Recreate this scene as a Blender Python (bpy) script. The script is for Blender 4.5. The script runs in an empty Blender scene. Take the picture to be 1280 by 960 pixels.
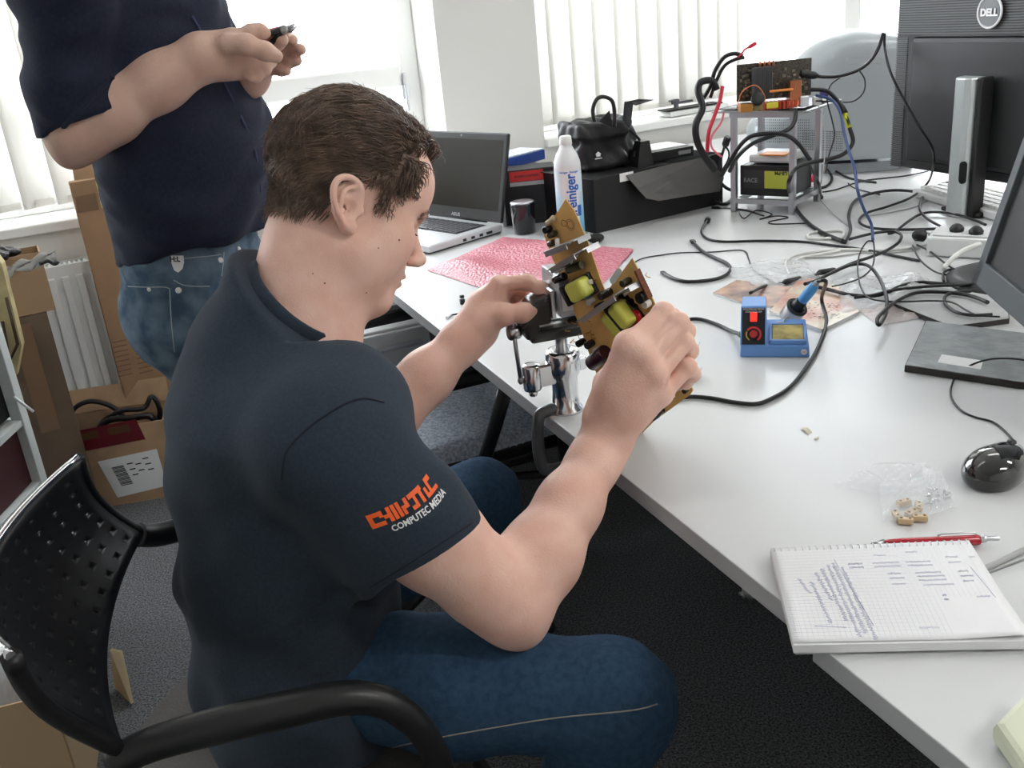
import bpy, bmesh, math, random
import numpy as np
from mathutils import Vector, Matrix
from mathutils.bvhtree import BVHTree

random.seed(7)
rng = np.random.default_rng(7)
scn = bpy.context.scene
COL = scn.collection

# ------------------------------------------------------------ camera
FPX, PITCH, ROLL, CAMZ = 1200.0, math.radians(21.5), math.radians(-5.6), 1.30
CAM = Vector((0, 0, CAMZ))
_fw = Vector((0, math.cos(PITCH), -math.sin(PITCH)))
_rt = Vector((1, 0, 0)); _up = _rt.cross(_fw)
RT = _rt * math.cos(ROLL) + _up * math.sin(ROLL)
UP = -_rt * math.sin(ROLL) + _up * math.cos(ROLL)
FW = _fw
cam_data = bpy.data.cameras.new('camera')
cam_data.sensor_width = 36.0
cam_data.lens = FPX / 1280 * 36
cam_data.clip_start = 0.02
cam = bpy.data.objects.new('camera', cam_data)
COL.objects.link(cam)
M = Matrix((RT, UP, -FW)).transposed().to_4x4(); M.translation = CAM
cam.matrix_world = M
scn.camera = cam

# ------------------------------------------------------------ light
w = bpy.data.worlds.new('sky'); scn.world = w; w.use_nodes = True
bg = w.node_tree.nodes['Background']
bg.inputs[0].default_value = (0.88, 0.94, 1.0, 1); bg.inputs[1].default_value = 9.0
def area(name, loc, target, sx, sy, power, color):
    l = bpy.data.lights.new(name, 'AREA'); l.shape = 'RECTANGLE'; l.size = sx; l.size_y = sy
    l.energy = power; l.color = color
    o = bpy.data.objects.new(name, l); COL.objects.link(o); o.location = loc
    o.rotation_euler = (Vector(target) - Vector(loc)).to_track_quat('-Z', 'Y').to_euler()
    return o
scn.view_settings.view_transform = 'Standard'
scn.view_settings.look = 'None'
scn.view_settings.gamma = 1.0
scn.view_settings.use_curve_mapping = False
scn.view_settings.exposure = 0.0

# ------------------------------------------------------------ pixel <-> place helpers
def ray(px, py):
    return FW * FPX + RT * (px - 640) - UP * (py - 480)
def at(px, py, z):                       # point of a horizontal plane seen at a pixel
    d = ray(px, py); return CAM + d * ((z - CAMZ) / d.z)
def ad(px, py, y):                       # point at distance y seen at a pixel
    d = ray(px, py); return CAM + d * (y / d.y)
def onplane(px, py, p0, n):
    d = ray(px, py); return CAM + d * ((Vector(p0) - CAM).dot(n) / d.dot(n))
def proj(p):
    v = Vector(p) - CAM; z = v.dot(FW)
    return (round(640 + FPX * v.dot(RT) / z), round(480 - FPX * v.dot(UP) / z))

# ------------------------------------------------------------ materials
MATS = {}
def mat(name, col, rough=0.6, metal=0.0, noise=0.0, scale=40, bump=0.0, bscale=200, sss=0.0,
        trans=0.0, alpha=1.0, spec=0.5, emit=0.0, coat=0.0, col2=None, aniso=None, sheen=0.0, ior=1.45):
    if name in MATS: return MATS[name]
    m = bpy.data.materials.new(name); m.use_nodes = True; nt = m.node_tree
    b = nt.nodes['Principled BSDF']
    def S(k, v):
        if k in b.inputs: b.inputs[k].default_value = v
    S('Base Color', (*col, 1)); S('Roughness', rough); S('Metallic', metal)
    S('Specular IOR Level', spec); S('Transmission Weight', trans); S('Alpha', alpha); S('IOR', ior)
    if sss:
        S('Subsurface Weight', sss); S('Subsurface Radius', (0.012, 0.005, 0.003)); S('Subsurface Scale', 1.0)
    if coat: S('Coat Weight', coat); S('Coat Roughness', 0.05)
    if sheen: S('Sheen Weight', sheen); S('Sheen Roughness', 0.5)
    if emit: S('Emission Color', (*col, 1)); S('Emission Strength', emit)
    tc = None
    if noise or col2 or bump:
        tc = nt.nodes.new('ShaderNodeTexCoord')
    if noise or col2:
        n = nt.nodes.new('ShaderNodeTexNoise'); n.inputs['Scale'].default_value = scale
        n.inputs['Detail'].default_value = 5
        nt.links.new(tc.outputs['Object'], n.inputs['Vector'])
        r = nt.nodes.new('ShaderNodeValToRGB')
        c2 = col2 if col2 else tuple(min(1, c * (1 + noise)) for c in col)
        c1 = col if col2 else tuple(c * (1 - noise) for c in col)
        r.color_ramp.elements[0].position = 0.35; r.color_ramp.elements[1].position = 0.65
        r.color_ramp.elements[0].color = (*c1, 1); r.color_ramp.elements[1].color = (*c2, 1)
        nt.links.new(n.outputs[0], r.inputs[0]); nt.links.new(r.outputs[0], b.inputs['Base Color'])
    if bump:
        n2 = nt.nodes.new('ShaderNodeTexNoise'); n2.inputs['Scale'].default_value = bscale
        n2.inputs['Detail'].default_value = 3
        nt.links.new(tc.outputs['Object'], n2.inputs['Vector'])
        bp = nt.nodes.new('ShaderNodeBump'); bp.inputs['Strength'].default_value = bump
        bp.inputs['Distance'].default_value = 0.002
        nt.links.new(n2.outputs[0], bp.inputs['Height']); nt.links.new(bp.outputs[0], b.inputs['Normal'])
    MATS[name] = m
    return m

# ------------------------------------------------------------ objects
def link(name, me, parent=None, m=None, smooth=False):
    o = bpy.data.objects.new(name, me); COL.objects.link(o)
    if m is not None:
        for mm in (m if isinstance(m, (list, tuple)) else [m]): me.materials.append(mm)
    if smooth:
        me.polygons.foreach_set('use_smooth', [True] * len(me.polygons))
    if parent is not None:
        o.parent = parent
        o.matrix_parent_inverse = Matrix.LocRotScale(parent.location, parent.rotation_euler, None).inverted() \
            if parent.parent is None else \
            (Matrix.LocRotScale(parent.parent.location, parent.parent.rotation_euler, None)).inverted() @ Matrix.Identity(4)
        if parent.parent is not None:      # sub-parts: parent part sits at identity in world space
            o.matrix_parent_inverse = Matrix.Identity(4)
    return o
def tag(o, label, cat, group=None, kind=None):
    if label: o['label'] = label
    if cat: o['category'] = cat
    if group: o['group'] = group
    if kind: o['kind'] = kind
    return o
def thing(name, label, cat, loc=(0, 0, 0), group=None):
    o = bpy.data.objects.new(name, None); COL.objects.link(o); o.location = loc
    o.empty_display_size = 0.05
    return tag(o, label, cat, group)
def structure(o):
    o['kind'] = 'structure'; return o

class MB:
    """collects shapes (in world coordinates) for ONE mesh object"""
    def __init__(s): s.bm = bmesh.new(); s.mi = 0
    def _fin(s, vs, T):
        if T is not None: bmesh.ops.transform(s.bm, matrix=T, verts=vs)
        return s
    def faces(s, verts, faces, T=None):
        vs = [s.bm.verts.new(v) for v in verts]
        for f in faces:
            try:
                fc = s.bm.faces.new([vs[i] for i in f]); fc.material_index = s.mi
            except ValueError: pass
        return s._fin(vs, T)
    def box(s, c, size, T=None, bev=0.0, seg=2):
        x, y, z = [k / 2 for k in size]; c = Vector(c)
        V = [c + Vector((i * x, j * y, k * z)) for i in (-1, 1) for j in (-1, 1) for k in (-1, 1)]
        F = [(0, 1, 3, 2), (4, 6, 7, 5), (0, 4, 5, 1), (2, 3, 7, 6), (0, 2, 6, 4), (1, 5, 7, 3)]
        vs = [s.bm.verts.new(v) for v in V]; fs = []
        for f in F:
            fc = s.bm.faces.new([vs[i] for i in f]); fc.material_index = s.mi; fs.append(fc)
        if bev:
            es = list({e for f in fs for e in f.edges})
            r = bmesh.ops.bevel(s.bm, geom=es, offset=bev, segments=seg, profile=0.5, affect='EDGES')
            vs = list({v for f in r['faces'] for v in f.verts} | {v for v in vs if v.is_valid})
            for f in r['faces']: f.material_index = s.mi
        return s._fin(vs, T)
    def prism(s, pts, z0, z1, T=None, bev=0.0):
        n = len(pts)
        V = [(p[0], p[1], z0) for p in pts] + [(p[0], p[1], z1) for p in pts]
        F = [tuple(range(n))[::-1], tuple(range(n, 2 * n))] + [(i, (i + 1) % n, n + (i + 1) % n, n + i) for i in range(n)]
        if bev:
            vs = [s.bm.verts.new(v) for v in V]; fs = []
            for f in F:
                fc = s.bm.faces.new([vs[i] for i in f]); fc.material_index = s.mi; fs.append(fc)
            es = [e for f in fs[:2] for e in f.edges]
            r = bmesh.ops.bevel(s.bm, geom=es, offset=bev, segments=2, profile=0.5, affect='EDGES')
            vs = list({v for f in r['faces'] for v in f.verts} | {v for v in vs if v.is_valid})
            for f in r['faces']: f.material_index = s.mi
            return s._fin(vs, T)
        return s.faces(V, F, T)
    def tube(s, pts, r, seg=8, cap=True, closed=False):
        P = [Vector(p) for p in pts]; n = len(P)
        R = r if isinstance(r, (list, tuple)) else [r] * n
        T = []
        for i in range(n):
            if closed: t = P[(i + 1) % n] - P[i - 1]
            else: t = P[min(i + 1, n - 1)] - P[max(i - 1, 0)]
            T.append(t.normalized() if t.length > 1e-9 else Vector((0, 0, 1)))
        u = T[0].orthogonal().normalized(); rings = []
        for i in range(n):
            u = (u - T[i] * u.dot(T[i]))
            u = u.normalized() if u.length > 1e-6 else T[i].orthogonal().normalized()
            v = T[i].cross(u)
            rings.append([s.bm.verts.new(P[i] + (u * math.cos(a) + v * math.sin(a)) * R[i])
                          for a in [2 * math.pi * k / seg for k in range(seg)]])
        m = n if closed else n - 1
        for i in range(m):
            a, b = rings[i], rings[(i + 1) % n]
            for k in range(seg):
                f = s.bm.faces.new((a[k], a[(k + 1) % seg], b[(k + 1) % seg], b[k])); f.material_index = s.mi; f.smooth = True
        if cap and not closed:
            f = s.bm.faces.new(rings[0][::-1]); f.material_index = s.mi
            f = s.bm.faces.new(rings[-1]); f.material_index = s.mi
        return s
    def cyl(s, a, b, r, seg=20, r2=None):
        return s.tube([a, b], [r, r if r2 is None else r2], seg)
    def lathe(s, base, axis, prof, seg=28):
        """prof: list of (radius, height) along axis"""
        A = Vector(axis).normalized(); u = A.orthogonal().normalized(); v = A.cross(u); base = Vector(base)
        rings = []
        for r, h in prof:
            rings.append([s.bm.verts.new(base + A * h + (u * math.cos(2 * math.pi * k / seg) + v * math.sin(2 * math.pi * k / seg)) * max(r, 1e-5)) for k in range(seg)])
        for a, b in zip(rings, rings[1:]):
            for k in range(seg):
                f = s.bm.faces.new((a[k], a[(k + 1) % seg], b[(k + 1) % seg], b[k])); f.material_index = s.mi; f.smooth = True
        f = s.bm.faces.new(rings[0][::-1]); f.material_index = s.mi
        f = s.bm.faces.new(rings[-1]); f.material_index = s.mi
        return s
    def ellipsoid(s, c, r, T=None, seg=16):
        ret = bmesh.ops.create_uvsphere(s.bm, u_segments=seg, v_segments=max(6, seg // 2), radius=1.0)
        vs = ret['verts']
        for v in vs: v.co = Vector(c) + Vector((v.co.x * r[0], v.co.y * r[1], v.co.z * r[2]))
        for f in {f for v in vs for f in v.link_faces}: f.smooth = True; f.material_index = s.mi
        return s._fin(vs, T)
    def grid(s, fn, nu, nv, thick=None):
        """fn(u,v)->point, u,v in 0..1; open sheet, given thickness along normal if thick"""
        V = [[Vector(fn(i / nu, j / nv)) for j in range(nv + 1)] for i in range(nu + 1)]
        g = [[s.bm.verts.new(V[i][j]) for j in range(nv + 1)] for i in range(nu + 1)]
        for i in range(nu):
            for j in range(nv):
                f = s.bm.faces.new((g[i][j], g[i + 1][j], g[i + 1][j + 1], g[i][j + 1])); f.smooth = True; f.material_index = s.mi
        if thick:
            h = [[None] * (nv + 1) for _ in range(nu + 1)]
            for i in range(nu + 1):
                for j in range(nv + 1):
                    du = V[min(i + 1, nu)][j] - V[max(i - 1, 0)][j]; dv = V[i][min(j + 1, nv)] - V[i][max(j - 1, 0)]
                    nn = du.cross(dv); nn = nn.normalized() if nn.length > 1e-12 else Vector((0, 0, 1))
                    h[i][j] = s.bm.verts.new(V[i][j] - nn * thick)
            for i in range(nu):
                for j in range(nv):
                    f = s.bm.faces.new((h[i][j], h[i][j + 1], h[i + 1][j + 1], h[i + 1][j])); f.smooth = True; f.material_index = s.mi
            for i in range(nu):
                for j in (0, nv):
                    q = (g[i][j], h[i][j], h[i + 1][j], g[i + 1][j]); f = s.bm.faces.new(q if j else q[::-1]); f.material_index = s.mi
            for j in range(nv):
                for i in (0, nu):
                    q = (g[i][j], g[i][j + 1], h[i][j + 1], h[i][j]); f = s.bm.faces.new(q if i else q[::-1]); f.material_index = s.mi
        return s
    def build(s, name, m, parent=None, label=None, smooth=False, T=None, fixn=True):
        if T is not None: bmesh.ops.transform(s.bm, matrix=T, verts=s.bm.verts)
        if fixn: bmesh.ops.recalc_face_normals(s.bm, faces=s.bm.faces)
        me = bpy.data.meshes.new(name); s.bm.to_mesh(me); s.bm.free()
        o = link(name, me, parent, m, smooth)
        if label: o['label'] = label
        return o

def frame(o, x, z, y=None):
    """matrix with local X along x, Z near z"""
    x = Vector(x).normalized(); z = Vector(z); z = (z - x * z.dot(x)).normalized(); y = z.cross(x)
    m = Matrix((x, y, z)).transposed().to_4x4(); m.translation = Vector(o); return m
def spline(pts, n=8, closed=False):
    P = [Vector(p) for p in pts]; out = []; L = len(P)
    segs = L if closed else L - 1
    for i in range(segs):
        if closed: p0, p1, p2, p3 = P[i - 1], P[i], P[(i + 1) % L], P[(i + 2) % L]
        else: p0, p1, p2, p3 = P[max(i - 1, 0)], P[i], P[i + 1], P[min(i + 2, L - 1)]
        for k in range(n):
            t = k / n
            out.append(0.5 * ((2 * p1) + (-p0 + p2) * t + (2 * p0 - 5 * p1 + 4 * p2 - p3) * t * t + (-p0 + 3 * p1 - 3 * p2 + p3) * t ** 3))
    if not closed: out.append(P[-1])
    return out
def textmesh(name, body, size, T, m, parent=None, depth=0.0, align='LEFT', sx=1.0, bold=0.0, project=None):
    cu = bpy.data.curves.new('t', 'FONT'); cu.body = body; cu.size = size; cu.align_x = align
    cu.extrude = depth; cu.offset = bold; cu.resolution_u = 3
    tmp = bpy.data.objects.new('t', cu); COL.objects.link(tmp)
    dg = bpy.context.evaluated_depsgraph_get()
    me = bpy.data.meshes.new_from_object(tmp.evaluated_get(dg)); bpy.data.objects.remove(tmp)
    me.transform(Matrix.Diagonal((sx, 1, 1, 1))); me.transform(T)
    if project is not None:
        project(me)
    o = link(name, me, parent, m)
    return o

# ------------------------------------------------------------ implicit surfaces (bodies, clothing)
def npv(v): return np.array(tuple(v), dtype=float)
class SDF:
    def __init__(s): s.pr = []; s.disp = None
    def add(s, f, c, R, k=0.01, op='u'): s.pr.append((f, npv(c), R, k, op)); return s
    def cone(s, a, b, ra, rb, k=0.01, op='u'):
        a, b = npv(a), npv(b); ab = b - a; L2 = max(ab @ ab, 1e-12)
        def f(p):
            q = p - a; t = np.clip(q @ ab / L2, 0, 1)
            return np.linalg.norm(q - t[:, None] * ab, axis=1) - (ra + (rb - ra) * t)
        return s.add(f, (a + b) / 2, math.sqrt(L2) / 2 + max(ra, rb), k, op)
    def chain(s, pts, rad, k=0.01, op='u'):
        for i in range(len(pts) - 1): s.cone(pts[i], pts[i + 1], rad[i], rad[i + 1], k, op)
        return s
    def econe(s, a, b, A, B, side, k=0.01, op='u'):
        """elliptical cone: A=(r_side, r_other) at a, B at b"""
        a, b, side = npv(a), npv(b), npv(side); ab = b - a; L = np.linalg.norm(ab); n = ab / L
        side = side - n * (side @ n); side /= np.linalg.norm(side)
        def f(p):
            q = p - a; t = np.clip(q @ n / L, 0, 1); q = q - t[:, None] * ab
            qs = q @ side; qo = np.sqrt(np.maximum((q * q).sum(1) - qs * qs, 0))
            ru = A[0] + (B[0] - A[0]) * t; rv = A[1] + (B[1] - A[1]) * t
            k0 = np.sqrt((qs / ru) ** 2 + (qo / rv) ** 2) + 1e-9
            k1 = np.sqrt((qs / ru ** 2) ** 2 + (qo / rv ** 2) ** 2) + 1e-9
            return k0 * (k0 - 1) / k1
        return s.add(f, (a + b) / 2, L / 2 + max(*A, *B), k, op)
    def ell(s, c, r, R=None, k=0.01, op='u'):
        c = npv(c); r = np.array(r, float); Rm = np.eye(3) if R is None else np.array(R, float)   # rows = axes
        def f(p):
            q = (p - c) @ Rm.T; k0 = np.linalg.norm(q / r, axis=1) + 1e-9; k1 = np.linalg.norm(q / r ** 2, axis=1) + 1e-9
            return k0 * (k0 - 1) / k1
        return s.add(f, c, r.max(), k, op)
    def box(s, c, h, R=None, rr=0.005, k=0.01, op='u'):
        c = npv(c); h = np.array(h, float) - rr; Rm = np.eye(3) if R is None else np.array(R, float)
        def f(p):
            q = np.abs((p - c) @ Rm.T) - h
            return np.linalg.norm(np.maximum(q, 0), axis=1) + np.minimum(q.max(1), 0) - rr
        return s.add(f, c, np.linalg.norm(h + rr), k, op)
    def half(s, p0, n, k=0.002):
        """cut away everything on the +n side"""
        p0, n = npv(p0), npv(n); n = n / np.linalg.norm(n)
        return s.add(lambda p: -((p - p0) @ n), p0, 1e9, k, 's')
    def ev(s, p, c=None, hd=0.0):
        d = np.full(len(p), 0.5)
        for f, pc, R, k, op in s.pr:
            if c is not None and R < 1e8 and np.linalg.norm(pc - c) > R + hd + k + 0.04: continue
            e = f(p)
            if op == 'u':
                h = np.maximum(k - np.abs(d - e), 0) / k; d = np.minimum(d, e) - h * h * k * 0.25
            elif op == 's':
                e = -e; h = np.maximum(k - np.abs(d - e), 0) / k; d = np.maximum(d, e) + h * h * k * 0.25
        if s.disp is not None: d = d - s.disp(p)
        return d
    def mesh(s, name, vox, lo=None, hi=None, B=20):
        bs = [(c - R, c + R) for f, c, R, k, op in s.pr if op == 'u']
        lo = np.min([b[0] for b in bs], axis=0) - 0.02 if lo is None else np.array(lo)
        hi = np.max([b[1] for b in bs], axis=0) + 0.02 if hi is None else np.array(hi)
        nb = np.ceil((hi - lo) / (vox * B)).astype(int); N = nb * B + 2
        hd = vox * B * math.sqrt(3) / 2
        g = np.stack(np.meshgrid(*[np.arange(B + 1)] * 3, indexing='ij'), -1).reshape(-1, 3)
        cc = np.stack(np.meshgrid(*[np.arange(n) for n in nb], indexing='ij'), -1).reshape(-1, 3)
        cen = lo + (cc + 0.5) * B * vox
        dc = s.ev(cen); act = cc[np.abs(dc) < hd * 2.0 + 0.03]
        ids, pos, quads = [], [], []
        def key(i): return (i[:, 0] * N[1] + i[:, 1]) * N[2] + i[:, 2]
        for b in act:
            i0 = b * B; pts = lo + (g + i0) * vox
            v = s.ev(pts, lo + (b + 0.5) * B * vox, hd).reshape(B + 1, B + 1, B + 1)
            if v.min() > 0 or v.max() < 0: continue
            acc = np.zeros((B, B, B, 3)); cnt = np.zeros((B, B, B))
            for ax in range(3):
                sl0 = [slice(None)] * 3; sl1 = [slice(None)] * 3
                sl0[ax] = slice(0, B); sl1[ax] = slice(1, B + 1)
                a, c2 = v[tuple(sl0)], v[tuple(sl1)]
                cr = (a < 0) != (c2 < 0); idx = np.argwhere(cr)
                if len(idx) == 0: continue
                t = a[cr] / (a[cr] - c2[cr]); P = idx.astype(float); P[:, ax] += t
                o1, o2 = [x for x in range(3) if x != ax]
                for d1 in (0, -1):
                    for d2 in (0, -1):
                        c = idx.copy(); c[:, o1] += d1; c[:, o2] += d2
                        ok = ((c >= 0) & (c < B)).all(1); cz = c[ok]
                        np.add.at(acc, (cz[:, 0], cz[:, 1], cz[:, 2]), P[ok]); np.add.at(cnt, (cz[:, 0], cz[:, 1], cz[:, 2]), 1)
                own = (idx < B).all(1); e = idx[own] + i0; sg = (a[cr][own] < 0)
                e1 = e.copy(); e1[:, o1] -= 1; e2 = e1.copy(); e2[:, o2] -= 1; e3 = e.copy(); e3[:, o2] -= 1
                q = np.stack([key(e), key(e1), key(e2), key(e3)], 1)
                fl = sg if ax != 1 else ~sg
                q[~fl] = q[~fl][:, ::-1]; quads.append(q)
            m = cnt > 0; ci = np.argwhere(m)
            ids.append(key(ci + i0)); pos.append(lo + (acc[m] / cnt[m][:, None] + i0) * vox)
        ids = np.concatenate(ids); pos = np.concatenate(pos); quads = np.concatenate(quads)
        o = np.argsort(ids); ids = ids[o]; pos = pos[o]
        qi = np.searchsorted(ids, quads); qi = np.clip(qi, 0, len(ids) - 1)
        good = (ids[qi] == quads).all(1); qi = qi[good]
        me = bpy.data.meshes.new(name)
        me.vertices.add(len(pos)); me.vertices.foreach_set('co', pos.ravel())
        me.loops.add(len(qi) * 4); me.loops.foreach_set('vertex_index', qi.ravel().astype(np.int32))
        me.polygons.add(len(qi)); me.polygons.foreach_set('loop_start', np.arange(0, len(qi) * 4, 4, dtype=np.int32))
        me.polygons.foreach_set('use_smooth', np.ones(len(qi), dtype=bool))
        me.update(calc_edges=True); me.validate()
        return me
def folds(p, waves):
    """cloth folds: waves = [(direction, wavelength, amplitude, phase)]"""
    d = np.zeros(len(p))
    for n, L, A, ph in waves:
        n = npv(Vector(n).normalized()); x = p @ n * 2 * math.pi / L + ph
        y = p @ np.array([n[1], n[2], n[0]]) * 2 * math.pi / (L * 3.1)
        d += A * np.sin(x + 1.3 * np.sin(y + ph)) * (0.5 + 0.5 * np.sin(y * 1.7 + ph * 2))
    return d
# ============================================================ materials
white_wall = mat('wall_paint', (0.72, 0.71, 0.68), 0.85, bump=0.05, bscale=90)
sill_m = mat('sill_stone', (0.85, 0.85, 0.83), 0.35)
frame_m = mat('window_frame_white', (0.82, 0.82, 0.80), 0.4)
black_pl = mat('black_plastic', (0.012, 0.012, 0.013), 0.42)
black_gl = mat('black_gloss', (0.008, 0.008, 0.010), 0.08, coat=0.5)
cable_m = mat('black_cable', (0.012, 0.012, 0.014), 0.38)
chrome = mat('chrome', (0.75, 0.75, 0.77), 0.16, metal=1.0)
alu = mat('aluminium', (0.62, 0.63, 0.66), 0.32, metal=1.0)
steel = mat('steel', (0.45, 0.45, 0.47), 0.28, metal=1.0)
card = mat('cardboard', (0.40, 0.26, 0.155), 0.85, noise=0.10, scale=14, bump=0.1, bscale=60)
paper = mat('white_paper', (0.80, 0.80, 0.80), 0.7)
white_pl = mat('white_plastic', (0.75, 0.76, 0.76), 0.35)

# ============================================================ window wall frame
WA = math.radians(25.9)
WE = Vector((math.cos(WA), math.sin(WA), 0)); WN = Vector((-math.sin(WA), math.cos(WA), 0))
W0 = Vector((0, 3.568, 0))
def W(s, d, z): return W0 + WE * s + WN * d + Vector((0, 0, z))
WT = frame(W0, WE, (0, 0, 1)) if False else Matrix((WE, WN, Vector((0, 0, 1)))).transposed().to_4x4()
WT.translation = W0
def wpix(px, py, d=0.0):
    p = onplane(px, py, W0 + WN * d, WN); q = p - W0; return q.dot(WE), q.z
sL = wpix(551, 100)[0]; sR = wpix(675, 100)[0]
S0, S1, DB, CEIL, SILL, HEAD = -3.3, 3.9, -5.3, 2.75, 0.82, 2.35
REV = 0.22

def wbox(s0, s1, d0, d1, z0, z1, bev=0.0):
    return ((s0 + s1) / 2, (d0 + d1) / 2, (z0 + z1) / 2), (s1 - s0, d1 - d0, z1 - z0)
# carpet
fl = mat('carpet', (0.026, 0.027, 0.030), 0.95, col2=(0.185, 0.19, 0.20), scale=230, bump=0.8, bscale=260)
nt = fl.node_tree
b = MB(); b.box(*wbox(S0 - .3, S1 + .3, DB - .3, 0.3, -0.06, 0.0)); structure(b.build('floor', fl, T=WT))
b = MB(); b.box(*wbox(S0 - .3, S1 + .3, DB - .3, 0.3, CEIL, CEIL + .08)); structure(b.build('ceiling', white_wall, T=WT))
b = MB(); b.box(*wbox(S0 - .15, S0, DB, 0.3, 0, CEIL)); structure(b.build('wall_left', white_wall, T=WT))
b = MB(); b.box(*wbox(S1, S1 + .15, DB, 0.3, 0, CEIL)); structure(b.build('wall_right', white_wall, T=WT))
b = MB(); b.box(*wbox(S0 - .15, S1 + .15, DB - .15, DB, 0, CEIL)); structure(b.build('wall_back', white_wall, T=WT))
b = MB()
b.box(*wbox(S0, S1, 0, 0.3, 0, SILL - 0.03)); b.box(*wbox(S0, S1, 0, 0.3, HEAD, CEIL)); b.box(*wbox(sL, sR, 0, 0.3, SILL - 0.03, HEAD))
structure(b.build('wall_window_side', white_wall, T=WT))
for i, (a, c) in enumerate(((S0, sL), (sR, S1))):
    b = MB(); b.box(*wbox(a, c, -0.02, 0.25, SILL - 0.03, SILL), bev=0.004)
    structure(b.build('trim_%d' % (i + 1), sill_m, T=WT))
    # window: outer frame, mullion sashes, transom rail
    root = bpy.data.objects.new('window_%d' % (i + 1), None); COL.objects.link(root); structure(root)
    d0, d1 = REV - 0.03, REV + 0.03
    b = MB()
    b.box(*wbox(a, c, d0, d1, SILL, SILL + 0.07), bev=.004); b.box(*wbox(a, c, d0, d1, HEAD - 0.07, HEAD), bev=.004)
    b.box(*wbox(a, a + .07, d0, d1, SILL + .07, HEAD - .07), bev=.004); b.box(*wbox(c - .07, c, d0, d1, SILL + .07, HEAD - .07), bev=.004)
    cuts = [sL - 0.95, sL - 2.0] if i == 0 else [sR + 0.78, sR + 1.75]
    for q in cuts: b.box(*wbox(q - .05, q + .05, d0, d1, SILL + .07, HEAD - .07), bev=.004)
    zr = wpix(340, 112, REV)[1] if i == 0 else None
    if i == 0: b.box(*wbox(a + .07, c - .07, d0 - .01, d1, zr - .045, zr + .035), bev=.008)
    b.build('window_frame', frame_m, root, T=WT)
    b = MB(); b.box(*wbox(a + .06, c - .06, REV - .004, REV + .004, SILL + .06, HEAD - .06))
    gm = mat('window_glass', (1, 1, 1), 0.0, alpha=0.12)
    b.build('glass_pane', gm, root, T=WT)
# window handle + stay on the open window
b = MB(); q = wpix(508, 115, REV - .05)
b.box((q[0], REV - .045, q[1] + .0), (0.012, 0.02, 0.13), bev=.003); b.box((q[0], REV - .035, q[1]), (0.03, 0.03, 0.05), bev=.003)
hd = b.build('window_handle', alu, bpy.data.objects['window_1'], T=WT)

# ============================================================ vertical blinds
slat_m = bpy.data.materials.new('blind_fabric'); slat_m.use_nodes = True
nt = slat_m.node_tree; nt.nodes.clear()
o_ = nt.nodes.new('ShaderNodeOutputMaterial'); mx = nt.nodes.new('ShaderNodeMixShader')
df = nt.nodes.new('ShaderNodeBsdfDiffuse'); tl = nt.nodes.new('ShaderNodeBsdfTranslucent')
df.inputs[0].default_value = (.86, .85, .82, 1); tl.inputs[0].default_value = (.92, .91, .88, 1); mx.inputs[0].default_value = .5
nt.links.new(df.outputs[0], mx.inputs[1]); nt.links.new(tl.outputs[0], mx.inputs[2]); nt.links.new(mx.outputs[0], o_.inputs[0])
bead_m = mat('bead_chain', (.85, .85, .83), .4)
def blind(name, label, s0, s1, pitch, ang, wslat=0.127, d=0.10):
    root = thing(name, label, 'window blind', W(s0, d, HEAD))
    b = MB(); b.box(*wbox(s0 - .02, s1 + .02, d - .02, d + .02, HEAD - .04, HEAD - .002), bev=.003)
    b.build('head_rail', frame_m, root, T=WT)
    n = int((s1 - s0) / pitch); zb = SILL + 0.035; zt = HEAD - .045
    mb = MB(); prev = None
    for i in range(n + 1):
        s = s0 + i * pitch; a = ang + rng.normal() * .03
        dx, dy = math.cos(a) * wslat / 2, math.sin(a) * wslat / 2
        b = MB()
        def fn(u, v, s=s, dx=dx, dy=dy):
            t = (u - .5) * 2; bow = 0.007 * (1 - t * t)
            return (s + dx * t + math.sin(a) * bow, d + dy * t - math.cos(a) * bow, zb + (zt - zb) * v)
        b.grid(fn, 6, 1, thick=.0006)
        b.box((s, d, zb + .012), (0.07 * abs(math.cos(a)) + .004, 0.07 * abs(math.sin(a)) + .003, .02))
        b.build('slat', slat_m, root, T=WT)
        if prev is not None:
            for sg in (-1, 1):
                p0 = Vector((prev[0] + sg * prev[1], d + sg * prev[2], zb + .02)); p1 = Vector((s + sg * dx, d + sg * dy, zb + .02))
                pts = [p0.lerp(p1, k / 8) + Vector((0, 0, -.05 * (1 - (k / 4 - 1) ** 2) * .9)) for k in range(9)]
                mb.tube(pts, .0009, 4)
        prev = (s, dx, dy)
    mb.build('bead_chain', bead_m, root, T=WT)
    return root
blind('vertical_blind', 'white vertical slat blind over the window right of the wall pillar', sR + .06, wpix(956, 60, .1)[0], .100, math.radians(4))
blind('vertical_blind', 'white vertical slat blind pushed together at the far right end of the window', S1 - .55, S1 - .08, .055, math.radians(55))
blind('vertical_blind', 'white vertical slat blind drawn to the left behind the standing person', S0 + 1.05, wpix(118, 150, .1)[0] + .0, .095, math.radians(30))

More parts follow.
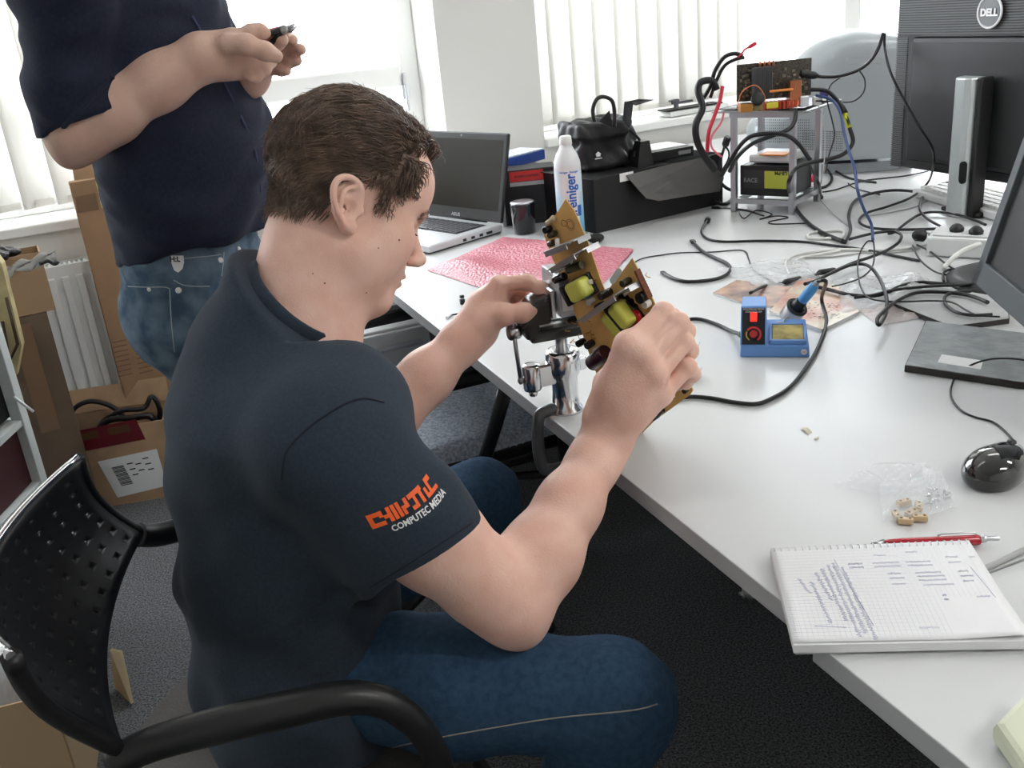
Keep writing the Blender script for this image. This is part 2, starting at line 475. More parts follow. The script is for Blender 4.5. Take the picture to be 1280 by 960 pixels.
# radiator under the left window
root = thing('radiator', 'white ribbed panel radiator under the left windowsill', 'radiator', W(-1.5, -.08, .1))
r0, r1 = wpix(10, 400, -.1)[0], wpix(300, 400, -.1)[0]
rm = mat('radiator_enamel', (.70, .71, .70), .35)
b = MB(); zt = wpix(90, 333, -.10)[1]; zb = 0.10
b.box(*wbox(r0, r1, -.10, -.085, zb, zt), bev=.004)
n = int((r1 - r0) / .04)
for i in range(n): b.box((r0 + .02 + i * .04, -.103, (zb + zt) / 2), (.022, .012, zt - zb - .05), bev=.004)
b.box(*wbox(r0, r1, -.045, -.03, zb, zt), bev=.004)
b.build('panel', rm, root, T=WT)
b = MB()
for i in range(int((r1 - r0) / .014)): b.box((r0 + .007 + i * .014, -.066, zt + .004), (.006, .05, .004))
b.box(*wbox(r0, r1, -.10, -.094, zt - .004, zt + .008)); b.box(*wbox(r0, r1, -.036, -.03, zt - .004, zt + .008))
b.build('top_grille', rm, root, T=WT)
for q in (.25, .75):
    b = MB(); b.box(*wbox(r0 + (r1 - r0) * q - .02, r0 + (r1 - r0) * q + .02, -.03, 0, zb + .1, zt - .1)); b.build('bracket', rm, root, T=WT)
for q in (.2, .8):
    b = MB(); b.box(*wbox(r0 + (r1 - r0) * q - .015, r0 + (r1 - r0) * q + .015, -.08, -.05, 0, zb + .02)); b.build('foot', rm, root, T=WT)

# ============================================================ desks
desk_m = mat('desk_laminate', (0.64, 0.65, 0.655), 0.30, noise=0.02, scale=3)
edge_m = mat('desk_edge', (0.50, 0.51, 0.52), 0.45)
DZ = 0.72
A_ = at(490, 365, DZ); B_ = at(975, 750, DZ); ED = (A_ - B_).normalized(); EN = Vector((ED.y, -ED.x, 0))
if EN.x < 0: EN = -EN
DA = A_ + ED * 0.93                       # far left corner near the window wall
J = B_ - ED * 0.065
def deskmesh(poly, name, label, legs, panel=None):
    root = thing(name, label, 'desk', tuple(poly[0].xy) + (0,))
    b = MB(); b.prism([p.xy for p in poly], DZ - .024, DZ, bev=.0015)
    o = b.build('desktop', [desk_m, edge_m], root)
    for f in o.data.polygons:
        if abs(f.normal.z) < .5: f.material_index = 1
    for l in legs:
        b = MB(); b.box((l.x, l.y, (DZ - .024) / 2), (.05, .05, DZ - .024), bev=.004); b.build('leg', black_pl, root)
    if panel: b = MB(); panel(b); b.build('side_frame', black_pl, root)
    return root
far = DA + WE * 3.0 
P1 = [DA, J, J + EN * 2.1, J + EN * 2.1 + ED * 2.4 ]
hit = W0 + WN * (-.06)
def towall(p, d):                          # along d until 3 cm before the window wall
    t = (hit - p).dot(WN) / d.dot(WN); return p + d * t
P1 = [towall(B_, ED), J, J + EN * 2.6, towall(J + EN * 2.6, ED)]
P1 = [Vector((p.x, p.y, DZ)) for p in P1]
inn = lambda p, a, c: p + EN * a + ED * c
deskmesh(P1, 'desk', 'large white laminate desk carrying the laptop, cables and monitors', [inn(P1[0], .12, -.25), inn(J, .6, .45), inn(J, 2.2, .35), inn(P1[3], -.1, -.2)])
C2 = at(1040, 820, DZ)
P2 = [C2, C2 - ED * .9, C2 - ED * .9 + EN * 1.6, C2 + EN * 1.6]
P2 = [J - ED * .003 + EN * ((C2 - J).dot(EN)), P2[1], P2[2], J - ED * .003 + EN * 2.0]
P2 = [Vector((p.x, p.y, DZ)) for p in P2]
def pan(b):
    q = P2[0] + EN * .10 - ED * .12
    T = frame((q.x, q.y, 0), -ED, (0, 0, 1)); b.box((.32, .0, .34), (.60, .03, .68), T, bev=.004)
deskmesh(P2, 'desk', 'white laminate desk in the bottom right corner holding the cream object', [inn(P2[0], 1.5, -.1), inn(P2[1], .1, .1), inn(P2[2], -.1, .1)], pan)

# ============================================================ fill lamps added under the ceiling to brighten the room, unseen
for k, (s, d, pw) in enumerate(((-1.2, -1.7, 3), (0.9, -1.7, 8), (0.4, -4.4, 34), (2.0, -3.6, 30))):
    r = thing('fill_lamp', 'added white rectangular fill lamp ' + ('above the seated person', 'above the large desk', 'behind the viewer on the left', 'behind the viewer on the right')[k], 'lamp', W(s, d, CEIL - .04), 'added fill lamps')
    b = MB(); b.box((s, d, CEIL - .03), (1.25, .32, .06), bev=.005); b.build('housing', frame_m, r, T=WT)
    area('fill_light', W(s, d, CEIL - .065), W(s, d, 0), 1.2, .28, pw, (1.0, .98, .95)).parent = None
# daylight through the two windows
for s, wd in (((S0 + sL) / 2 + .8, 2.2), ((sR + S1) / 2, S1 - sR)):
    area('window_daylight', W(s, .35, 1.6), W(s, -2.5, .5), wd, 1.4, 32, (.93, .97, 1.0))
sun = bpy.data.lights.new('sun', 'SUN'); sun.energy = 4.0; sun.angle = math.radians(2); sun.color = (1, .96, .88)
so = bpy.data.objects.new('sun', sun); COL.objects.link(so)
so.rotation_euler = (-(WN * 0.55 + WE * (-.35) + Vector((0, 0, 1.25)))).to_track_quat('-Z', 'Y').to_euler()
# ============================================================ people
skin = mat('skin', (0.80, 0.475, 0.375), 0.48, col2=(0.86, 0.56, 0.46), scale=28, bump=0.25, bscale=420, sss=0.12, spec=0.35)
skin2 = mat('skin_arm', (0.62, 0.39, 0.31), 0.52, col2=(0.68, 0.46, 0.37), scale=28, bump=0.25, bscale=420, sss=0.10, spec=0.35)
shirt_m = mat('navy_cotton', (0.031, 0.043, 0.061), 0.9, noise=0.10, scale=300, bump=0.35, bscale=900, sheen=0.06, spec=.15)
navy2 = mat('navy_shirt_cloth', (0.016, 0.020, 0.040), 0.85, noise=0.15, scale=200, bump=0.3, bscale=700, sheen=0.05, spec=.2)
denim = mat('blue_denim', (0.026, 0.058, 0.110), 0.9, col2=(0.040, 0.085, 0.150), scale=110, bump=0.6, bscale=900, spec=.2)
denim2 = mat('faded_denim', (0.05, 0.09, 0.14), 0.9, col2=(0.15, 0.21, 0.27), scale=26, bump=0.6, bscale=900, spec=.2)
hair_m = mat('brown_hair', (0.15, 0.097, 0.068), 0.34, noise=0.35, scale=60, spec=0.6)
thread = mat('seam_thread', (0.30, 0.27, 0.24), 0.8)
nail_m = mat('fingernail', (0.75, 0.52, 0.46), 0.25)

def head_frame(yaw, pitch, roll=0.0):
    F = Vector((math.cos(yaw) * math.cos(pitch), math.sin(yaw) * math.cos(pitch), -math.sin(pitch)))
    L = Vector((0, 0, 1)).cross(F).normalized(); U = F.cross(L)
    if roll: L, U = L * math.cos(roll) + U * math.sin(roll), U * math.cos(roll) - L * math.sin(roll)
    return F, L, U
def add_head(S, O, F, L, U, s=1.0, open_eye=True):
    """O = midpoint between the ear canals. x=F forward, y=L left, z=U up"""
    R = np.array([tuple(F), tuple(L), tuple(U)])
    def p(x, y, z): return O + (F * x + L * y + U * z) * s
    def E(c, r, k=.012, op='u', rot=None):
        RR = R if rot is None else (np.array(rot) @ R)
        S.ell(p(*c), [q * s for q in r], RR, k * s, op)
    def Cn(a, b, ra, rb, k=.01, op='u'): S.cone(p(*a), p(*b), ra * s, rb * s, k * s, op)
    E((-.005, 0, .050), (.092, .074, .090), .01)              # cranium
    E((-.022, 0, .060), (.078, .072, .078), .03)
    E((.050, 0, .060), (.053, .060, .056), .03)               # forehead
    E((.040, 0, -.018), (.052, .058, .062), .03)              # mid face
    for q in (-1, 1):
        E((.030, q * .044, -.030), (.040, .022, .040), .03)   # cheek / masseter
        E((.056, q * .034, -.008), (.024, .020, .020), .02)   # cheekbone
        Cn((.000, q * .052, -.045), (.056, q * .022, -.090), .019, .016, .03)   # jaw line
        E((.084, q * .019, .031), (.012, .021, .0075), .012)  # brow
        E((.084, q * .031, .013), (.016, .017, .012), .010, 's')   # eye socket
        E((.068, q * .031, .012), (.0135, .0135, .0125), .003)     # eyeball/lid
        E((.0715, q * .031, .0175), (.0125, .0155, .0075), .003)   # upper lid
        E((.106, q * .0095, -.028), (.009, .0065, .0065), .005)    # nose wing
        E((.108, q * .0065, -.0345), (.0045, .0032, .004), .002, 's')  # nostril
    Cn((.086, 0, .022), (.113, 0, -.020), .0065, .0085, .012)  # nose ridge
    E((.114, 0, -.0215), (.0105, .0095, .0085), .006)
    E((.073, 0, -.052), (.022, .026, .022), .02)              # muzzle
    E((.0925, 0, -.0510), (.0075, .020, .0048), .004)         # upper lip
    E((.0895, 0, -.0625), (.0080, .018, .0055), .004)         # lower lip
    E((.0970, 0, -.0568), (.010, .020, .0012), .0025, 's')
    E((.070, 0, -.089), (.019, .020, .017), .02)              # chin
    Cn((.02, 0, -.070), (.056, 0, -.092), .030, .018, .03)    # under jaw
    return p
def add_ear(S, p, F, L, U, q, s=1.0):
    """ear on side q (+1 = L)"""
    F = (F * .93 - L * q * .37).normalized() if False else F
    tilt = .22
    def e(a, c, o=0.0):      # a along height, c forward; o outward
        z = a * math.cos(tilt) + c * math.sin(tilt); x = -a * math.sin(tilt) + c * math.cos(tilt)
        return p(x - .020 - o * .45, q * (.0745 + o), z + .004)
    pts = [(-.004, .010, .002), (.006, .004, .004), (.018, .010, .007), (.029, .006, .011), (.034, -.006, .015), (.030, -.018, .018),
           (.018, -.0235, .019), (.002, -.0215, .018), (-.012, -.015, .014), (-.022, -.008, .009), (-.026, -.001, .006), (-.022, .004, .003)]
    P = [e(*t) for t in pts]; sp = spline(P, 3)
    S.chain(sp, [.0038 * s] * len(sp), .003)
    Rr = np.array([tuple((F + L * q * -.45).normalized()), tuple(L * q), tuple(U)])
    # plate behind
    S.ell(e(.006, -.006, .006), (.020 * s, .0045 * s, .030 * s), Rr, .004)
    ah = spline([e(.024, .002, .010), e(.018, -.010, .014), (e(.004, -.013, .014)), e(-.009, -.009, .011), e(-.014, -.002, .008)], 3)
    S.chain(ah, [.0032 * s] * len(ah), .003)
    S.ell(e(-.001, -.002, .013), (.0100 * s, .010 * s, .0135 * s), Rr, .003, 's')
    S.ell(e(.014, .001, .014), (.008 * s, .008 * s, .0060 * s), Rr, .003, 's')
    S.ell(e(-.003, .009, .004), (.004 * s, .004 * s, .006 * s), Rr, .003)        # tragus
    S.ell(e(-.023, -.002, .007), (.0085 * s, .0045 * s, .0085 * s), Rr, .005)    # lobe

def finger(S, pts, r0, r1, k=.006):
    n = len(pts); rad = [r0 + (r1 - r0) * i / (n - 1) for i in range(n)]
    S.chain(pts, rad, k)
    for i in range(1, n - 1): S.ell(pts[i], (rad[i] * 1.07,) * 3, None, .005)

def nail(parent, tip, prev, nrm, w=.006, ln=.0085):
    ax = (Vector(tip) - Vector(prev)).normalized(); T = frame(Vector(tip) + Vector(nrm).normalized() * .0072 - ax * .001, ax, nrm)
    b = MB(); b.ellipsoid((0, 0, 0), (ln, w, .0022), T, 16)
    return b.build('fingernail', nail_m, parent, smooth=True, label='pale fingernail')

# ------------------------------------------------------------ seated man
HF, HL, HU = head_frame(math.radians(25), math.radians(28), math.radians(-9))
EAR = ad(447, 267, 1.12)
HS = .965
HO = EAR + HL * .078 * HS + HF * .013
S = SDF()
hp = add_head(S, HO, HF, HL, HU, HS)
add_ear(S, hp, HF, HL, HU, -1, HS * .92); add_ear(S, hp, HF, HL, HU, 1, HS * .92)
neckA = hp(-.030, 0, -.045)
neckB = ad(370, 402, 1.135)
S.econe(neckA, neckB, (.060, .062), (.062, .064), HL, .03)
S.cone(hp(-.01, 0, -.06), neckB + Vector((.022, .0, -.035)), .048, .047, .03)
S.cone(neckB + Vector((0, 0, -.03)), neckB + Vector((-.04, .01, -.12)), .062, .07, .03)
# right (near) arm
shR = ad(410, 562, .94); elR = ad(640, 757, .935); wrR = ad(757, 552, 1.10)
S.chain([neckB + Vector((-.03, -.01, -.10)), shR], [.045, .052], .02)
mid = shR.lerp(elR, .55)
S.chain([shR, mid, shR.lerp(elR, .85)], [.058, .055, .048], .02)
S.cone(shR.lerp(elR, .85), elR, .048, .043, .02)
S.ell(ad(652, 784, .935), (.022, .024, .022), None, .02)      # olecranon
fa = elR.lerp(wrR, .28)
S.chain([elR, fa, elR.lerp(wrR, .6), elR.lerp(wrR, .88), wrR], [.044, .047, .038, .028, .027], .02)
S.econe(elR.lerp(wrR, .82), wrR, (.031, .024), (.033, .023), RT, .015)
# right hand (back of the hand towards the camera)
W_ = wrR
ix = [ad(786, 432, 1.092), ad(829, 391, 1.125), ad(838, 397, 1.150), ad(826, 408, 1.168)]
md = [ad(806, 447, 1.082), ad(848, 404, 1.112), ad(856, 414, 1.142), ad(846, 428, 1.162)]
rg = [ad(820, 470, 1.080), ad(855, 428, 1.108), ad(861, 438, 1.138), ad(852, 450, 1.155)]
pk = [ad(826, 494, 1.086), ad(859, 459, 1.104), ad(864, 467, 1.128), ad(857, 478, 1.142)]
th = [ad(748, 520, 1.105), ad(757, 478, 1.125), ad(776, 445, 1.150), ad(797, 420, 1.165)]
for m_, (a, c) in zip((ix, md, rg, pk), ((.0165, .0145), (.0165, .0145), (.0160, .0135), (.0150, .0125))):
    S.cone(W_.lerp(m_[0], .06), m_[0], a * 1.15, c, .020)
    r = c * .80
    finger(S, m_, r * 1.10, r * 1.0, .005)
    S.ell(m_[0] + UP * .001 - FW * .001, (.0128, .0128, .0125), None, .010)
S.ell(W_.lerp(md[0], .55) + FW * .006, (.034, .028, .036), None, .02)
finger(S, th, .0145, .0105, .01); S.cone(th[0], ix[0], .016, .012, .02)
# left arm
shL = neckB + Vector((-.02, .165, -.125)); elL = ad(436, 566, 1.24); wrL = ad(597, 409, 1.335)
S.chain([neckB + Vector((-.02, .02, -.10)), shL, elL], [.045, .050, .045], .02)
S.chain([elL, elL.lerp(wrL, .25), elL.lerp(wrL, .6), elL.lerp(wrL, .88), wrL], [.044, .0455, .037, .0275, .027], .02)
S.econe(elL.lerp(wrL, .86), wrL, (.029, .023), (.031, .022), (0, 0, 1), .015)
lix = [ad(623, 355, 1.345), ad(659, 353, 1.352), ad(676, 361, 1.345), ad(688, 376, 1.335)]
lmd = [ad(620, 362, 1.37), ad(655, 361, 1.385), ad(668, 370, 1.375), ad(664, 378, 1.358)]
lrg = [ad(617, 372, 1.39), ad(647, 370, 1.405), ad(659, 377, 1.39), ad(654, 382, 1.37)]
lpk = [ad(614, 382, 1.40), ad(638, 380, 1.41), ad(648, 385, 1.40), ad(646, 388, 1.385)]
lth = [ad(606, 402, 1.325), ad(630, 393, 1.315), ad(653, 391, 1.315), ad(671, 387, 1.322)]
for m_, c in zip((lix, lmd, lrg, lpk), (.0115, .0115, .011, .010)):
    S.cone(wrL, m_[0], .018, c * 1.15, .016); finger(S, m_, c, c * .80, .005)
S.ell(wrL.lerp(lmd[0], .55) , (.032, .026, .026), None, .02)
finger(S, lth, .0165, .0108, .008); S.cone(wrL, lth[0], .024, .018, .02)
# shoulders/upper chest under the shirt
pelv = ad(360, 872, 1.09); pelv.z = .56
chest = neckB.lerp(pelv, .40)
S.econe(neckB + Vector((-.02, 0, -.10)), chest, (.12, .08), (.14, .10), (0, 1, 0), .05)
me = S.mesh('person', .0022, lo=(-.62, .70, .55))
man = link('person', me, None, skin)
tag(man, 'seated person in dark navy t-shirt and jeans bending over the circuit board', 'person', kind=None)

# cut eye line, lips, brow as fine parts
def strip(pts, r, name, m, label=None, flat=None, seg=6):
    b = MB(); b.tube(spline(pts, 4), r, seg); return b.build(name, m, man, label=label, smooth=True)

nail(man, lth[3], lth[2], -FW * .75 + UP * .65, .0062, .0085)
nail(man, lix[3], lix[2], RT * .8 + UP * .5, .005, .007)
# ------------------------------------------------------------ t-shirt
T_ = SDF()
hipR = ad(385, 895, 1.0); hipR.z = .545
kneeR = ad(772, 872, .91); hipL = hipR + Vector((-.05, .19, 0)); kneeL = at(602, 622, .525)
back1 = ad(262, 520, 1.06); 
up_ = neckB + Vector((-.055, 0, -.075))
side = (hipL - hipR).normalized()
sc = [  # centre px, y, half width along side, half depth
    (ad(340, 446, 1.12), (.110, .088)),
    (ad(334, 520, 1.11), (.170, .115)),
    (ad(346, 610, 1.10), (.175, .126)),
    (ad(364, 700, 1.09), (.170, .128)),
    (ad(369, 790, 1.07), (.165, .130)),
    (ad(374, 880, 1.03), (.165, .120))]
for (c0, w0), (c1, w1) in zip(sc, sc[1:]): T_.econe(c0, c1, w0, w1, side, .03)
T_.cone(neckB + Vector((-.012, 0, -.035)), sc[0][0], .072, .09, .04)
nkF = ad(428, 420, 1.03)
T_.cone(neckB + Vector((-.03, 0, -.085)), shR + Vector((-.02, .02, .005)), .050, .062, .05)
T_.cone(neckB + Vector((0, .02, -.05)), shL + Vector((0, -.01, .0)), .052, .058, .05)
T_.cone(ad(425, 520, 1.02), ad(425, 640, 1.02), .085, .095, .06)
T_.cone(shL, shL.lerp(elL, .40), .054, .056, .04)
hemc = ad(531, 701, .905)
armd = (elR - shR).normalized()
T_.cone(shR, shR.lerp(elR, .40) + (-RT * .01), .066, .072, .05)
slo = -RT * .021 - UP * .013
T_.cone(shR.lerp(elR, .40) + slo * .6, shR.lerp(elR, .80) + slo, .071, .078, .04)
def tdisp(p):
    base = folds(p, [((.9, -.3, .6), .11, .0045, 0.3), ((.2, .5, .9), .16, .005, 1.7), ((.7, .1, -.7), .075, .0030, 2.1), ((-.5, .2, .8), .052, .0012, .4)])
    z = np.clip((.95 - p[:, 2]) / .25, .25, 1.2)
    return base * z
T_.disp = tdisp
# hem plane of the near sleeve
T_.pr_n = len(T_.pr)
hemn = (RT * .54 - UP * .84).normalized()
hem0 = onplane(531, 701, elR + (-FW) * .06, -FW)
def sleevecut(p0, n, a, b, r):
    """cut beyond plane only near the segment a-b"""
    p0, n, a, b = npv(p0), npv(n / n.length), npv(a), npv(b); ab = b - a
    def f(p):
        q = p - a; t = np.clip(q @ ab / (ab @ ab), 0, 1)
        dc = np.linalg.norm(q - t[:, None] * ab, axis=1) - r
        return np.maximum(-((p - p0) @ n), dc)
    return f
T_.add(sleevecut(hem0, hemn, shR.lerp(elR, .3), shR.lerp(elR, 1.2), .135), elR, .5, .002, 's')
T_.cone(shR.lerp(elR, .62) + slo, shR.lerp(elR, 1.05) + slo, .060, .076, .002, 's')
# neck opening
nd = (neckA - neckB).normalized()
ncb, ncf = ad(314, 338, 1.135), ad(424, 424, 1.135)
ncen = (ncb + ncf) / 2; nAx = (ncf - ncb) / 2; nBx = Vector((0, 1, .05)).normalized() * .070
nn = nAx.cross(nBx).normalized()
NR = [ncen + nAx * math.cos(a) + nBx * math.sin(a) for a in [2 * math.pi * k / 44 for k in range(44)]]
T_.chain(NR[::2] + [NR[0]], [.010] * 23, .035)
for q in NR[2::4]: T_.cone(q, neckB.lerp(sc[0][0], .6) + (q - ncen) * .8 + Vector((0, 0, -.02)), .012, .04, .04)
T_.add(sleevecut(ncen + nn * .004, nn, ncen - nn * .04, ncen + nn * .2, .115), ncen, .3, .004, 's')
T_.econe(ncen - nn * .06, ncen + nn * .08, (nAx.length - .006, .064), (nAx.length - .002, .068), nAx, .003, 's')
hem_z = .50
T_.half((0, 0, .455), (0, 0, -1), .01)
me = T_.mesh('tshirt', .004)
shirt = link('tshirt', me, man, shirt_m)
shirt['label'] = 'dark navy short-sleeved t-shirt'
bv_shirt = BVHTree.FromPolygons([v.co for v in me.vertices], [p.vertices for p in me.polygons])
def snap(p, bv, off=.0012, d=None):
    """push a point onto a surface along the viewing-independent nearest direction"""
    co, n, i, dist = bv.find_nearest(p)
    return co + n * off if co else Vector(p)
def castpx(px, py, bv, off=.0015):
    d = ray(px, py).normalized(); co, n, i, t = bv.ray_cast(CAM, d)
    return (co - d * off if co is not None else None)
# seams: sleeve seam, hem stitches, collar rib
def seam(pxs, r, name, m, bv, parent, n=8, label=None):
    pts = spline([(x, y, 0) for x, y in pxs], n); P = [castpx(q.x, q.y, bv, .0005) for q in pts]; P = [q for q in P if q]
    b = MB(); b.tube(P, r, 5); o = b.build(name, m, parent, smooth=True)
    if label: o['label'] = label
    return o
seam_m = mat('navy_seam', (.014, .017, .026), .95)
seam([(352, 600), (358, 565), (385, 535), (425, 508), (452, 498), (480, 503)], .0013, 'sleeve_seam', seam_m, bv_shirt, shirt)
seam([(462, 735), (490, 718), (530, 693), (570, 667), (590, 654)], .0010, 'hem_stitch', seam_m, bv_shirt, shirt)

mole_m = mat('mole', (.30, .13, .09), .6)
bv_man = BVHTree.FromPolygons([v.co for v in man.data.vertices], [p.vertices for p in man.data.polygons])
for x, y, r in ((499, 300, .0017), (473, 310, .0011), (406, 354, .0014), (458, 366, .0012), (391, 342, .0010)):
    p = castpx(x, y, bv_man, .0)
    if p: b = MB(); b.ellipsoid(p, (r * .8, r * .8, r * .8)); b.build('mole', mole_m, man, smooth=True)
# ------------------------------------------------------------ jeans + shoes
J_ = SDF()
J_.econe(hipR + Vector((.02, 0.03, .0)), hipL + Vector((.02, -.02, .0)), (.085, .085), (.085, .085), (1, 0, 0), .05)
J_.chain([hipR + Vector((.03, 0.02, -.01)), hipR.lerp(kneeR, .5), kneeR], [.080, .080, .062], .03)
J_.cone(kneeR + Vector((-.02, 0, -.005)), kneeR + Vector((.004, .0, -.012)), .066, .063, .02)
ankR = Vector((kneeR.x - .12, kneeR.y + .03, .10)); J_.chain([kneeR, kneeR.lerp(ankR, .4), ankR], [.062, .066, .058], .025)
J_.chain([hipL, hipL.lerp(kneeL, .5), kneeL], [.098, .088, .064], .03)
ankL = Vector((kneeL.x - .02, kneeL.y + .02, .10)); J_.chain([kneeL, kneeL.lerp(ankL, .4), ankL], [.062, .064, .058], .025)
J_.disp = lambda p: folds(p, [((.8, .2, .5), .09, .0022, 1.0), ((.3, .1, -.9), .055, .0016, .2), ((1, 0, .1), .035, .0007, .9)])
me = J_.mesh('jeans', .0045)
jeans = link('jeans', me, man, denim); jeans['label'] = 'blue denim jeans'
bv_j = BVHTree.FromPolygons([v.co for v in me.vertices], [p.vertices for p in me.polygons])
seam([(412, 948), (470, 938), (560, 920), (640, 906), (700, 897), (790, 888), (822, 880)], .0009, 'side_seam', thread, bv_j, jeans)
def shoe(ank, d, parent, m, sole):
    d = Vector(d).normalized(); T = frame((ank.x, ank.y, 0), d, (0, 0, 1))
    q = SDF(); L = lambda x, y, z: T @ Vector((x, y, z))
    R = [tuple(T.to_3x3() @ Vector(a)) for a in ((1, 0, 0), (0, 1, 0), (0, 0, 1))]
    q.ell(L(-.02, 0, .055), (.055, .037, .045), R, .02); q.ell(L(.08, 0, .045), (.09, .043, .034), R, .03); q.ell(L(.15, 0, .035), (.05, .045, .026), R, .02)
    q.half((0, 0, .012), (0, 0, -1))
    o = link('shoe', q.mesh('shoe', .004), parent, m)
    b = MB(); pts = []
    for k in range(28):
        a = k / 28 * 2 * math.pi; pts.append((.06 + .14 * math.cos(a), (.040 + .006 * math.cos(a)) * math.sin(a)))
    b.prism(pts, .001, .018, T, bev=.003); b.build('sole', sole, o)
shoe_m = mat('brown_leather', (.06, .035, .02), .35); sole_m = mat('rubber_sole', (.30, .26, .20), .8)
shoe(ankR, (1, .15, 0), man, shoe_m, sole_m); shoe(ankL, (1, .3, 0), man, shoe_m, sole_m)
# ------------------------------------------------------------ hair (strands on the scalp)
def scalp_ok(x, y, z):
    """local head coordinates (metres, unscaled)"""
    ay = abs(y)
    if ay > .0855 and -.075 < x < .012 and z < .055: return False
    if ay > .0775 and -.060 < x < -.030 and z < .038: return False
    if -.040 < x < .008 and ay > .05 and z < .030: return False
    if x > .030:
        if ay < .030 + .02 * (z > .115): return z > .104 - (.03 - min(ay, .03)) * .15 if x > .068 else z > .09
        if x < .058 and z > .044 - max(0, .052 - x) * .75: return True
        return z > .118
    if x > .004: return z > .012 if ay > .05 else z > .05
    if x > -.034 and ay > .045: return z > .034 + (x + .034) * .15
    if ay > .0745 and x > -.052 and z < .030: return False
    return z > -.012 - min(.010, max(0, (-x - .05) * .4))
def make_hair(me, O, F, L, U, s, parent, n, seed, dens=1.0, m=None):
    r_ = random.Random(seed); bv = BVHTree.FromPolygons([v.co for v in me.vertices], [p.vertices for p in me.polygons])
    loc = lambda p: (lambda d: (d.dot(F) / s, d.dot(L) / s, d.dot(U) / s))(p - O)
    cand = []; capf = []
    for p in me.polygons:
        c = p.center
        if (c - O).length > .16 * s: continue
        x, y, z = loc(c)
        if scalp_ok(x, y, z):
            cand.append((c.copy(), p.normal.copy()))
            if scalp_ok(x + .007, y, z) and scalp_ok(x, y, z - .008) and scalp_ok(x + .005, y, z - .006): capf.append(p.index)
    # under-layer: scalp patch lifted 2.5 mm
    b = MB(); vm = {}
    for i in capf:
        vs = []
        for vi in me.polygons[i].vertices:
            if vi not in vm:
                v = me.vertices[vi]; x, y, z = loc(v.co)
                vm[vi] = b.bm.verts.new(v.co + v.normal * .0028 * s)
            vs.append(vm[vi])
        f = b.bm.faces.new(vs); f.smooth = True
    for i in range(n):
        c, nn = r_.choice(cand); x, y, z = loc(c)
        c = c + Vector((r_.gauss(0, .0014), r_.gauss(0, .0014), r_.gauss(0, .0014)))
        top = min(1, max(0, (z - .045) / .06)); back = min(1, max(0, (-x - .02) / .06)); front = min(1, max(0, (x - .02) / .04))
        nape = min(1, max(0, (.045 - z) / .06)) * back
        wv = math.sin(x * 95 + y * 60 + 2.0 * math.sin(z * 70)) * .45 + math.sin(y * 140 + z * 90) * .25
        dF = -.85 * (1 - nape) + .25 * front * (1 if z < .08 else -.2); dU = -.42 - .9 * nape + .5 * top
        dL = (1 if y > 0 else -1) * (.35 * top) + wv * .55
        if front > .3 and z > .07: dF = -.5 + r_.gauss(0, .3); dU = .45; dL = -.5 + r_.gauss(0, .3)
        if x > .028 and z < .090: dF = .10; dU = -.9; dL *= .2
        elif x > -.01 and z < .06: dF = -.35; dU = -.9
        dL += .22 * math.sin(x * 160 + z * 120); dU += .20 * math.sin(y * 150 + x * 110 + z * 60)
        dF += r_.gauss(0, .13); dL += r_.gauss(0, .13); dU += r_.gauss(0, .13)
        d = (F * dF + L * dL + U * dU).normalized()
        ln = (.016 + .024 * top + .008 * back) * (1 - .45 * nape) * r_.uniform(.7, 1.25) * s
        if x > .040: ln *= .5
        if x > -.01 and z < .05: ln *= .5
        K = 6; pts = [c + nn * .001]; lift = (.0030 + .0105 * top + .003 * front * top + r_.uniform(0, .0025) + .0022 * (1 + math.sin(x * 210 + z * 160 + y * 90))) * s
        p = c.copy()
        for k in range(1, K):
            p = p + d * (ln / (K - 1)); co, n2, _, _ = bv.find_nearest(p)
            if co is None or (abs(loc(co)[1]) > .086 and -.08 < loc(co)[0] < .02): break
            t = k / (K - 1); q = co + n2 * lift * (math.sin(min(1, t * 1.5) * math.pi / 2)) * (1 - .12 * t)
            d = (d - n2 * d.dot(n2) + Vector((r_.gauss(0, .05), r_.gauss(0, .05), r_.gauss(0, .05)))).normalized(); p = co; pts.append(q)
        if r_.random() < .05: pts[-1] = pts[-1] + nn * r_.uniform(0, .009); pts[-2] = pts[-2] + nn * .002
        rr = .00055 * s * r_.uniform(.7, 1.3)
        if len(pts) < 3: continue
        b.tube(pts, [rr, rr * 1.1, rr, rr * .9, rr * .7, rr * .3][:len(pts)], 3, cap=False)
    # forelock curling over the forehead
    return b.build('hair', m or hair_m, parent, smooth=True, fixn=False)
hair = make_hair(man.data, HO, HF, HL, HU, HS, man, 9000, 3)
hair['label'] = 'short tousled brown hair'
# eyebrow
for q in (-1, 1):
    b = MB(); r_ = random.Random(5 + q); bvm = BVHTree.FromPolygons([v.co for v in man.data.vertices], [p.vertices for p in man.data.polygons])
    for i in range(260):
        t = r_.random(); x = hp(.098 - .022 * t * t, q * (.008 + .036 * t), .030 + .006 * math.sin(t * 3) + r_.gauss(0, .0022))
        co, n2, _, _ = bvm.find_nearest(x)
        d = (HL * q * .8 - HF * .2 + HU * (.5 - t)).normalized()
        b.tube([co + n2 * .0001, co + n2 * .0006 + d * .003, co + n2 * .0005 + d * .0065], [.0002, .0002, .0001], 3, cap=False)
    b.build('eyebrow', hair_m, man, smooth=True, fixn=False)
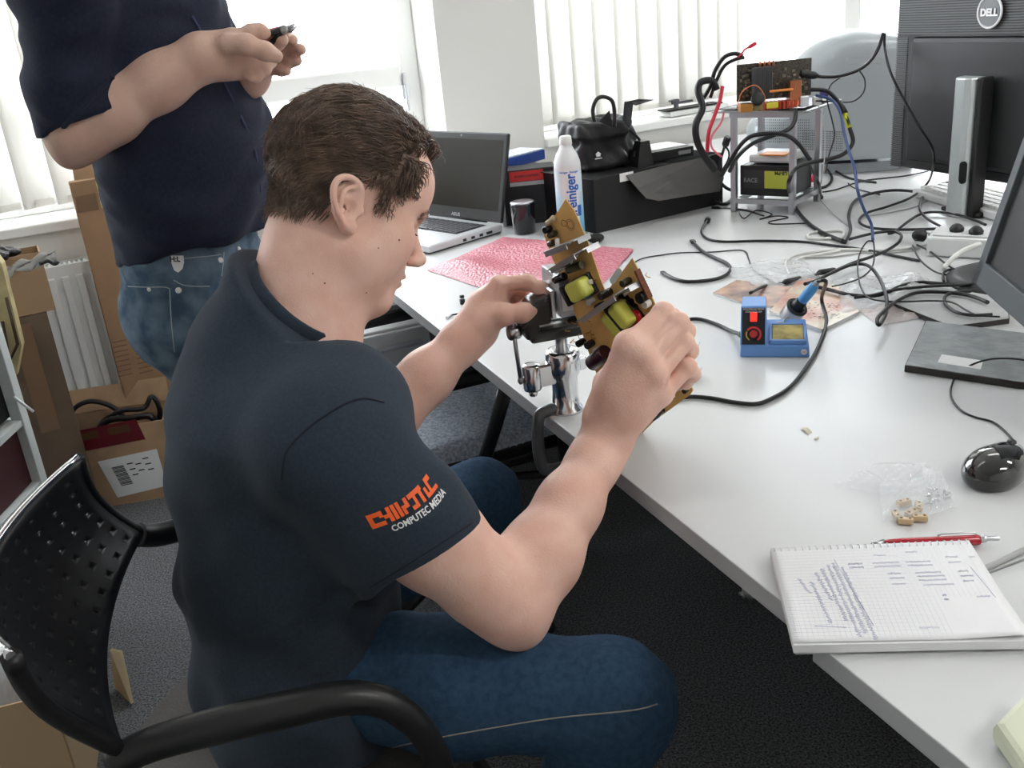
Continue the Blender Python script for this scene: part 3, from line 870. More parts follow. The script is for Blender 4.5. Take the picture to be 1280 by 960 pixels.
# lashes and the closed lid line
for q in (-1, 1):
    b = MB(); r_ = random.Random(9)
    for i in range(40):
        t = i / 39; x = hp(.0815 - .010 * (2 * abs(t - .45)) ** 2, q * (.020 + .022 * t), .0095 - .0015 * math.sin(t * 3.1))
        b.tube([x, x + HF * .005 - HU * .0035, x + HF * .009 - HU * .004], [.0002, .00018, .0001], 3, cap=False)
    b.build('eyelash', hair_m, man, smooth=True, fixn=False)
lip_m = mat('lips', (.52, .24, .20), .4, sss=.1)
# collar rib
def ring_on(T, a, bb, n=40):
    return [T @ Vector((a * math.cos(2 * math.pi * k / n), bb * math.sin(2 * math.pi * k / n), 0)) for k in range(n)]
collar_pts = [(ncen, (q - ncen).normalized(), q) for q in NR]
rad = [(q - ncen).length + .004 for q in NR]
b = MB(); rows = []
prof = [(-.010, .0022), (-.004, .0030), (.006, .0020), (.014, -.001), (.016, -.004), (.012, -.0055), (-.004, -.003)]
for (o, d, c), r in zip(collar_pts, rad): rows.append([b.bm.verts.new(o + d * (r + dr) + nn * h) for h, dr in prof])
for i in range(44):
    for j in range(len(prof)):
        f = b.bm.faces.new((rows[i][j], rows[(i + 1) % 44][j], rows[(i + 1) % 44][(j + 1) % len(prof)], rows[i][(j + 1) % len(prof)])); f.smooth = True
b.build('collar', shirt_m, shirt, label='ribbed crew neck collar')
# printed sleeve mark: orange block lettering over small white lettering
orange = mat('orange_print', (.90, .13, .02), .6); white_pr = mat('white_print', (.80, .80, .80), .6)
def sleeve_T():
    a = castpx(466, 662, bv_shirt); c = castpx(548, 608, bv_shirt); u = castpx(500, 610, bv_shirt)
    x = (c - a); T = frame(a, x, x.cross(u - a)); return T, x.length
ST, SL = sleeve_T()
def proj_shirt(me):
    nrm = (ST.to_3x3() @ Vector((0, 0, 1))).normalized()
    if nrm.dot(FW) > 0: nrm = -nrm
    for v in me.vertices:
        co, n2, i, t = bv_shirt.ray_cast(v.co + nrm * .08, -nrm)
        if co is not None: v.co = co + nrm * .0011
def block(polys):
    b = MB()
    for P in polys:
        for x0, y0, x1, y1 in P:
            nx = max(1, int((x1 - x0) / .35)); ny = max(1, int((y1 - y0) / .35))
            for i in range(nx):
                for j in range(ny):
                    X0, X1 = x0 + (x1 - x0) * i / nx, x0 + (x1 - x0) * (i + 1) / nx; Y0, Y1 = y0 + (y1 - y0) * j / ny, y0 + (y1 - y0) * (j + 1) / ny
                    b.faces([(X0, Y0, 0), (X1, Y0, 0), (X1, Y1, 0), (X0, Y1, 0)], [(0, 1, 2, 3)])
    return b
k = SL / 14.6
L_ = [[(0, 0, 2.6, .8), (0, .8, .8, 1.9), (0, 1.9, 2.6, 2.7), (1.9, 1.5, 2.6, 1.9)],          # C
      [(2.6, 1.0, 3.4, 1.7)], [(3.4, 0.1, 4.1, 2.8)], [(4.3, .1, 5.0, 2.8)], [(5.2, .1, 5.9, 2.8)],   # - I I I
      [(6.1, 1.0, 7.6, 1.7), (6.1, .1, 6.7, 1.0), (6.9, 1.7, 7.6, 2.7)],
      [(7.9, 0, 9.4, .7), (8.8, .7, 9.4, 1.9), (7.9, 1.9, 11.2, 2.7), (10.2, 0, 10.9, 1.9)],
      [(11.5, .6, 12.1, 1.7), (11.5, 0, 14.6, .6), (12.5, .6, 13.1, 1.9), (12.5, 1.9, 14.0, 2.7)]]
b = block(L_); bmesh.ops.transform(b.bm, matrix=ST @ Matrix.Diagonal((k, k, 1, 1)), verts=b.bm.verts)
me = bpy.data.meshes.new('printed_emblem'); b.bm.to_mesh(me); b.bm.free(); proj_shirt(me)
link('printed_emblem', me, shirt, orange)['label'] = 'orange block-letter emblem on the sleeve'
T2 = ST @ Matrix.Translation((SL * .19, -.0092, 0))
t_ = textmesh('printed_lettering', 'COMPUTEC MEDIA', .0088, T2, white_pr, shirt, sx=.93, bold=.00025, project=proj_shirt)
t_['label'] = 'white lettering COMPUTEC MEDIA'

# ------------------------------------------------------------ standing person
S = SDF(); ty = 1.62
sts = [(ad(146, -90, ty), (.19, .115)), (ad(160, 0, ty), (.185, .125)), (ad(188, 60, ty), (.18, .125)), (ad(213, 120, ty), (.175, .125)),
       (ad(234, 190, ty), (.172, .130)), (ad(240, 255, ty), (.170, .124)), (ad(243, 330, ty), (.170, .115))]
top = sts[0][0]; neck2 = Vector((top.x + .01, ty, top.z + .14))
O2 = Vector((neck2.x + .035, ty, neck2.z + .115)); F2, L2, U2 = head_frame(math.radians(10), math.radians(30))
hp2 = add_head(S, O2, F2, L2, U2, 1.0); add_ear(S, hp2, F2, L2, U2, -1); add_ear(S, hp2, F2, L2, U2, 1)
S.cone(hp2(-.03, 0, -.05), neck2, .058, .062, .03); S.cone(neck2, sts[1][0], .07, .09, .04)
s2R = Vector((top.x + .0, ty - .19, top.z + .05)); s2L = Vector((top.x + .0, ty + .19, top.z + .05))
e2R = ad(97, 160, 1.43); w2R = ad(252, 72, 1.47); e2L = ad(215, 190, 1.83); w2L = ad(312, 96, 1.60)
S.chain([s2R, e2R], [.052, .045], .03); S.ell(ad(88, 192, 1.43), (.022, .022, .022), None, .02)
S.chain([e2R, e2R.lerp(w2R, .25), e2R.lerp(w2R, .65), w2R], [.045, .045, .038, .033], .02)
S.chain([s2L, e2L, e2L.lerp(w2L, .3), w2L], [.052, .045, .043, .028], .02)
i2 = [ad(290, 48, 1.475), ad(314, 40, 1.478), ad(325, 39, 1.482), ad(331, 41, 1.488)]
m2 = [ad(306, 66, 1.50), ad(330, 68, 1.52), ad(337, 76, 1.51), ad(328, 82, 1.50)]
r2 = [ad(304, 76, 1.50), ad(326, 80, 1.51), ad(330, 87, 1.50), ad(322, 90, 1.49)]
p2 = [ad(298, 86, 1.49), ad(316, 90, 1.495), ad(320, 95, 1.49), ad(313, 96, 1.48)]
t2 = [ad(285, 56, 1.455), ad(308, 56, 1.450), ad(331, 64, 1.455), ad(345, 70, 1.465)]
for m_, c in zip((i2, m2, r2, p2), (.0105, .0105, .010, .009)): S.cone(w2R, m_[0], .022, c * 1.25, .02); finger(S, m_, c, c * .85, .006)
S.ell(w2R.lerp(m2[0], .6), (.034, .024, .030), None, .02); finger(S, t2, .015, .0098, .010)
li = [ad(338, 62, 1.57), ad(352, 52, 1.56), ad(362, 49, 1.545), ad(366, 50, 1.53)]
lm = [ad(332, 70, 1.575), ad(352, 63, 1.57), ad(368, 62, 1.56), ad(376, 62, 1.55)]
lr = [ad(330, 78, 1.58), ad(348, 75, 1.575), ad(364, 76, 1.565), ad(371, 76, 1.56)]
lp = [ad(326, 85, 1.575), ad(340, 86, 1.57), ad(351, 88, 1.565), ad(358, 89, 1.56)]
lt = [ad(318, 70, 1.555), ad(332, 58, 1.535), ad(345, 52, 1.515), ad(352, 50, 1.505)]
for m_, c in zip((li, lm, lr, lp), (.0095, .0098, .0095, .0085)): S.cone(w2L, m_[0], .020, c * 1.2, .02); finger(S, m_, c, c * .86, .005)
finger(S, lt, .014, .010, .01)
me = S.mesh('person', .0032)
man2 = link('person', me, None, skin2)
tag(man2, 'standing person in dark blue shirt and faded jeans holding small pliers', 'person')
T_ = SDF()
hipx = sts[-1][0].x
T_.cone(neck2 + Vector((0, 0, -.03)), top, .078, .12, .05)
for sg, sh, el, cut in ((-1, s2R, e2R, .80), (1, s2L, e2L, .80)):
    T_.cone(neck2 + Vector((0, sg * .03, -.06)), sh, .07, .070, .04); T_.chain([sh, sh.lerp(el, .5), sh.lerp(el, .88)], [.070, .062, .062], .04)
    T_.cone(sh.lerp(el, .80), sh.lerp(el, 1.0), .060, .062, .01)
    ax = (el - sh).normalized(); pc = sh.lerp(el, .97); nn2 = (ax + (w2R - e2R).normalized() * .55).normalized() if sg < 0 else ax
    T_.add(sleevecut(pc, nn2, sh.lerp(el, .7), sh.lerp(el, 1.3), .13), el, .5, .003, 's')
for (c0, w0), (c1, w1) in zip(sts, sts[1:]): T_.econe(c0, c1, w0, w1, (0, 1, 0), .03)
T_.disp = lambda p: folds(p, [((.4, .1, .9), .13, .0055, 0.3), ((.6, .5, -.6), .085, .0040, 1.7), ((.2, -.3, .9), .05, .0030, 2.1)])
HZ = ad(240, 322, 1.47).z
T_.half((hipx, 0, HZ), (.10, 0, -1), .008)
nk2 = neck2 + Vector((.015, 0, .0)); T_.add(sleevecut(nk2, Vector((.5, 0, .85)), nk2, nk2 + Vector((0, 0, .2)), .2), nk2, .3, .004, 's')
me = T_.mesh('shirt', .005)
sh2 = link('shirt', me, man2, navy2); sh2['label'] = 'dark navy button shirt with rolled sleeves'
bv2 = BVHTree.FromPolygons([v.co for v in me.vertices], [p.vertices for p in me.polygons])
# placket, rolled cuff
pl = [castpx(x, y, bv2, .001) for x, y in ((240, 20), (262, 60), (281, 105), (303, 150), (319, 190), (326, 240), (328, 300))]
pl = [p for p in pl if p]
pk_m = mat('placket_blue', (.05, .06, .13), .8)
b = MB(); b.tube(spline(pl, 6), .0022, 6); b.build('placket', pk_m, sh2, smooth=True, label='lighter blue placket edge')
for el, sh, wr in ((e2R, s2R, w2R),):
    ax = (el - sh).normalized(); nn2 = (ax + (wr - el).normalized() * .75).normalized(); c = sh.lerp(el, .965)
    u = nn2.orthogonal().normalized(); v = nn2.cross(u); pts = []
    for k in range(32):
        a = 2 * math.pi * k / 32; d = u * math.cos(a) + v * math.sin(a); co, n_, _, _ = bv2.ray_cast(c + d * .12 - nn2 * .006, -d)
        pts.append(co - d * .001 if co else c + d * .062)
    b = MB(); b.tube(pts, .0048, 6, closed=True); b.build('rolled_cuff', navy2, sh2, smooth=True)
# jeans
J_ = SDF(); hipc = sts[-1][0]; zt = HZ - .005
cen = Vector((hipc.x, ty, zt - .10))
J_.econe(Vector((hipc.x, ty, zt + .02)), cen, (.162, .106), (.176, .120), (0, 1, 0), .03)
J_.ell(Vector((hipc.x - .025, ty, zt - .12)), (.085, .15, .08), None, .05)
f_ = []
for sg in (-1, 1):
    a0 = Vector((hipc.x + .03, ty + sg * .09, zt - .13)); a1 = Vector((hipc.x + .08, ty + sg * .10, .5)); a2 = Vector((hipc.x - .01, ty + sg * .11, .09)); f_.append(a2)
    J_.chain([a0, a1, a2], [.086, .068, .066], .03)
J_.half((0, 0, zt + .03), (0, 0, 1), .003)
J_.disp = lambda p: folds(p, [((.5, .2, .8), .08, .0028, 1.0), ((.3, .1, -.9), .05, .0020, .2)])
me = J_.mesh('jeans', .005); j2 = link('jeans', me, man2, denim2); j2['label'] = 'faded blue jeans with white rivets'
bvj2 = BVHTree.FromPolygons([v.co for v in me.vertices], [p.vertices for p in me.polygons])
pale_st = mat('pale_stitch', (.38, .42, .44), .8)
for px in ([(160, 358), (182, 359), (205, 359), (212, 361)], [(212, 361), (214, 400), (218, 440)], [(222, 324), (240, 322), (262, 320), (276, 318)],
           [(217, 350), (228, 356), (243, 358), (262, 358)], [(280, 315), (279, 330), (277, 345)]):
    seam(px, .0008, 'pocket_stitch', pale_st, bvj2, j2)
rivet_m = mat('white_rivet', (.75, .75, .74), .4)
for x, y, r in ((186, 362, .0035), (223, 363, .0048), (276, 325, .0045), (299, 311, .0042)):
    p = castpx(x, y, bvj2, .001)
    if p:
        co, n_, _, _ = bvj2.find_nearest(p); b = MB(); b.lathe(co, n_, [(r, -.001), (r, .0008), (r * .7, .0018), (.0001, .002)], 14); b.build('rivet', rivet_m, j2)
p = castpx(221, 326, bvj2, .001)
if p:
    co, n_, _, _ = bvj2.find_nearest(p); T = frame(co + n_ * .0015, RT, n_)
    b = MB(); b.prism([(-.012, .008), (-.012, -.004), (-.006, -.014), (.001, -.018), (.008, -.012), (.011, -.002), (.011, .008)], 0, .0012, T); tg = b.build('leather_tag', rivet_m, j2, label='white shield-shaped tag')
    textmesh('tag_print', 'H:L', .011, T @ Matrix.Translation((-.010, -.001, .0018)), black_pl, tg, bold=.0004)
shoe(f_[0], (1, 0, 0), man2, black_gl, sole_m); shoe(f_[1], (1, 0, 0), man2, black_gl, sole_m)
make_hair(man2.data, O2, F2, L2, U2, 1.0, man2, 2500, 8)
nail(man2, t2[3], t2[2], -FW + UP * .5, .0052, .007)
nail(man2, lm[3], lm[2], UP * 1.0 + FW * .2, .0048, .006)
nail(man2, li[3], li[2], UP * 1.0 + FW * .2, .0048, .006)
# pliers in his hands
root = thing('pliers', 'small red and black pliers held by the standing person', 'pliers', ad(340, 45, 1.50))
red_pl = mat('red_plastic', (.55, .01, .02), .35)
a, c = ad(312, 51, 1.500), ad(356, 36, 1.500)
b = MB(); b.tube(spline([a, a.lerp(c, .4) + UP * .003, c], 5), [.0060] * 5 + [.0050] * 5 + [.004], 8); b.build('handle', red_pl, root, label='red handle', smooth=True)
a2, c2 = ad(334, 60, 1.505), ad(354, 38, 1.502)
b = MB(); b.tube(spline([a2, a2.lerp(c2, .5) + RT * .003, c2], 5), .005, 8); b.build('handle', red_pl, root, label='red handle', smooth=True)
b = MB(); b.tube([ad(324, 46, 1.496), ad(352, 37, 1.496)], .0042, 8); b.tube([ad(338, 55, 1.5), ad(354, 39, 1.5)], .0042, 8); b.build('grip', black_pl, root)
b = MB(); b.lathe(ad(355, 37, 1.495), -FW, [(.006, -.004), (.006, .003), (.004, .004)], 14)
b.tube([ad(355, 37, 1.5), ad(363, 34, 1.5), ad(368, 30, 1.5)], [.004, .0035, .0015], 8); b.tube([ad(355, 38, 1.5), ad(364, 38, 1.5), ad(371, 33, 1.5)], [.004, .0032, .0012], 8)
b.build('jaws', steel, root)
def zat(P, py):
    """height on the vertical line through P that is seen at pixel row py"""
    lo, hi = -1.0, 3.0
    for _ in range(40):
        m = (lo + hi) / 2
        if proj((P.x, P.y, m))[1] > py: lo = m
        else: hi = m
    return (lo + hi) / 2
Zv = Vector((0, 0, 1))
def hdir(v): v = Vector((v.x, v.y, 0)); return v.normalized()

# ============================================================ near chair (seat of the sitting person)
seat_m = mat('grey_seat_fabric', (.115, .105, .10), .95, noise=.1, scale=300, bump=.4, bscale=700)
chp = mat('chair_black_plastic', (.010, .010, .011), .38)
root = thing('office_chair', 'black visitor chair with perforated plastic backrest under the seated person', 'chair', (-.3, 1.0, 0))
# backrest: curved shell, four corners given as places
TLc, BLc = ad(97, 573, 1.075), ad(176, 668, 1.165)        # far side top / bottom
TRc, BRc = ad(14, 822, .665), ad(146, 935, .765)          # near side top / bottom
def back(u, v):        # u 0 far..1 near, v 0 bottom..1 top
    t = TLc.lerp(TRc, u); b_ = BLc.lerp(BRc, u)
    bul = Vector((-.062, -.02, -.012)) * 4 * u * (1 - u)
    return b_.lerp(t, v) + bul * (.45 + .55 * v) + Vector((-.02, 0, 0)) * math.sin(v * math.pi)
NU, NV = 22, 15
b = MB(); g = [[Vector(back(i / NU, j / NV)) for j in range(NV + 1)] for i in range(NU + 1)]
vs = [[b.bm.verts.new(p) for p in r] for r in g]
for i in range(NU):
    for j in range(NV):
        q = (vs[i][j], vs[i + 1][j], vs[i + 1][j + 1], vs[i][j + 1])
        if i % 2 == 1 and j % 2 == 1 and 1 <= i < NU - 1 and 1 <= j < NV - 1:
            c = sum((x.co for x in q), Vector()) / 4; s_ = .46
            inn_ = [b.bm.verts.new(c + (x.co - c) * s_) for x in q]
            for k in range(4): f = b.bm.faces.new((q[k], q[(k + 1) % 4], inn_[(k + 1) % 4], inn_[k])); f.smooth = True
        else:
            f = b.bm.faces.new(q); f.smooth = True
o = b.build('backrest', chp, root, label='black plastic backrest with rows of small holes')
md_ = o.modifiers.new('t', 'SOLIDIFY'); md_.thickness = .007; md_.offset = -1
b = MB(); b.tube([back(i / 24, 1.0) + Vector((0, 0, .001)) for i in range(25)], .0045, 8); b.build('edge_trim', chrome, root, label='chrome trim along the top edge')
for u in (0.0, 1.0):
    b = MB(); b.tube([back(u, k / 10) for k in range(11)] , .009, 8); b.build('back_frame', chp, root, smooth=True)
# armrests: near tube and far tube
arN = spline([BRc + Vector((-.01, 0, -.02)), ad(190, 930, .775), ad(280, 905, .785), ad(360, 886, .80), ad(430, 872, .815), ad(480, 878, .825), ad(520, 905, .83), ad(545, 945, .83), ad(556, 985, .83), ad(560, 1040, .83)], 5)
b = MB(); b.tube(arN, [.0155 + .004 * min(1, max(0, 1 - abs(i / len(arN) - .3) * 2.5)) for i in range(len(arN))], 14); b.build('armrest', chp, root, smooth=True)
arF = spline([BLc + Vector((-.005, 0, -.0)), ad(200, 668, 1.19), ad(250, 655, 1.23), ad(330, 640, 1.29), ad(420, 640, 1.32), ad(450, 665, 1.32), ad(460, 720, 1.31)], 5)
b = MB(); b.tube(arF, .017, 12); b.build('armrest', chp, root, smooth=True)
# uprights from the backrest, seat, legs
seatc = Vector((-.325, .985, .435))
sd = hdir(kneeR - hipR); sn = Vector((-sd.y, sd.x, 0)); sT = Matrix((sd, sn, Zv)).transposed().to_4x4(); sT.translation = seatc
b = MB(); pts = []
for k in range(48):
    a = 2 * math.pi * k / 48; e = 3.2; cx, sy = math.cos(a), math.sin(a)
    pts.append((.225 * math.copysign(abs(cx) ** (2 / e), cx), .225 * math.copysign(abs(sy) ** (2 / e), sy)))
b.prism(pts, -.035, .012, sT, bev=.012); b.build('seat', seat_m, root, smooth=False)
b = MB(); b.prism([(x * .96, y * .96) for x, y in pts], -.055, -.035, sT); b.build('seat_pan', chp, root)
for nm, P in (('leg', arN[-1]), ('leg', arF[-1])):
    b = MB(); q = sT.inverted() @ P; yy = q.y
    b.tube([P, Vector((P.x, P.y, .40)), sT @ Vector((.20, .23 * (1 if yy > 0 else -1), -.28)), sT @ Vector((.22, .24 * (1 if yy > 0 else -1), -.434))], .012, 10); b.build('leg', chp, root, smooth=True)
for s_, P in ((-1, BRc), (1, BLc)):
    b = MB(); b.tube([sT @ Vector((-.20, .23 * s_, -.045)), sT @ Vector((-.22, .23 * s_, -.12)), sT @ Vector((-.23, .23 * s_, -.2)), sT @ Vector((-.27, .24 * s_, -.434))], .012, 10); b.build('leg', chp, root, smooth=True)
b = MB()
for s_ in (-1, 1): b.tube([sT @ Vector((-.22, .23 * s_, -.045)), sT @ Vector((.2, .23 * s_, -.045))], .010, 8)
b.tube([sT @ Vector((.0, -.23, -.05)), sT @ Vector((.0, .23, -.05))], .010, 8); b.build('seat_frame', chp, root, smooth=True)

# ============================================================ far office chair by the desk
fab = mat('speckled_fabric', (.24, .28, .34), .95, col2=(.50, .55, .62), scale=160, bump=.4, bscale=600)
root = thing('swivel_chair', 'black swivel chair with speckled blue-grey seat cushion beneath the desk edge', 'chair', (.0, 1.75, 0))
sA, sB, sC_ = at(672, 545, .44), at(505, 625, .44), at(620, 462, .46)
c0 = at(556, 528, .44); ux = hdir(at(668, 545, .42) - at(470, 600, .42)); uy = Vector((-ux.y, ux.x, 0))
fT = Matrix((ux, uy, Zv)).transposed().to_4x4(); fT.translation = c0
q = SDF(); R3 = [tuple(ux), tuple(uy), (0, 0, 1)]
q.box(fT @ Vector((0, .02, 0)), (.235, .235, .036), R3, .034, .01)
q.ell(fT @ Vector((0, .02, .02)), (.20, .20, .030), R3, .04); q.disp = lambda p: folds(p, [((1, .3, 0), .12, .002, .5)])
me = q.mesh('seat', .007); o = link('seat', me, root, [chp, fab])
for f in me.polygons:
    if f.center.z > c0.z + .004 and f.normal.z > .12: f.material_index = 1
o['label'] = 'speckled blue-grey seat cushion with black sides'
b = MB(); b.box((0, 0, -.055), (.34, .34, .03), fT, bev=.01); b.box((.02, -.02, -.085), (.2, .16, .04), fT, bev=.012); b.build('seat_mechanism', chp, root)
b = MB(); b.lathe(fT @ Vector((0, 0, -.40)), Zv, [(.028, 0), (.028, .15), (.018, .152), (.018, .31)], 20); b.build('gas_column', chp, root)
for k in range(5):
    a = 2 * math.pi * k / 5 + .35; e = Vector((math.cos(a), math.sin(a), 0)); cc = Vector((c0.x, c0.y, 0))
    b = MB(); b.tube([cc + e * .02 + Zv * .10, cc + e * .15 + Zv * .095, cc + e * .28 + Zv * .075], [.024, .020, .014], 10); lg = b.build('leg', chp, root, smooth=True)
    b = MB(); w_ = cc + e * .28 + Zv * .026; pz = e.cross(Zv)
    for s_ in (-.013, .013): b.lathe(w_ + pz * (s_ - .008), pz, [(.020, 0), (.025, .003), (.025, .013), (.020, .016)], 18)
    b.cyl(w_ + Zv * .005, w_ + Zv * .05, .007, 8); b.build('caster', chp, lg)
# armrests
def arm(px_top, pts_, r=.016):
    b = MB(); b.tube(spline(pts_, 4), r, 10); return b.build('armrest', chp, root, smooth=True)
aT = c0.z + .21
nearArm = [at(638, 560, .36), ad(628, 500, 1.62), ad(637, 455, 1.62)]
b = MB(); p0, p1 = fT @ Vector((.20, -.20, -.05)), fT @ Vector((.17, -.235, .16))
b.box((.19, -.245, .06), (.055, .028, .26), fT, bev=.010); b.build('armrest_post', chp, root)
b = MB(); b.tube([ad(634, 478, 1.56), ad(620, 530, 1.585), ad(604, 580, 1.60)], [.014, .013, .013], 8); b.build('armrest_post', chp, root)
b = MB(); b.box((.05, -.245, .195), (.27, .065, .032), fT, bev=.014); b.build('armrest', chp, root)
b = MB(); b.box((.10, .255, .06), (.055, .028, .26), fT, bev=.010); b.build('armrest_post', chp, root)
b = MB(); b.box((.0, .255, .195), (.27, .065, .032), fT, bev=.014); b.build('armrest', chp, root)
b = MB(); b.box((-.26, 0, .05), (.03, .07, .28), fT, bev=.008); b.build('back_bar', chp, root)
b = MB(); b.grid(lambda u, v: fT @ Vector((-.27 - .03 * math.cos((u - .5) * 3), (u - .5) * .42, .12 + v * .26)), 10, 6, thick=.035); b.build('backrest', [chp], root)
b = MB(); pp = fT @ Vector((.0, -.16, -.075)); b.tube([pp, pp + ux * .2 - uy * .05 - Zv * .02, pp + ux * .235 - uy * .06 - Zv * .04], .010, 8); b.build('lever', chp, root, smooth=True)

# ============================================================ circuit board
Bn = (-RT * .70 - UP * .40 - FW * .60).normalized()
BP0 = ad(748, 430, 1.275)
def bp(px, py): return onplane(px, py, BP0, Bn)
pcb = mat('pcb_tan', (.76, .46, .16), .5, noise=.10, scale=30); pcb_back = mat('pcb_copper_side', (.10, .20, .07), .4)
root = thing('circuit_board', 'tan power supply circuit board with components held above the vise', 'circuit board', BP0)
outl = [(679, 291), (684, 284), (707, 249), (717, 262), (735, 303), (749, 345), (757, 366), (775, 343), (790, 323), (797, 336), (812, 366), (826, 396), (838, 420), (852, 452), (866, 488), (862, 494), (840, 510), (818, 526), (801, 543), (790, 530), (772, 502), (745, 466), (737, 444), (726, 412), (712, 375), (700, 345), (690, 322)]
bv_ = (bp(700, 345) - bp(745, 466)).normalized(); bu_ = bv_.cross(Bn).normalized()
BT = Matrix((bu_, bv_, Bn)).transposed().to_4x4(); BT.translation = BP0; BI = BT.inverted()
def bl(px, py): q = BI @ bp(px, py); return q.x, q.y
b = MB(); b.prism([bl(*p) for p in outl], -.0016, 0, BT); o = b.build('board', [pcb, pcb_back], root)
for f in o.data.polygons:
    if f.normal.dot(Bn) < -.9: f.material_index = 1
hs_m = mat('heatsink_grey', (.42, .43, .44), .38, metal=.75); yel = mat('yellow_tape', (.70, .72, .13), .35); dkc = mat('dark_capacitor', (.018, .012, .016), .25, coat=.3)
purp = mat('purple_capacitor', (.045, .008, .018), .28, coat=.4); redc = mat('red_component', (.45, .01, .015), .3); blk = mat('ferrite', (.012, .012, .014), .5)
whitec = mat('white_silicone', (.75, .74, .70), .5); bluec = mat('blue_component', (.02, .25, .50), .35); olive = mat('olive_sleeve', (.05, .045, .02), .25, coat=.4); gold = mat('copper_wire', (.60, .28, .08), .3, metal=1.0)
brn = mat('brown_connector', (.16, .05, .02), .5)
def plate(p0, p1, h, name='heatsink', lip=.010, dirn=None, th=.0018, holes=True):
    a, c = bp(*p0), bp(*p1); d = (c - a).normalized(); nn_ = Bn; L = (c - a).length; T = frame(a, d, nn_.cross(d).cross(d) * -1 if False else d.cross(nn_))
    T = Matrix((d, nn_, d.cross(nn_))).transposed().to_4x4(); T.translation = a
    b = MB(); b.prism([(0, .001), (L, .001), (L, h * .80), (L * .86, h), (L * .14, h), (0, h * .86)], -th / 2, th / 2, T)
    b.box((L / 2, h * .97, lip / 2), (L * .7, th, lip), T); b.box((L - th / 2, h * .35, lip / 2), (th, h * .6, lip), T)
    o = b.build(name, hs_m, root)
    b = MB()
    for t in (.3, .7): b.lathe(T @ Vector((L * t, h * .62, th / 2)), T.to_3x3() @ Vector((0, 0, 1)), [(.003, 0), (.003, .002), (.0015, .003)], 10)
    b.build('screw', steel, o)
plate((700, 306), (738, 291), .042, lip=.007); plate((706, 328), (749, 302), .042, lip=.007)
plate((744, 390), (803, 349), .046, lip=.007)
def cap(px, py, r, h, m=dkc, ax=None, name='capacitor', off=0.0):
    a = bp(px, py) + Bn * off; A = ax if ax is not None else Bn; b = MB()
    b.lathe(a, A, [(r * .93, 0), (r, .001), (r, h * .90), (r * .93, h * .93), (r, h * .95), (r * .92, h), (r * .8, h), (.0001, h * .985)], 18); return b.build(name, m, root)
flat = lambda: None
lay = (bp(740, 330) - bp(700, 345)).normalized()
cap(690, 293, .0045, .014, olive, lay, off=.006); cap(690, 304, .0045, .012, olive, lay, off=.006); cap(688, 285, .005, .012, dkc)
cap(717, 334, .0058, .030, olive, lay, off=.012); cap(714, 325, .0045, .022, dkc, lay, off=.022); cap(703, 345, .006, .022, dkc, lay, off=.016)
cap(706, 333, .004, .015, whitec, off=.004)
cap(764, 436, .0115, .038, purp, ax=(bp(735, 460) - bp(764, 436)).normalized(), off=.012)
for px, py, r, h, m in ((787, 350, .0050, .016, olive), (807, 369, .0075, .014, blk), (811, 378, .0055, .010, whitec), (763, 364, .0055, .022, dkc), (755, 380, .0050, .016, dkc), (770, 381, .006, .020, dkc),
                        (742, 375, .0045, .012, whitec), (739, 366, .0045, .014, bluec), (743, 360, .0045, .010, whitec), (730, 426, .005, .014, dkc), (750, 436, .005, .012, whitec), (741, 428, .0055, .014, dkc),
                        (805, 402, .005, .010, dkc), (826, 405, .005, .010, dkc), (790, 376, .004, .010, blk), (795, 383, .0045, .011, blk), (782, 366, .004, .012, blk), (846, 476, .0065, .008, bluec), (853, 482, .0045, .008, whitec),
                        (838, 484, .0045, .007, whitec), (822, 518, .005, .012, dkc), (814, 522, .005, .012, dkc), (828, 512, .005, .012, dkc), (805, 534, .004, .01, gold), (858, 487, .004, .006, olive)):
    cap(px, py, r, h, m, name='capacitor' if m in (dkc, olive) else 'component')
# red coil + choke
for px, py, R_ in ((797, 395, .012), (790, 408, .013)):
    b = MB(); T = frame(bp(px, py) + Bn * .008, bu_, Bn); b.tube([T @ Vector((R_ * .7 * math.cos(a), R_ * .7 * math.sin(a), 0)) for a in [k * math.pi / 10 for k in range(20)]], .0052, 8, closed=True); b.build('coil', redc, root, smooth=True)
# brown multi-pin connector at the right edge, resistor, white strips
b = MB(); a, c = bp(800, 338), bp(814, 368)
for k in range(9): b.box((0, 0, .005), (.0035, .006, .010), Matrix.Translation(a.lerp(c, k / 8)) @ BT.to_3x3().to_4x4(), bev=.0006)
b.build('connector', brn, root)
b = MB(); a, c = bp(686, 279) + Bn * .004, bp(698, 268) + Bn * .004; b.lathe(a, c - a, [(.002, 0), (.0042, .002), (.0035, .008), (.0035, .012), (.0042, .018), (.002, .020)], 12); b.build('resistor', mat('beige_resistor', (.62, .48, .30), .5), root)
for q0, q1, r in (((780, 372), (800, 405), .0028), ((784, 366), (793, 358), .003), ((828, 496), (846, 492), .0028), ((700, 297), (706, 310), .0035), ((733, 352), (744, 350), .0035)):
    b = MB(); b.tube([bp(*q0) + Bn * .006, (bp(*q0) + bp(*q1)) / 2 + Bn * .010, bp(*q1) + Bn * .006], r, 8); b.build('silicone_bead', whitec, root, smooth=True)
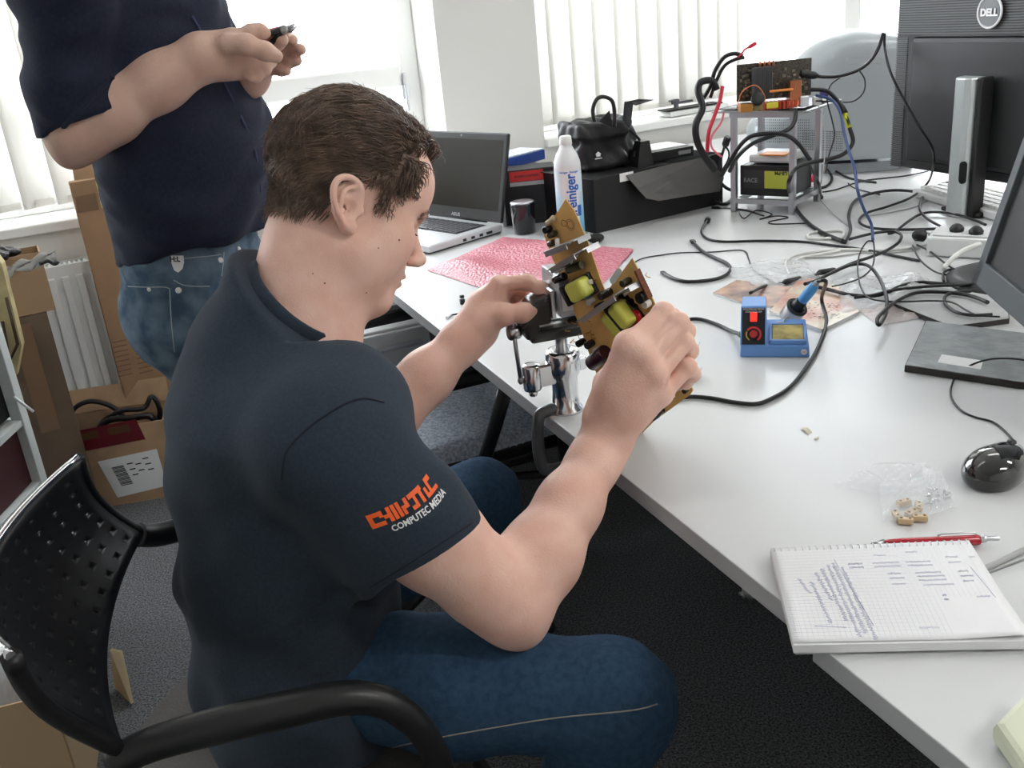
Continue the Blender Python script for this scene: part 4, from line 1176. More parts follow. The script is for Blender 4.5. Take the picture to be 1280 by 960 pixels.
# transformers
def trafo(px, py, L, Wd, H, rot, stripes):
    T = BT.copy(); T = Matrix.Translation(bp(px, py)) @ BT.to_3x3().to_4x4() @ Matrix.Rotation(rot, 4, 'Z')
    q = SDF(); R_ = [tuple(T.to_3x3() @ Vector(a)) for a in ((1, 0, 0), (0, 1, 0), (0, 0, 1))]
    q.box(T @ Vector((0, 0, H / 2 + .003)), (L / 2, Wd / 2, H / 2), R_, .006, .002)
    o = link('transformer', q.mesh('transformer', .0018), root, yel); o['label'] = 'transformer wrapped in yellow tape'
    b = MB()
    for x in stripes: b.box((x, 0, H / 2 + .003), (L * .15, Wd * 1.06, H * 1.04), T, bev=.002)
    b.box((0, 0, .003), (L * 1.1, Wd * 1.1, .006), T, bev=.001); b.build('core', blk, o)
    b = MB()
    for k in range(5):
        for s_ in (-1, 1): b.tube([T @ Vector(((k - 2) * L * .2, s_ * Wd * .56, .004)), T @ Vector(((k - 2) * L * .2, s_ * Wd * .6, -.002))], .0006, 5)
    b.build('pin', gold, o)
trafo(733, 357, .034, .028, .024, math.radians(10), (-.022,))
trafo(785, 392, .040, .036, .028, math.radians(28), (.001,))
# copper windings + jumper wires + printed marks + label
b = MB(); r_ = random.Random(4)
for k in range(26):
    x0 = r_.choice([(725, 420), (735, 350), (745, 410), (760, 395), (720, 405), (810, 350), (815, 395)]); a = bp(x0[0] + r_.uniform(-9, 9), x0[1] + r_.uniform(-9, 9)); d = (bu_ * r_.gauss(0, 1) + bv_ * r_.gauss(0, 1)).normalized() * .008
    b.tube([a, a + Bn * .004 + d * .3, a + Bn * .005 + d * .7, a + d], .0006, 5)
b.build('jumper_wires', gold, root)
ink = mat('dark_print', (.10, .05, .02), .7)
b = MB()
for px, py, R_ in ((713, 281, .0075), (713, 281, .005), (705, 279, .0045), (744, 440, .004), (800, 388, .0035)):
    T = Matrix.Translation(bp(px, py) + Bn * .0003) @ BT.to_3x3().to_4x4()
    b.tube([T @ Vector((R_ * math.cos(k * math.pi / 12), R_ * math.sin(k * math.pi / 12), 0)) for k in range(24)], .0004, 4, closed=True)
b.build('board_print', ink, root)
b = MB(); a, c = bp(765, 352), bp(775, 338); d = (c - a).normalized(); T = Matrix((d, Bn.cross(d), Bn)).transposed().to_4x4(); T.translation = (a + c) / 2
pt = [(.010 * math.cos(t) * .6 + (.009 if math.cos(t) > 0 else -.009), .0045 * math.sin(t)) for t in [k * math.pi / 12 for k in range(24)]]
b.prism(pt, .0002, .0006, T); b.build('label_sticker', paper, root, label='white sticker with grey print')

# ============================================================ vise
vm = mat('gunmetal_paint', (.035, .034, .032), .32, metal=.3, coat=.2)
VC = at(708, 512, DZ)
root = thing('bench_vise', 'small ball-joint vise clamped to the desk edge', 'vise', VC)
zb = zat(VC, 452); 
b = MB(); b.lathe(VC, Zv, [(.026, 0), (.026, .004), (.021, .008), (.020, .03), (.0205, .055), (.024, .060), (.026, .068), (.026, .092), (.022, .098), (.017, .098), (.013, .094)], 32); b.build('ball_joint_housing', chrome, root)
b = MB(); b.lathe(VC + Zv * .09, Zv, [(.0135, -.01), (.0135, .0), (.009, .010), (.009, .045)], 20); b.build('ball_stem', alu, root)
e1 = hdir(-ED * .0 + Vector((-.9, .0, 0)) + Vector((0, -.35, 0)))
b = MB(); k0 = VC + Zv * .066 + e1 * .018; b.box((0, 0, 0), (.030, .020, .034), frame(k0 + e1 * .012, e1, Zv), bev=.003)
b.lathe(k0 + e1 * .034 - Zv * .020, Zv, [(.013, 0), (.014, .003), (.014, .036), (.011, .040), (.006, .040)], 22); b.lathe(k0 + e1 * .034 - Zv * .030, Zv, [(.0055, 0), (.0065, .002), (.0065, .010)], 12)
b.build('clamping_lever', chrome, root)
b = MB(); b.box((0, 0, 0), (.014, .012, .022), frame(VC + Zv * .07 - e1 * .030, e1, Zv), bev=.003); b.build('side_knob', chrome, root)
e2 = -EN
cp = [VC + EN * .01 - Zv * .002, VC + e2 * .035 + Zv * .004, VC + e2 * .062 - Zv * .008, VC + e2 * .066 - Zv * .035, VC + e2 * .062 - Zv * .075, VC + e2 * .045 - Zv * .092, VC + e2 * .015 - Zv * .095, VC + EN * .01 - Zv * .092]
DEn = -EN; dist = (VC - A_).dot(EN)           # how far the column stands in from the desk edge
off_ = dist + .014
cp = [VC + EN * .012 + Zv * .006, VC - EN * (off_ * .7) + Zv * .006, VC - EN * off_ - Zv * .004, VC - EN * (off_ + .004) - Zv * .045, VC - EN * off_ - Zv * .084, VC - EN * (off_ * .6) - Zv * .094, VC + EN * .005 - Zv * .094]
b = MB(); b.tube(spline(cp, 6), .0095, 12); b.build('clamp_bow', mat('grey_rubber', (.12, .125, .13), .35, coat=.3), root, smooth=True)
b = MB(); b.cyl(VC + EN * .004 - Zv * .115, VC + EN * .004 - Zv * .034, .0045, 12); b.lathe(VC + EN * .004 - Zv * .032, Zv, [(.011, 0), (.011, .006)], 18); b.tube([VC + EN * .004 - Zv * .11 - ED * .025, VC + EN * .004 - Zv * .11 + ED * .025], .003, 8); b.build('clamp_screw', steel, root)
# head
Vx = Vector((math.cos(math.radians(14)), math.sin(math.radians(14)), 0)); Vy = Vector((-Vx.y, Vx.x, 0))
H0 = VC + Zv * .135 + Vx * -.010
VT = Matrix((Vx, Vy, Zv)).transposed().to_4x4(); VT.translation = H0
b = MB(); b.box((.005, 0, -.004), (.094, .050, .018), VT, bev=.004); b.box((-.038, 0, .008), (.022, .050, .030), VT, bev=.005); b.box((.046, 0, .030), (.014, .056, .062), VT, bev=.003); b.build('vise_body', vm, root)
b = MB(); V = [(-.056, -.024, .012), (-.010, -.028, .014), (-.010, .028, .014), (-.056, .024, .012), (-.036, -.020, .048), (-.010, -.027, .056), (-.010, .027, .056), (-.036, .020, .048)]
b.faces([VT @ Vector(v) for v in V], [(0, 3, 2, 1), (4, 5, 6, 7), (0, 1, 5, 4), (1, 2, 6, 5), (2, 3, 7, 6), (3, 0, 4, 7)])
bmesh.ops.bevel(b.bm, geom=list(b.bm.edges), offset=.004, segments=2, profile=.5, affect='EDGES'); b.build('moving_jaw', vm, root)
b = MB(); b.cyl(VT @ Vector((-.055, 0, .006)), VT @ Vector((.036, 0, .006)), .007, 18); b.build('spindle', alu, root)
b = MB(); kn = VT @ Vector((-.062, -.004, .004)); b.lathe(kn - Vx * .006, Vx, [(.006, -.004), (.010, -.003), (.0115, .0), (.0115, .012), (.009, .016)], 20); b.build('spindle_knob', steel, root)
b = MB(); t0 = kn - Vx * .002 - Vy * .006; t1 = t0 - Zv * .074 + Vx * .004; b.tube([t0 + Zv * .012, t1], .0032, 10); b.ellipsoid(t1, (.0048, .0048, .0062)); b.ellipsoid(t0 + Zv * .014, (.0045, .0045, .005)); b.build('tommy_bar', steel, root, smooth=True)
for x in (-.0065, .0365):
    b = MB(); b.box((x, 0, .042), (.006, .060, .042), VT, bev=.001); b.build('jaw_plate', alu, root, label='bare aluminium jaw plate')
# grey metal block gripped in the jaws
root = thing('metal_block', 'grey metal block with a white label gripped in the vise jaws', 'metal part', VT @ Vector((.02, 0, .03)))
b = MB(); b.box((.0115, -.006, .056), (.026, .080, .060), VT, bev=.002); b.build('block', mat('grey_metal', (.42, .44, .47), .38, metal=.5), root)
b = MB(); b.box((.010, -.0465, .054), (.017, .001, .036), VT); b.build('label_sticker', paper, root)
# ============================================================ things on the desk
def TF(o, x, z=Zv):
    x = Vector(x).normalized(); z = Vector(z); z = (z - x * z.dot(x)).normalized(); y = z.cross(x)
    m = Matrix((x, y, z)).transposed().to_4x4(); m.translation = Vector(o); return m
def poly_at(pxs, z): return [at(x, y, z) for x, y in pxs]
def slab(name, pxs, z, th, m, parent=None, label=None, bev=.001):
    P = poly_at(pxs, z); b = MB(); b.prism([p.xy for p in P], z, z + th, bev=bev); return b.build(name, m, parent, label=label)

# ---- laptop
hR, hL = at(628, 283, .738), at(540, 269, .738); hx = hdir(hL - hR); fr = hdir(at(530, 324, .738) - hR)
fr = hdir(fr - hx * fr.dot(hx) * .8); hx = hdir(hx - fr * hx.dot(fr)); W_L, D_L = .378, .262
lap = thing('laptop', 'open silver and black laptop standing behind the seated person\'s face', 'laptop', (hR.x, hR.y, DZ))
LT = Matrix((-hx, -fr, Zv)).transposed().to_4x4(); LT.translation = Vector((hR.x, hR.y, DZ)) + hx * W_L / 2    # x right, y away from front; origin hinge centre
if LT.to_3x3().determinant() < 0: LT = Matrix((hx, -fr, Zv)).transposed().to_4x4(); LT.translation = Vector((hR.x, hR.y, DZ)) + hx * W_L / 2; 
lsil = mat('laptop_silver', (.62, .63, .64), .35, metal=.4)
sx_ = 1 if (LT.to_3x3() @ Vector((1, 0, 0))).dot(hx) < 0 else -1
b = MB(); b.box((0, -D_L / 2, .014), (W_L, D_L, .020), LT, bev=.004); b.build('base', lsil, lap)
b = MB(); b.box((0, -D_L / 2, .006), (W_L - .004, D_L - .004, .010), LT, bev=.003); b.build('bottom_shell', black_pl, lap)
b = MB(); b.box((-.01, -.085, .0245), (.335, .110, .0012), LT); b.build('keyboard_well', mat('dark_grey_well', (.08, .08, .09), .6), lap)
key_m = mat('laptop_keys', (.03, .03, .035), .5); r = 0
for j in range(6):
    n = 16
    for i in range(n):
        if j == 5 and 4 <= i <= 9:
            if i == 4:
                b = MB(); b.box((-.01 + (6.5 - 7.5) * .0207, -.085 + (2.5 - j) * .018, .0262), (.118, .0145, .0030), LT, bev=.0007); b.build('key', key_m, lap)
            continue
        b = MB(); b.box((-.01 + (i - 7.5) * .0207, -.085 + (2.5 - j) * .018, .0262), (.0172, .0145 if j else .010, .0030), LT, bev=.0007); b.build('key', key_m, lap)
b = MB(); b.box((-.03, -.20, .0245), (.105, .07, .0012), LT, bev=.0005); b.build('touchpad', mat('touchpad', (.45, .46, .47), .3, metal=.3), lap)
for k, wd in enumerate((.022, .013, .013, .012)):
    b = MB(); xs = W_L / 2 * sx_ ; b.box((xs, -.05 - k * .03, .012), (.0016, wd, .007), LT, bev=.0004); b.build('port', black_pl, lap)
tlt = math.radians(14); lz = (LT.to_3x3() @ Vector((0, math.sin(tlt), math.cos(tlt)))).normalized()
DT = Matrix((LT.to_3x3() @ Vector((1, 0, 0)), lz.cross(LT.to_3x3() @ Vector((1, 0, 0))), lz)).transposed().to_4x4(); DT.translation = LT @ Vector((0, .0, .022))
lidH = .240
b = MB(); b.box((0, 0, lidH / 2 + .004), (W_L, .011, lidH), DT, bev=.004); b.build('lid', mat('laptop_bezel', (.025, .026, .028), .35), lap)
fs = -1 if (DT.to_3x3() @ Vector((0, -1, 0))).dot(fr) > 0 else 1
b = MB(); b.box((0, fs * .0060, lidH / 2 + .010), (W_L - .032, .001, lidH - .050), DT); b.build('screen', mat('dark_screen', (.014, .013, .010), .22, spec=.4), lap)
tx = DT.to_3x3() @ Vector((1, 0, 0)); fn_ = (DT.to_3x3() @ Vector((0, fs, 0))).normalized(); txr = lz.cross(fn_)
T = Matrix((txr, lz, fn_)).transposed().to_4x4(); T.translation = DT @ Vector((0, fs * .0062, .010))
textmesh('logo_lettering', 'ASUS', .013, T, mat('grey_print', (.55, .55, .57), .4), lap, align='CENTER', bold=.0003, sx=1.25)
b = MB(); b.lathe(DT @ Vector((0, fs * .0058, lidH - .006)), fn_, [(.0028, 0), (.0028, .0006)], 12); b.build('webcam', mat('grey_lens', (.3, .3, .32), .2), lap)
b = MB(); b.cyl(LT @ Vector((-.12, 0.002, .022)), LT @ Vector((.12, 0.002, .022)), .006, 10); b.build('hinge', black_pl, lap)

# ---- pink anti-static bubble bag
pk_ = bpy.data.materials.new('pink_bubble_film'); pk_.use_nodes = True; nt = pk_.node_tree; bs = nt.nodes['Principled BSDF']
bs.inputs['Base Color'].default_value = (.80, .22, .30, 1); bs.inputs['Roughness'].default_value = .28; bs.inputs['Transmission Weight'].default_value = .12
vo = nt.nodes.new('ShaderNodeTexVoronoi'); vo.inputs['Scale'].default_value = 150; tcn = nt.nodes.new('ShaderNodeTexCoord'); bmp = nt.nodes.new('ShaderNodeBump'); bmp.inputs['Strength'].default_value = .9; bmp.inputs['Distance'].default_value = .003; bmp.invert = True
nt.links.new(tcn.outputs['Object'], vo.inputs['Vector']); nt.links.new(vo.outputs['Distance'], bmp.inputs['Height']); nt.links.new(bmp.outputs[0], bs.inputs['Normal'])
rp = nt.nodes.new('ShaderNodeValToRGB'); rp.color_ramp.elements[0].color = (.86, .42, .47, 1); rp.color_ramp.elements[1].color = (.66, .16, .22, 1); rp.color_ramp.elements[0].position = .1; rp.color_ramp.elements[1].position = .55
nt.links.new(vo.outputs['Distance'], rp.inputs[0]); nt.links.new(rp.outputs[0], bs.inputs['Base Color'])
c4 = [at(533, 338, DZ), at(628, 299, DZ), at(792, 314, DZ), at(715, 398, DZ)]
def bag_fn(top):
    def fn(u, v):
        p = (c4[0] * (1 - u) + c4[3] * u) * (1 - v) + (c4[1] * (1 - u) + c4[2] * u) * v
        e = min(u, 1 - u, v, 1 - v); h = .020 * min(1, (e * 5)) ** .6 * (1 + .25 * math.sin(u * 9 + v * 4) + .2 * math.sin(v * 13 - u * 3)) + .010 * max(0, v - .5) * (1 if abs(v - .62) > .03 else .4)
        return p + Zv * (max(.0015, h) if top else .0008)
    return fn
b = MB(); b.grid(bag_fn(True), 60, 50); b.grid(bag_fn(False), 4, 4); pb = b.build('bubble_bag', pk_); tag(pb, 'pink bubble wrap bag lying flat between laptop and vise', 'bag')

# ---- glass cleaner bottle
BB = at(715, 295, DZ); top_z = zat(BB, 169); Hb = top_z - DZ
root = thing('cleaner_bottle', 'white and blue glass cleaner bottle beside the black carton', 'bottle', BB)
bw = mat('bottle_white', (.78, .81, .83), .35, sss=.05); rb = .0345
b = MB(); b.lathe(BB, Zv, [(rb * .9, 0), (rb, .004), (rb, Hb * .72), (rb * .97, Hb * .75), (rb * .80, Hb * .82), (rb * .52, Hb * .88), (.015, Hb * .905), (.015, Hb * .93)], 36); b.build('bottle_body', bw, root)
b = MB(); b.lathe(BB + Zv * Hb * .915, Zv, [(.016, 0), (.0165, .002), (.0150, Hb * .075), (.012, Hb * .085)], 24); b.build('cap', white_pl, root)
lab = bpy.data.materials.new('bottle_label'); lab.use_nodes = True; nt = lab.node_tree; bs = nt.nodes['Principled BSDF']; bs.inputs['Roughness'].default_value = .4
tcn = nt.nodes.new('ShaderNodeTexCoord'); sp_ = nt.nodes.new('ShaderNodeSeparateXYZ'); mr = nt.nodes.new('ShaderNodeMapRange'); rp = nt.nodes.new('ShaderNodeValToRGB')
nt.links.new(tcn.outputs['Object'], sp_.inputs[0]); nt.links.new(sp_.outputs[2], mr.inputs[0]); mr.inputs[1].default_value = DZ; mr.inputs[2].default_value = DZ + Hb * .72; nt.links.new(mr.outputs[0], rp.inputs[0]); nt.links.new(rp.outputs[0], bs.inputs['Base Color'])
rp.color_ramp.elements[0].color = (.10, .50, .80, 1); rp.color_ramp.elements[0].position = .08; rp.color_ramp.elements[1].color = (.72, .82, .88, 1); rp.color_ramp.elements[1].position = .75
b = MB(); va = (CAM - BB); a0 = math.atan2(va.y, va.x)
def cyl_pt(a, h, off=.0005): return BB + Vector((math.cos(a0 + a), math.sin(a0 + a), 0)) * (rb + off) + Zv * h
b.grid(lambda u, v: cyl_pt((u - .5) * 4.6, .006 + v * (Hb * .70 - .01)), 40, 2); b.build('label', lab, root, label='pale blue label')
b = MB(); b.grid(lambda u, v: cyl_pt(-.55 + (u) * 1.25, .045 + v * (Hb * .55), .0008), 14, 2); b.build('label_panel', paper, root)
blue_ink = mat('blue_ink', (.02, .13, .50), .5)
def subdiv(me, L=.004):
    bm = bmesh.new(); bm.from_mesh(me); bmesh.ops.triangulate(bm, faces=bm.faces)
    for _ in range(5):
        es = [e for e in bm.edges if e.calc_length() > L]
        if not es: break
        bmesh.ops.subdivide_edges(bm, edges=es, cuts=1); bmesh.ops.triangulate(bm, faces=bm.faces)
    bm.to_mesh(me); bm.free()
h_end = zat(BB, 214) - DZ
def wrap(me):
    subdiv(me); x0, x1 = min(v.co.x for v in me.vertices), max(v.co.x for v in me.vertices)
    for v in me.vertices: v.co = cyl_pt(-(v.co.y - .012) / rb * 1.0 + .16, .012 + (v.co.x - x0) / (x1 - x0) * (h_end - .012), .0014)
textmesh('lettering', 'Glasreiniger', .036, Matrix.Identity(4), blue_ink, root, bold=.0009, sx=1.02, project=wrap)
def wrap2(me):
    for v in me.vertices: v.co = cyl_pt((v.co.x - .022) / rb, v.co.y + Hb * .655, .0012)
textmesh('lettering', 'reiniger  Reiniger', .0072, Matrix.Identity(4), blue_ink, root, bold=.0002, project=wrap2)
b = MB(); b.grid(lambda u, v: cyl_pt(.58 + u * .33, .058 + v * .028, .0012), 5, 1); b.build('printed_square', blue_ink, root)

# ---- small black cylinder speaker with silver top
SB = at(656, 291, DZ); hz = zat(SB, 251) - DZ
root = thing('mini_speaker', 'small black cylindrical speaker with a silver rim beside the laptop', 'speaker', SB)
b = MB(); b.lathe(SB, Zv, [(.026, 0), (.030, .003), (.033, hz * .9), (.0325, hz * .96)], 32); b.build('body', black_gl, root)
b = MB(); b.lathe(SB + Zv * hz * .955, Zv, [(.0325, 0), (.0325, .003), (.028, .005), (.004, .0055)], 32); b.build('rim', alu, root, label='silver top plate')
# ---- black file box with red label, white-blue box behind
FB0, FB1 = at(634, 283, DZ), at(700, 276, DZ); fx = hdir(FB1 - FB0); FT = TF(FB0, fx); zt_ = zat(FB0, 214) - DZ
root = thing('file_box', 'black file box with a red and grey label behind the small speaker', 'box', FB0)
b = MB(); b.box((.075, .045, zt_ / 2), (.150, .09, zt_), FT, bev=.003); b.build('box_body', mat('matt_black', (.014, .014, .016), .5), root)
b = MB(); b.box((.066, -.0008, zt_ * .88), (.095, .001, zt_ * .18), FT); b.build('label_red', mat('red_label', (.62, .03, .03), .5), root, label='red printed label')
b = MB(); b.box((.066, -.0008, zt_ * .745), (.095, .001, zt_ * .07), FT); b.build('label_grey', mat('grey_label', (.42, .42, .43), .5), root, label='grey printed label')
T = FT @ Matrix.Translation((.066, -.0016, zt_ * .86)) @ Matrix.Rotation(math.pi / 2, 4, 'X'); textmesh('label_print', 'INTERN EXPRESS', .009, T, black_pl, root, align='CENTER', bold=.0002)
b = MB(); b.box((-.006, .045, zt_ * .5), (.010, .09, zt_), FT, bev=.002); b.build('grey_spine', mat('light_grey_card', (.50, .50, .51), .6), root, label='light grey spine')
q0, q1 = at(632, 214, .865), at(692, 198, .865); qx = hdir(q1 - q0); QT = TF(Vector((q0.x, q0.y, 0)), qx)
root = thing('flat_box', 'flat white box with a blue front edge next to the window pillar', 'box', (q0.x, q0.y, DZ))
b = MB(); b.box((.095, .065, .880), (.19, .10, .028), QT, bev=.002); b.build('box_body', mat('blue_card', (.02, .07, .35), .4), root, label='blue box body')
b = MB(); b.box((.095, .065, .896), (.184, .094, .004), QT, bev=.001); b.build('top_sheet', mat('speckled_white', (.60, .64, .72), .5, noise=.25, scale=120), root, label='speckled white top')
b = MB(); b.box((.12, .075, (DZ + .866) / 2), (.12, .06, .866 - DZ - .001), QT, bev=.002); tag(b.build('storage_box', mat('grey_box', (.30, .30, .31), .6)), 'grey storage box under the flat blue-edged box', 'box')

# ---- black carton with open flap
C0, C1 = at(745, 292, DZ), at(903, 254, DZ); cx_ = hdir(C1 - C0); CT = TF(C0, cx_); Lc = (C1 - C0).length; Hc = zat(C0, 224) - DZ; Dc = .30
root = thing('carton', 'large black carton with its lid flap hanging open at the front', 'box', C0)
mb_ = mat('carton_black', (.010, .010, .011), .45); mg = mat('carton_inside', (.095, .092, .088), .6)
t = .003; b = MB()
for c_, s_ in (((Lc / 2, 0, Hc / 2), (Lc, t, Hc)), ((Lc / 2, Dc, Hc / 2), (Lc, t, Hc)), ((0, Dc / 2, Hc / 2), (t, Dc, Hc)), ((Lc, Dc / 2, Hc / 2), (t, Dc, Hc)), ((Lc / 2, Dc / 2, .002), (Lc, Dc, .003))): b.box(c_, s_, CT)
b.build('box_body', mb_, root)
b = MB(); b.box((Lc * .28, Dc / 2, Hc), (Lc * .60, Dc, t), CT, bev=.001); b.build('lid', mb_, root)
cn = -(CT.to_3x3() @ Vector((0, 1, 0)))
fl_ = [onplane(x, y, C0 + cn * o_, cn) for x, y, o_ in ((783, 219, .006), (838, 205, .006), (884, 196, .006), (893, 201, .010), (905, 222, .030), (900, 239, .045), (860, 245, .050), (824, 251, .055), (808, 248, .052), (797, 236, .035))]
nf = (fl_[5] - fl_[0]).cross(fl_[2] - fl_[0]).normalized(); nf = nf if nf.dot(FW) < 0 else -nf
b = MB(); n = len(fl_); V = [p for p in fl_] + [p - nf * .003 for p in fl_]
b.faces(V, [tuple(range(n)), tuple(range(2 * n - 1, n - 1, -1))] + [(i, n + i, n + (i + 1) % n, (i + 1) % n) for i in range(n)]); b.build('flap', mg, root, label='dark grey inner side of the flap')
b = MB(); b.box((Lc * .24, -.003, Hc * .93), (.045, .001, .022), CT); b.build('label_sticker', paper, root)
zc = DZ + Hc + .002
# ---- black camera bag on the carton
g0 = at(757, 214, zc); gx = hdir(Vector((.93, .38, 0))); gy = Vector((-gx.y, gx.x, 0)); GT = TF(Vector((g0.x, g0.y, zc)) + gy * .07 + gx * .030, gx)
bag_m = mat('black_nylon', (.016, .016, .018), .42, noise=.3, scale=60, bump=.5, bscale=500)
root = thing('camera_bag', 'black camera bag with raised carry handle on top of the carton', 'bag', GT.translation)
q = SDF(); R3 = [tuple(GT.to_3x3() @ Vector(a)) for a in ((1, 0, 0), (0, 1, 0), (0, 0, 1))]
G = lambda x, y, z: GT @ Vector((x, y, z))
q.box(G(-.02, 0, .055), (.070, .058, .056), R3, .018, .02); q.box(G(-.024, -.006, .108), (.082, .064, .022), R3, .012, .02)
q.ell(G(.060, .01, .06), (.045, .05, .07), R3, .03)
q.ell(G(-.026, -.006, .137), (.072, .054, .020), R3, .008, 's')
q.disp = lambda p: folds(p, [((.8, .2, .6), .045, .0035, .4), ((.1, .9, .5), .032, .0025, 1.9), ((.5, -.2, -.8), .07, .004, .1)])
q.half((0, 0, zc + .0005), (0, 0, -1)); o = link('bag_body', q.mesh('bag_body', .0035), root, bag_m)
hb = spline([ad(743, 152, 2.50), ad(741, 137, 2.5), ad(746, 124, 2.5), ad(755, 121, 2.51), ad(765, 126, 2.52), ad(768, 140, 2.53), ad(768, 158, 2.54)], 5)
b = MB(); b.tube(hb, .0052, 8); b.build('handle', black_pl, root, smooth=True)
def sheet(name, pxs, m, parent, th=.0015, sub=0):
    P = [ad(*p) for p in pxs]; n = len(P); c = sum(P, Vector()) / n; nn_ = (P[1] - P[0]).cross(P[2] - P[0]).normalized(); nn_ = nn_ if nn_.dot(FW) < 0 else -nn_
    b = MB(); V = P + [p - nn_ * th for p in P]; b.faces(V, [tuple(range(n)), tuple(range(2 * n - 1, n - 1, -1))] + [(i, n + i, n + (i + 1) % n, (i + 1) % n) for i in range(n)]); return b.build(name, m, parent)
sheet('flap', [(779, 150, 2.53), (781, 127, 2.53), (792, 126, 2.56), (788, 160, 2.56)], bag_m, root); sheet('flap', [(781, 128, 2.53), (799, 124, 2.56), (817, 125, 2.60), (795, 132, 2.58)], bag_m, root)
sheet('flap', [(748, 152, 2.55), (762, 138, 2.56), (766, 160, 2.56)], bag_m, root)
b = MB(); b.tube(spline([G(.05, -.06, .10), G(.085, -.065, .06), G(.06, -.07, .03), G(.10, -.06, .012), G(.13, -.05, .02)], 5), .004, 6); b.build('strap', black_pl, root, smooth=True)
b = MB(); b.box(G(0, 0, 0), (0, 0, 0)) if False else None
T = TF(G(-.045, -.0590, .040), gx, gx.cross(Zv)); b.prism([(-.006, 0), (.006, 0), (.006, .006), (.009, .006), (0, .013), (-.009, .006), (-.006, .006)], .002, .004, T); b.prism([(-.010, -.006), (.010, -.006), (.010, -.004), (-.010, -.004)], .002, .004, T); b.build('printed_logo', paper, root, label='small white printed logo')
# ---- router and slim case on the carton / behind it
r0_ = at(835, 206, zc); RTm = TF(Vector((r0_.x, r0_.y, zc)) + gy * .03, gx)
root = thing('card_stand', 'black folded stand between the camera bag and the slim case', 'stand', RTm.translation)
b = MB(); b.faces([RTm @ Vector(v) for v in ((-.075, 0, 0), (-.025, 0, 0), (-.03, .01, .065), (-.058, .01, .065), (-.075, .05, 0), (-.025, .05, 0), (-.03, .04, .065), (-.058, .04, .065))], [(0, 1, 2, 3), (5, 4, 7, 6), (1, 5, 6, 2), (4, 0, 3, 7), (3, 2, 6, 7), (0, 4, 5, 1)]); b.build('stand_body', black_pl, root)
root = thing('optical_drive', 'slim black drive with a white top lying on the carton', 'drive', RTm.translation)
b = MB(); b.box((.045, .09, .016), (.15, .13, .026), RTm, bev=.002); b.build('drive_body', black_pl, root)
b = MB(); b.box((.045, .10, .030), (.14, .10, .002), RTm); b.build('top_sheet', paper, root)
b = MB(); b.box((.09, .0245, .016), (.04, .001, .010), RTm, bev=.0003); b.build('slot', mat('slot_grey', (.35, .35, .36), .4), root)
# ---- little webcam in front of the carton
w0 = at(745, 304, DZ)
root = thing('webcam', 'small round black webcam lying in front of the black carton', 'camera', w0)
b = MB(); b.ellipsoid(w0 + Zv * .013, (.022, .015, .013)); b.build('body', black_pl, root); b = MB(); b.lathe(w0 + Zv * .013 - Vector((.012, .012, 0)), -FW, [(.007, -.004), (.007, .002), (.005, .003)], 16); b.build('lens', black_gl, root)

# ---- soldering station
s0, s1 = at(925, 447, DZ), at(1012, 447, DZ); sx = hdir(s1 - s0); sy = Vector((-sx.y, sx.x, 0)); STT = TF(s0, sx); Ls = (s1 - s0).length
blue = mat('station_blue', (.15, .32, .70), .42)
root = thing('soldering_station', 'light blue soldering station with red lit switch and yellow sponge', 'soldering station', s0)
b = MB()
Vv = [(.0, 0, 0), (Ls, 0, 0), (Ls - .003, .105, 0), (.003, .105, 0), (.001, .003, .020), (Ls - .001, .003, .020), (Ls - .004, .1, .034), (.004, .1, .034)]
b.faces([STT @ Vector(v) for v in Vv], [(3, 2, 1, 0), (4, 5, 6, 7), (0, 1, 5, 4), (1, 2, 6, 5), (2, 3, 7, 6), (3, 0, 4, 7)]); bmesh.ops.bevel(b.bm, geom=list(b.bm.edges), offset=.0025, segments=2, profile=.5, affect='EDGES')
b.build('base', blue, root)
b = MB(); tw = .043
Vv = [(.0, .004, .018), (tw, .004, .018), (tw, .1, .03), (0, .1, .03), (.001, .036, .078), (tw - .001, .036, .078), (tw - .002, .092, .078), (.002, .092, .078)]
b.faces([STT @ Vector(v) for v in Vv], [(3, 2, 1, 0), (4, 5, 6, 7), (0, 1, 5, 4), (1, 2, 6, 5), (2, 3, 7, 6), (3, 0, 4, 7)]); bmesh.ops.bevel(b.bm, geom=list(b.bm.edges), offset=.002, segments=2, profile=.5, affect='EDGES'); b.build('housing', blue, root)
pa = Vector((0, .036 - .004, .078 - .018)); pl_ = pa.length; pz = pa.normalized(); PT = STT @ Matrix((Vector((1, 0, 0)), pz, Vector((1, 0, 0)).cross(pz))).transposed().to_4x4(); PT.translation = STT @ Vector((0, .004, .018))
b = MB(); b.box((tw / 2, pl_ * .50, .0008), (tw * .86, pl_ * .90, .0012), PT); pn = b.build('front_panel', mat('panel_black', (.01, .012, .016), .4), root)
b = MB(); b.box((tw / 2, pl_ * .72, .003), (.011, .015, .004), PT, bev=.001); b.build('rocker_switch', mat('lit_red', (1, .03, .02), .3, emit=1.2), pn, label='red illuminated switch')
b = MB(); kc = PT @ Vector((tw / 2, pl_ * .30, .001)); kn_ = PT.to_3x3() @ Vector((0, 0, 1)); b.lathe(kc, kn_, [(.0068, 0), (.0062, .006), (.0055, .007)], 22); b.box((tw / 2, pl_ * .30 + .003, .0085), (.001, .006, .001), PT); b.build('dial', mat('dark_red_dial', (.45, .03, .03), .4), pn, label='red temperature dial')
b = MB()
for k in range(26):
    a = math.radians(-50 + 280 * k / 25); 
    if k < 18: b.box((tw / 2 + math.cos(a) * .0115, pl_ * .30 + math.sin(a) * .0115, .0016), (.003, .003, .0003), PT)
b.build('dial_scale', mat('red_scale', (.70, .04, .05), .5), pn)
b = MB()
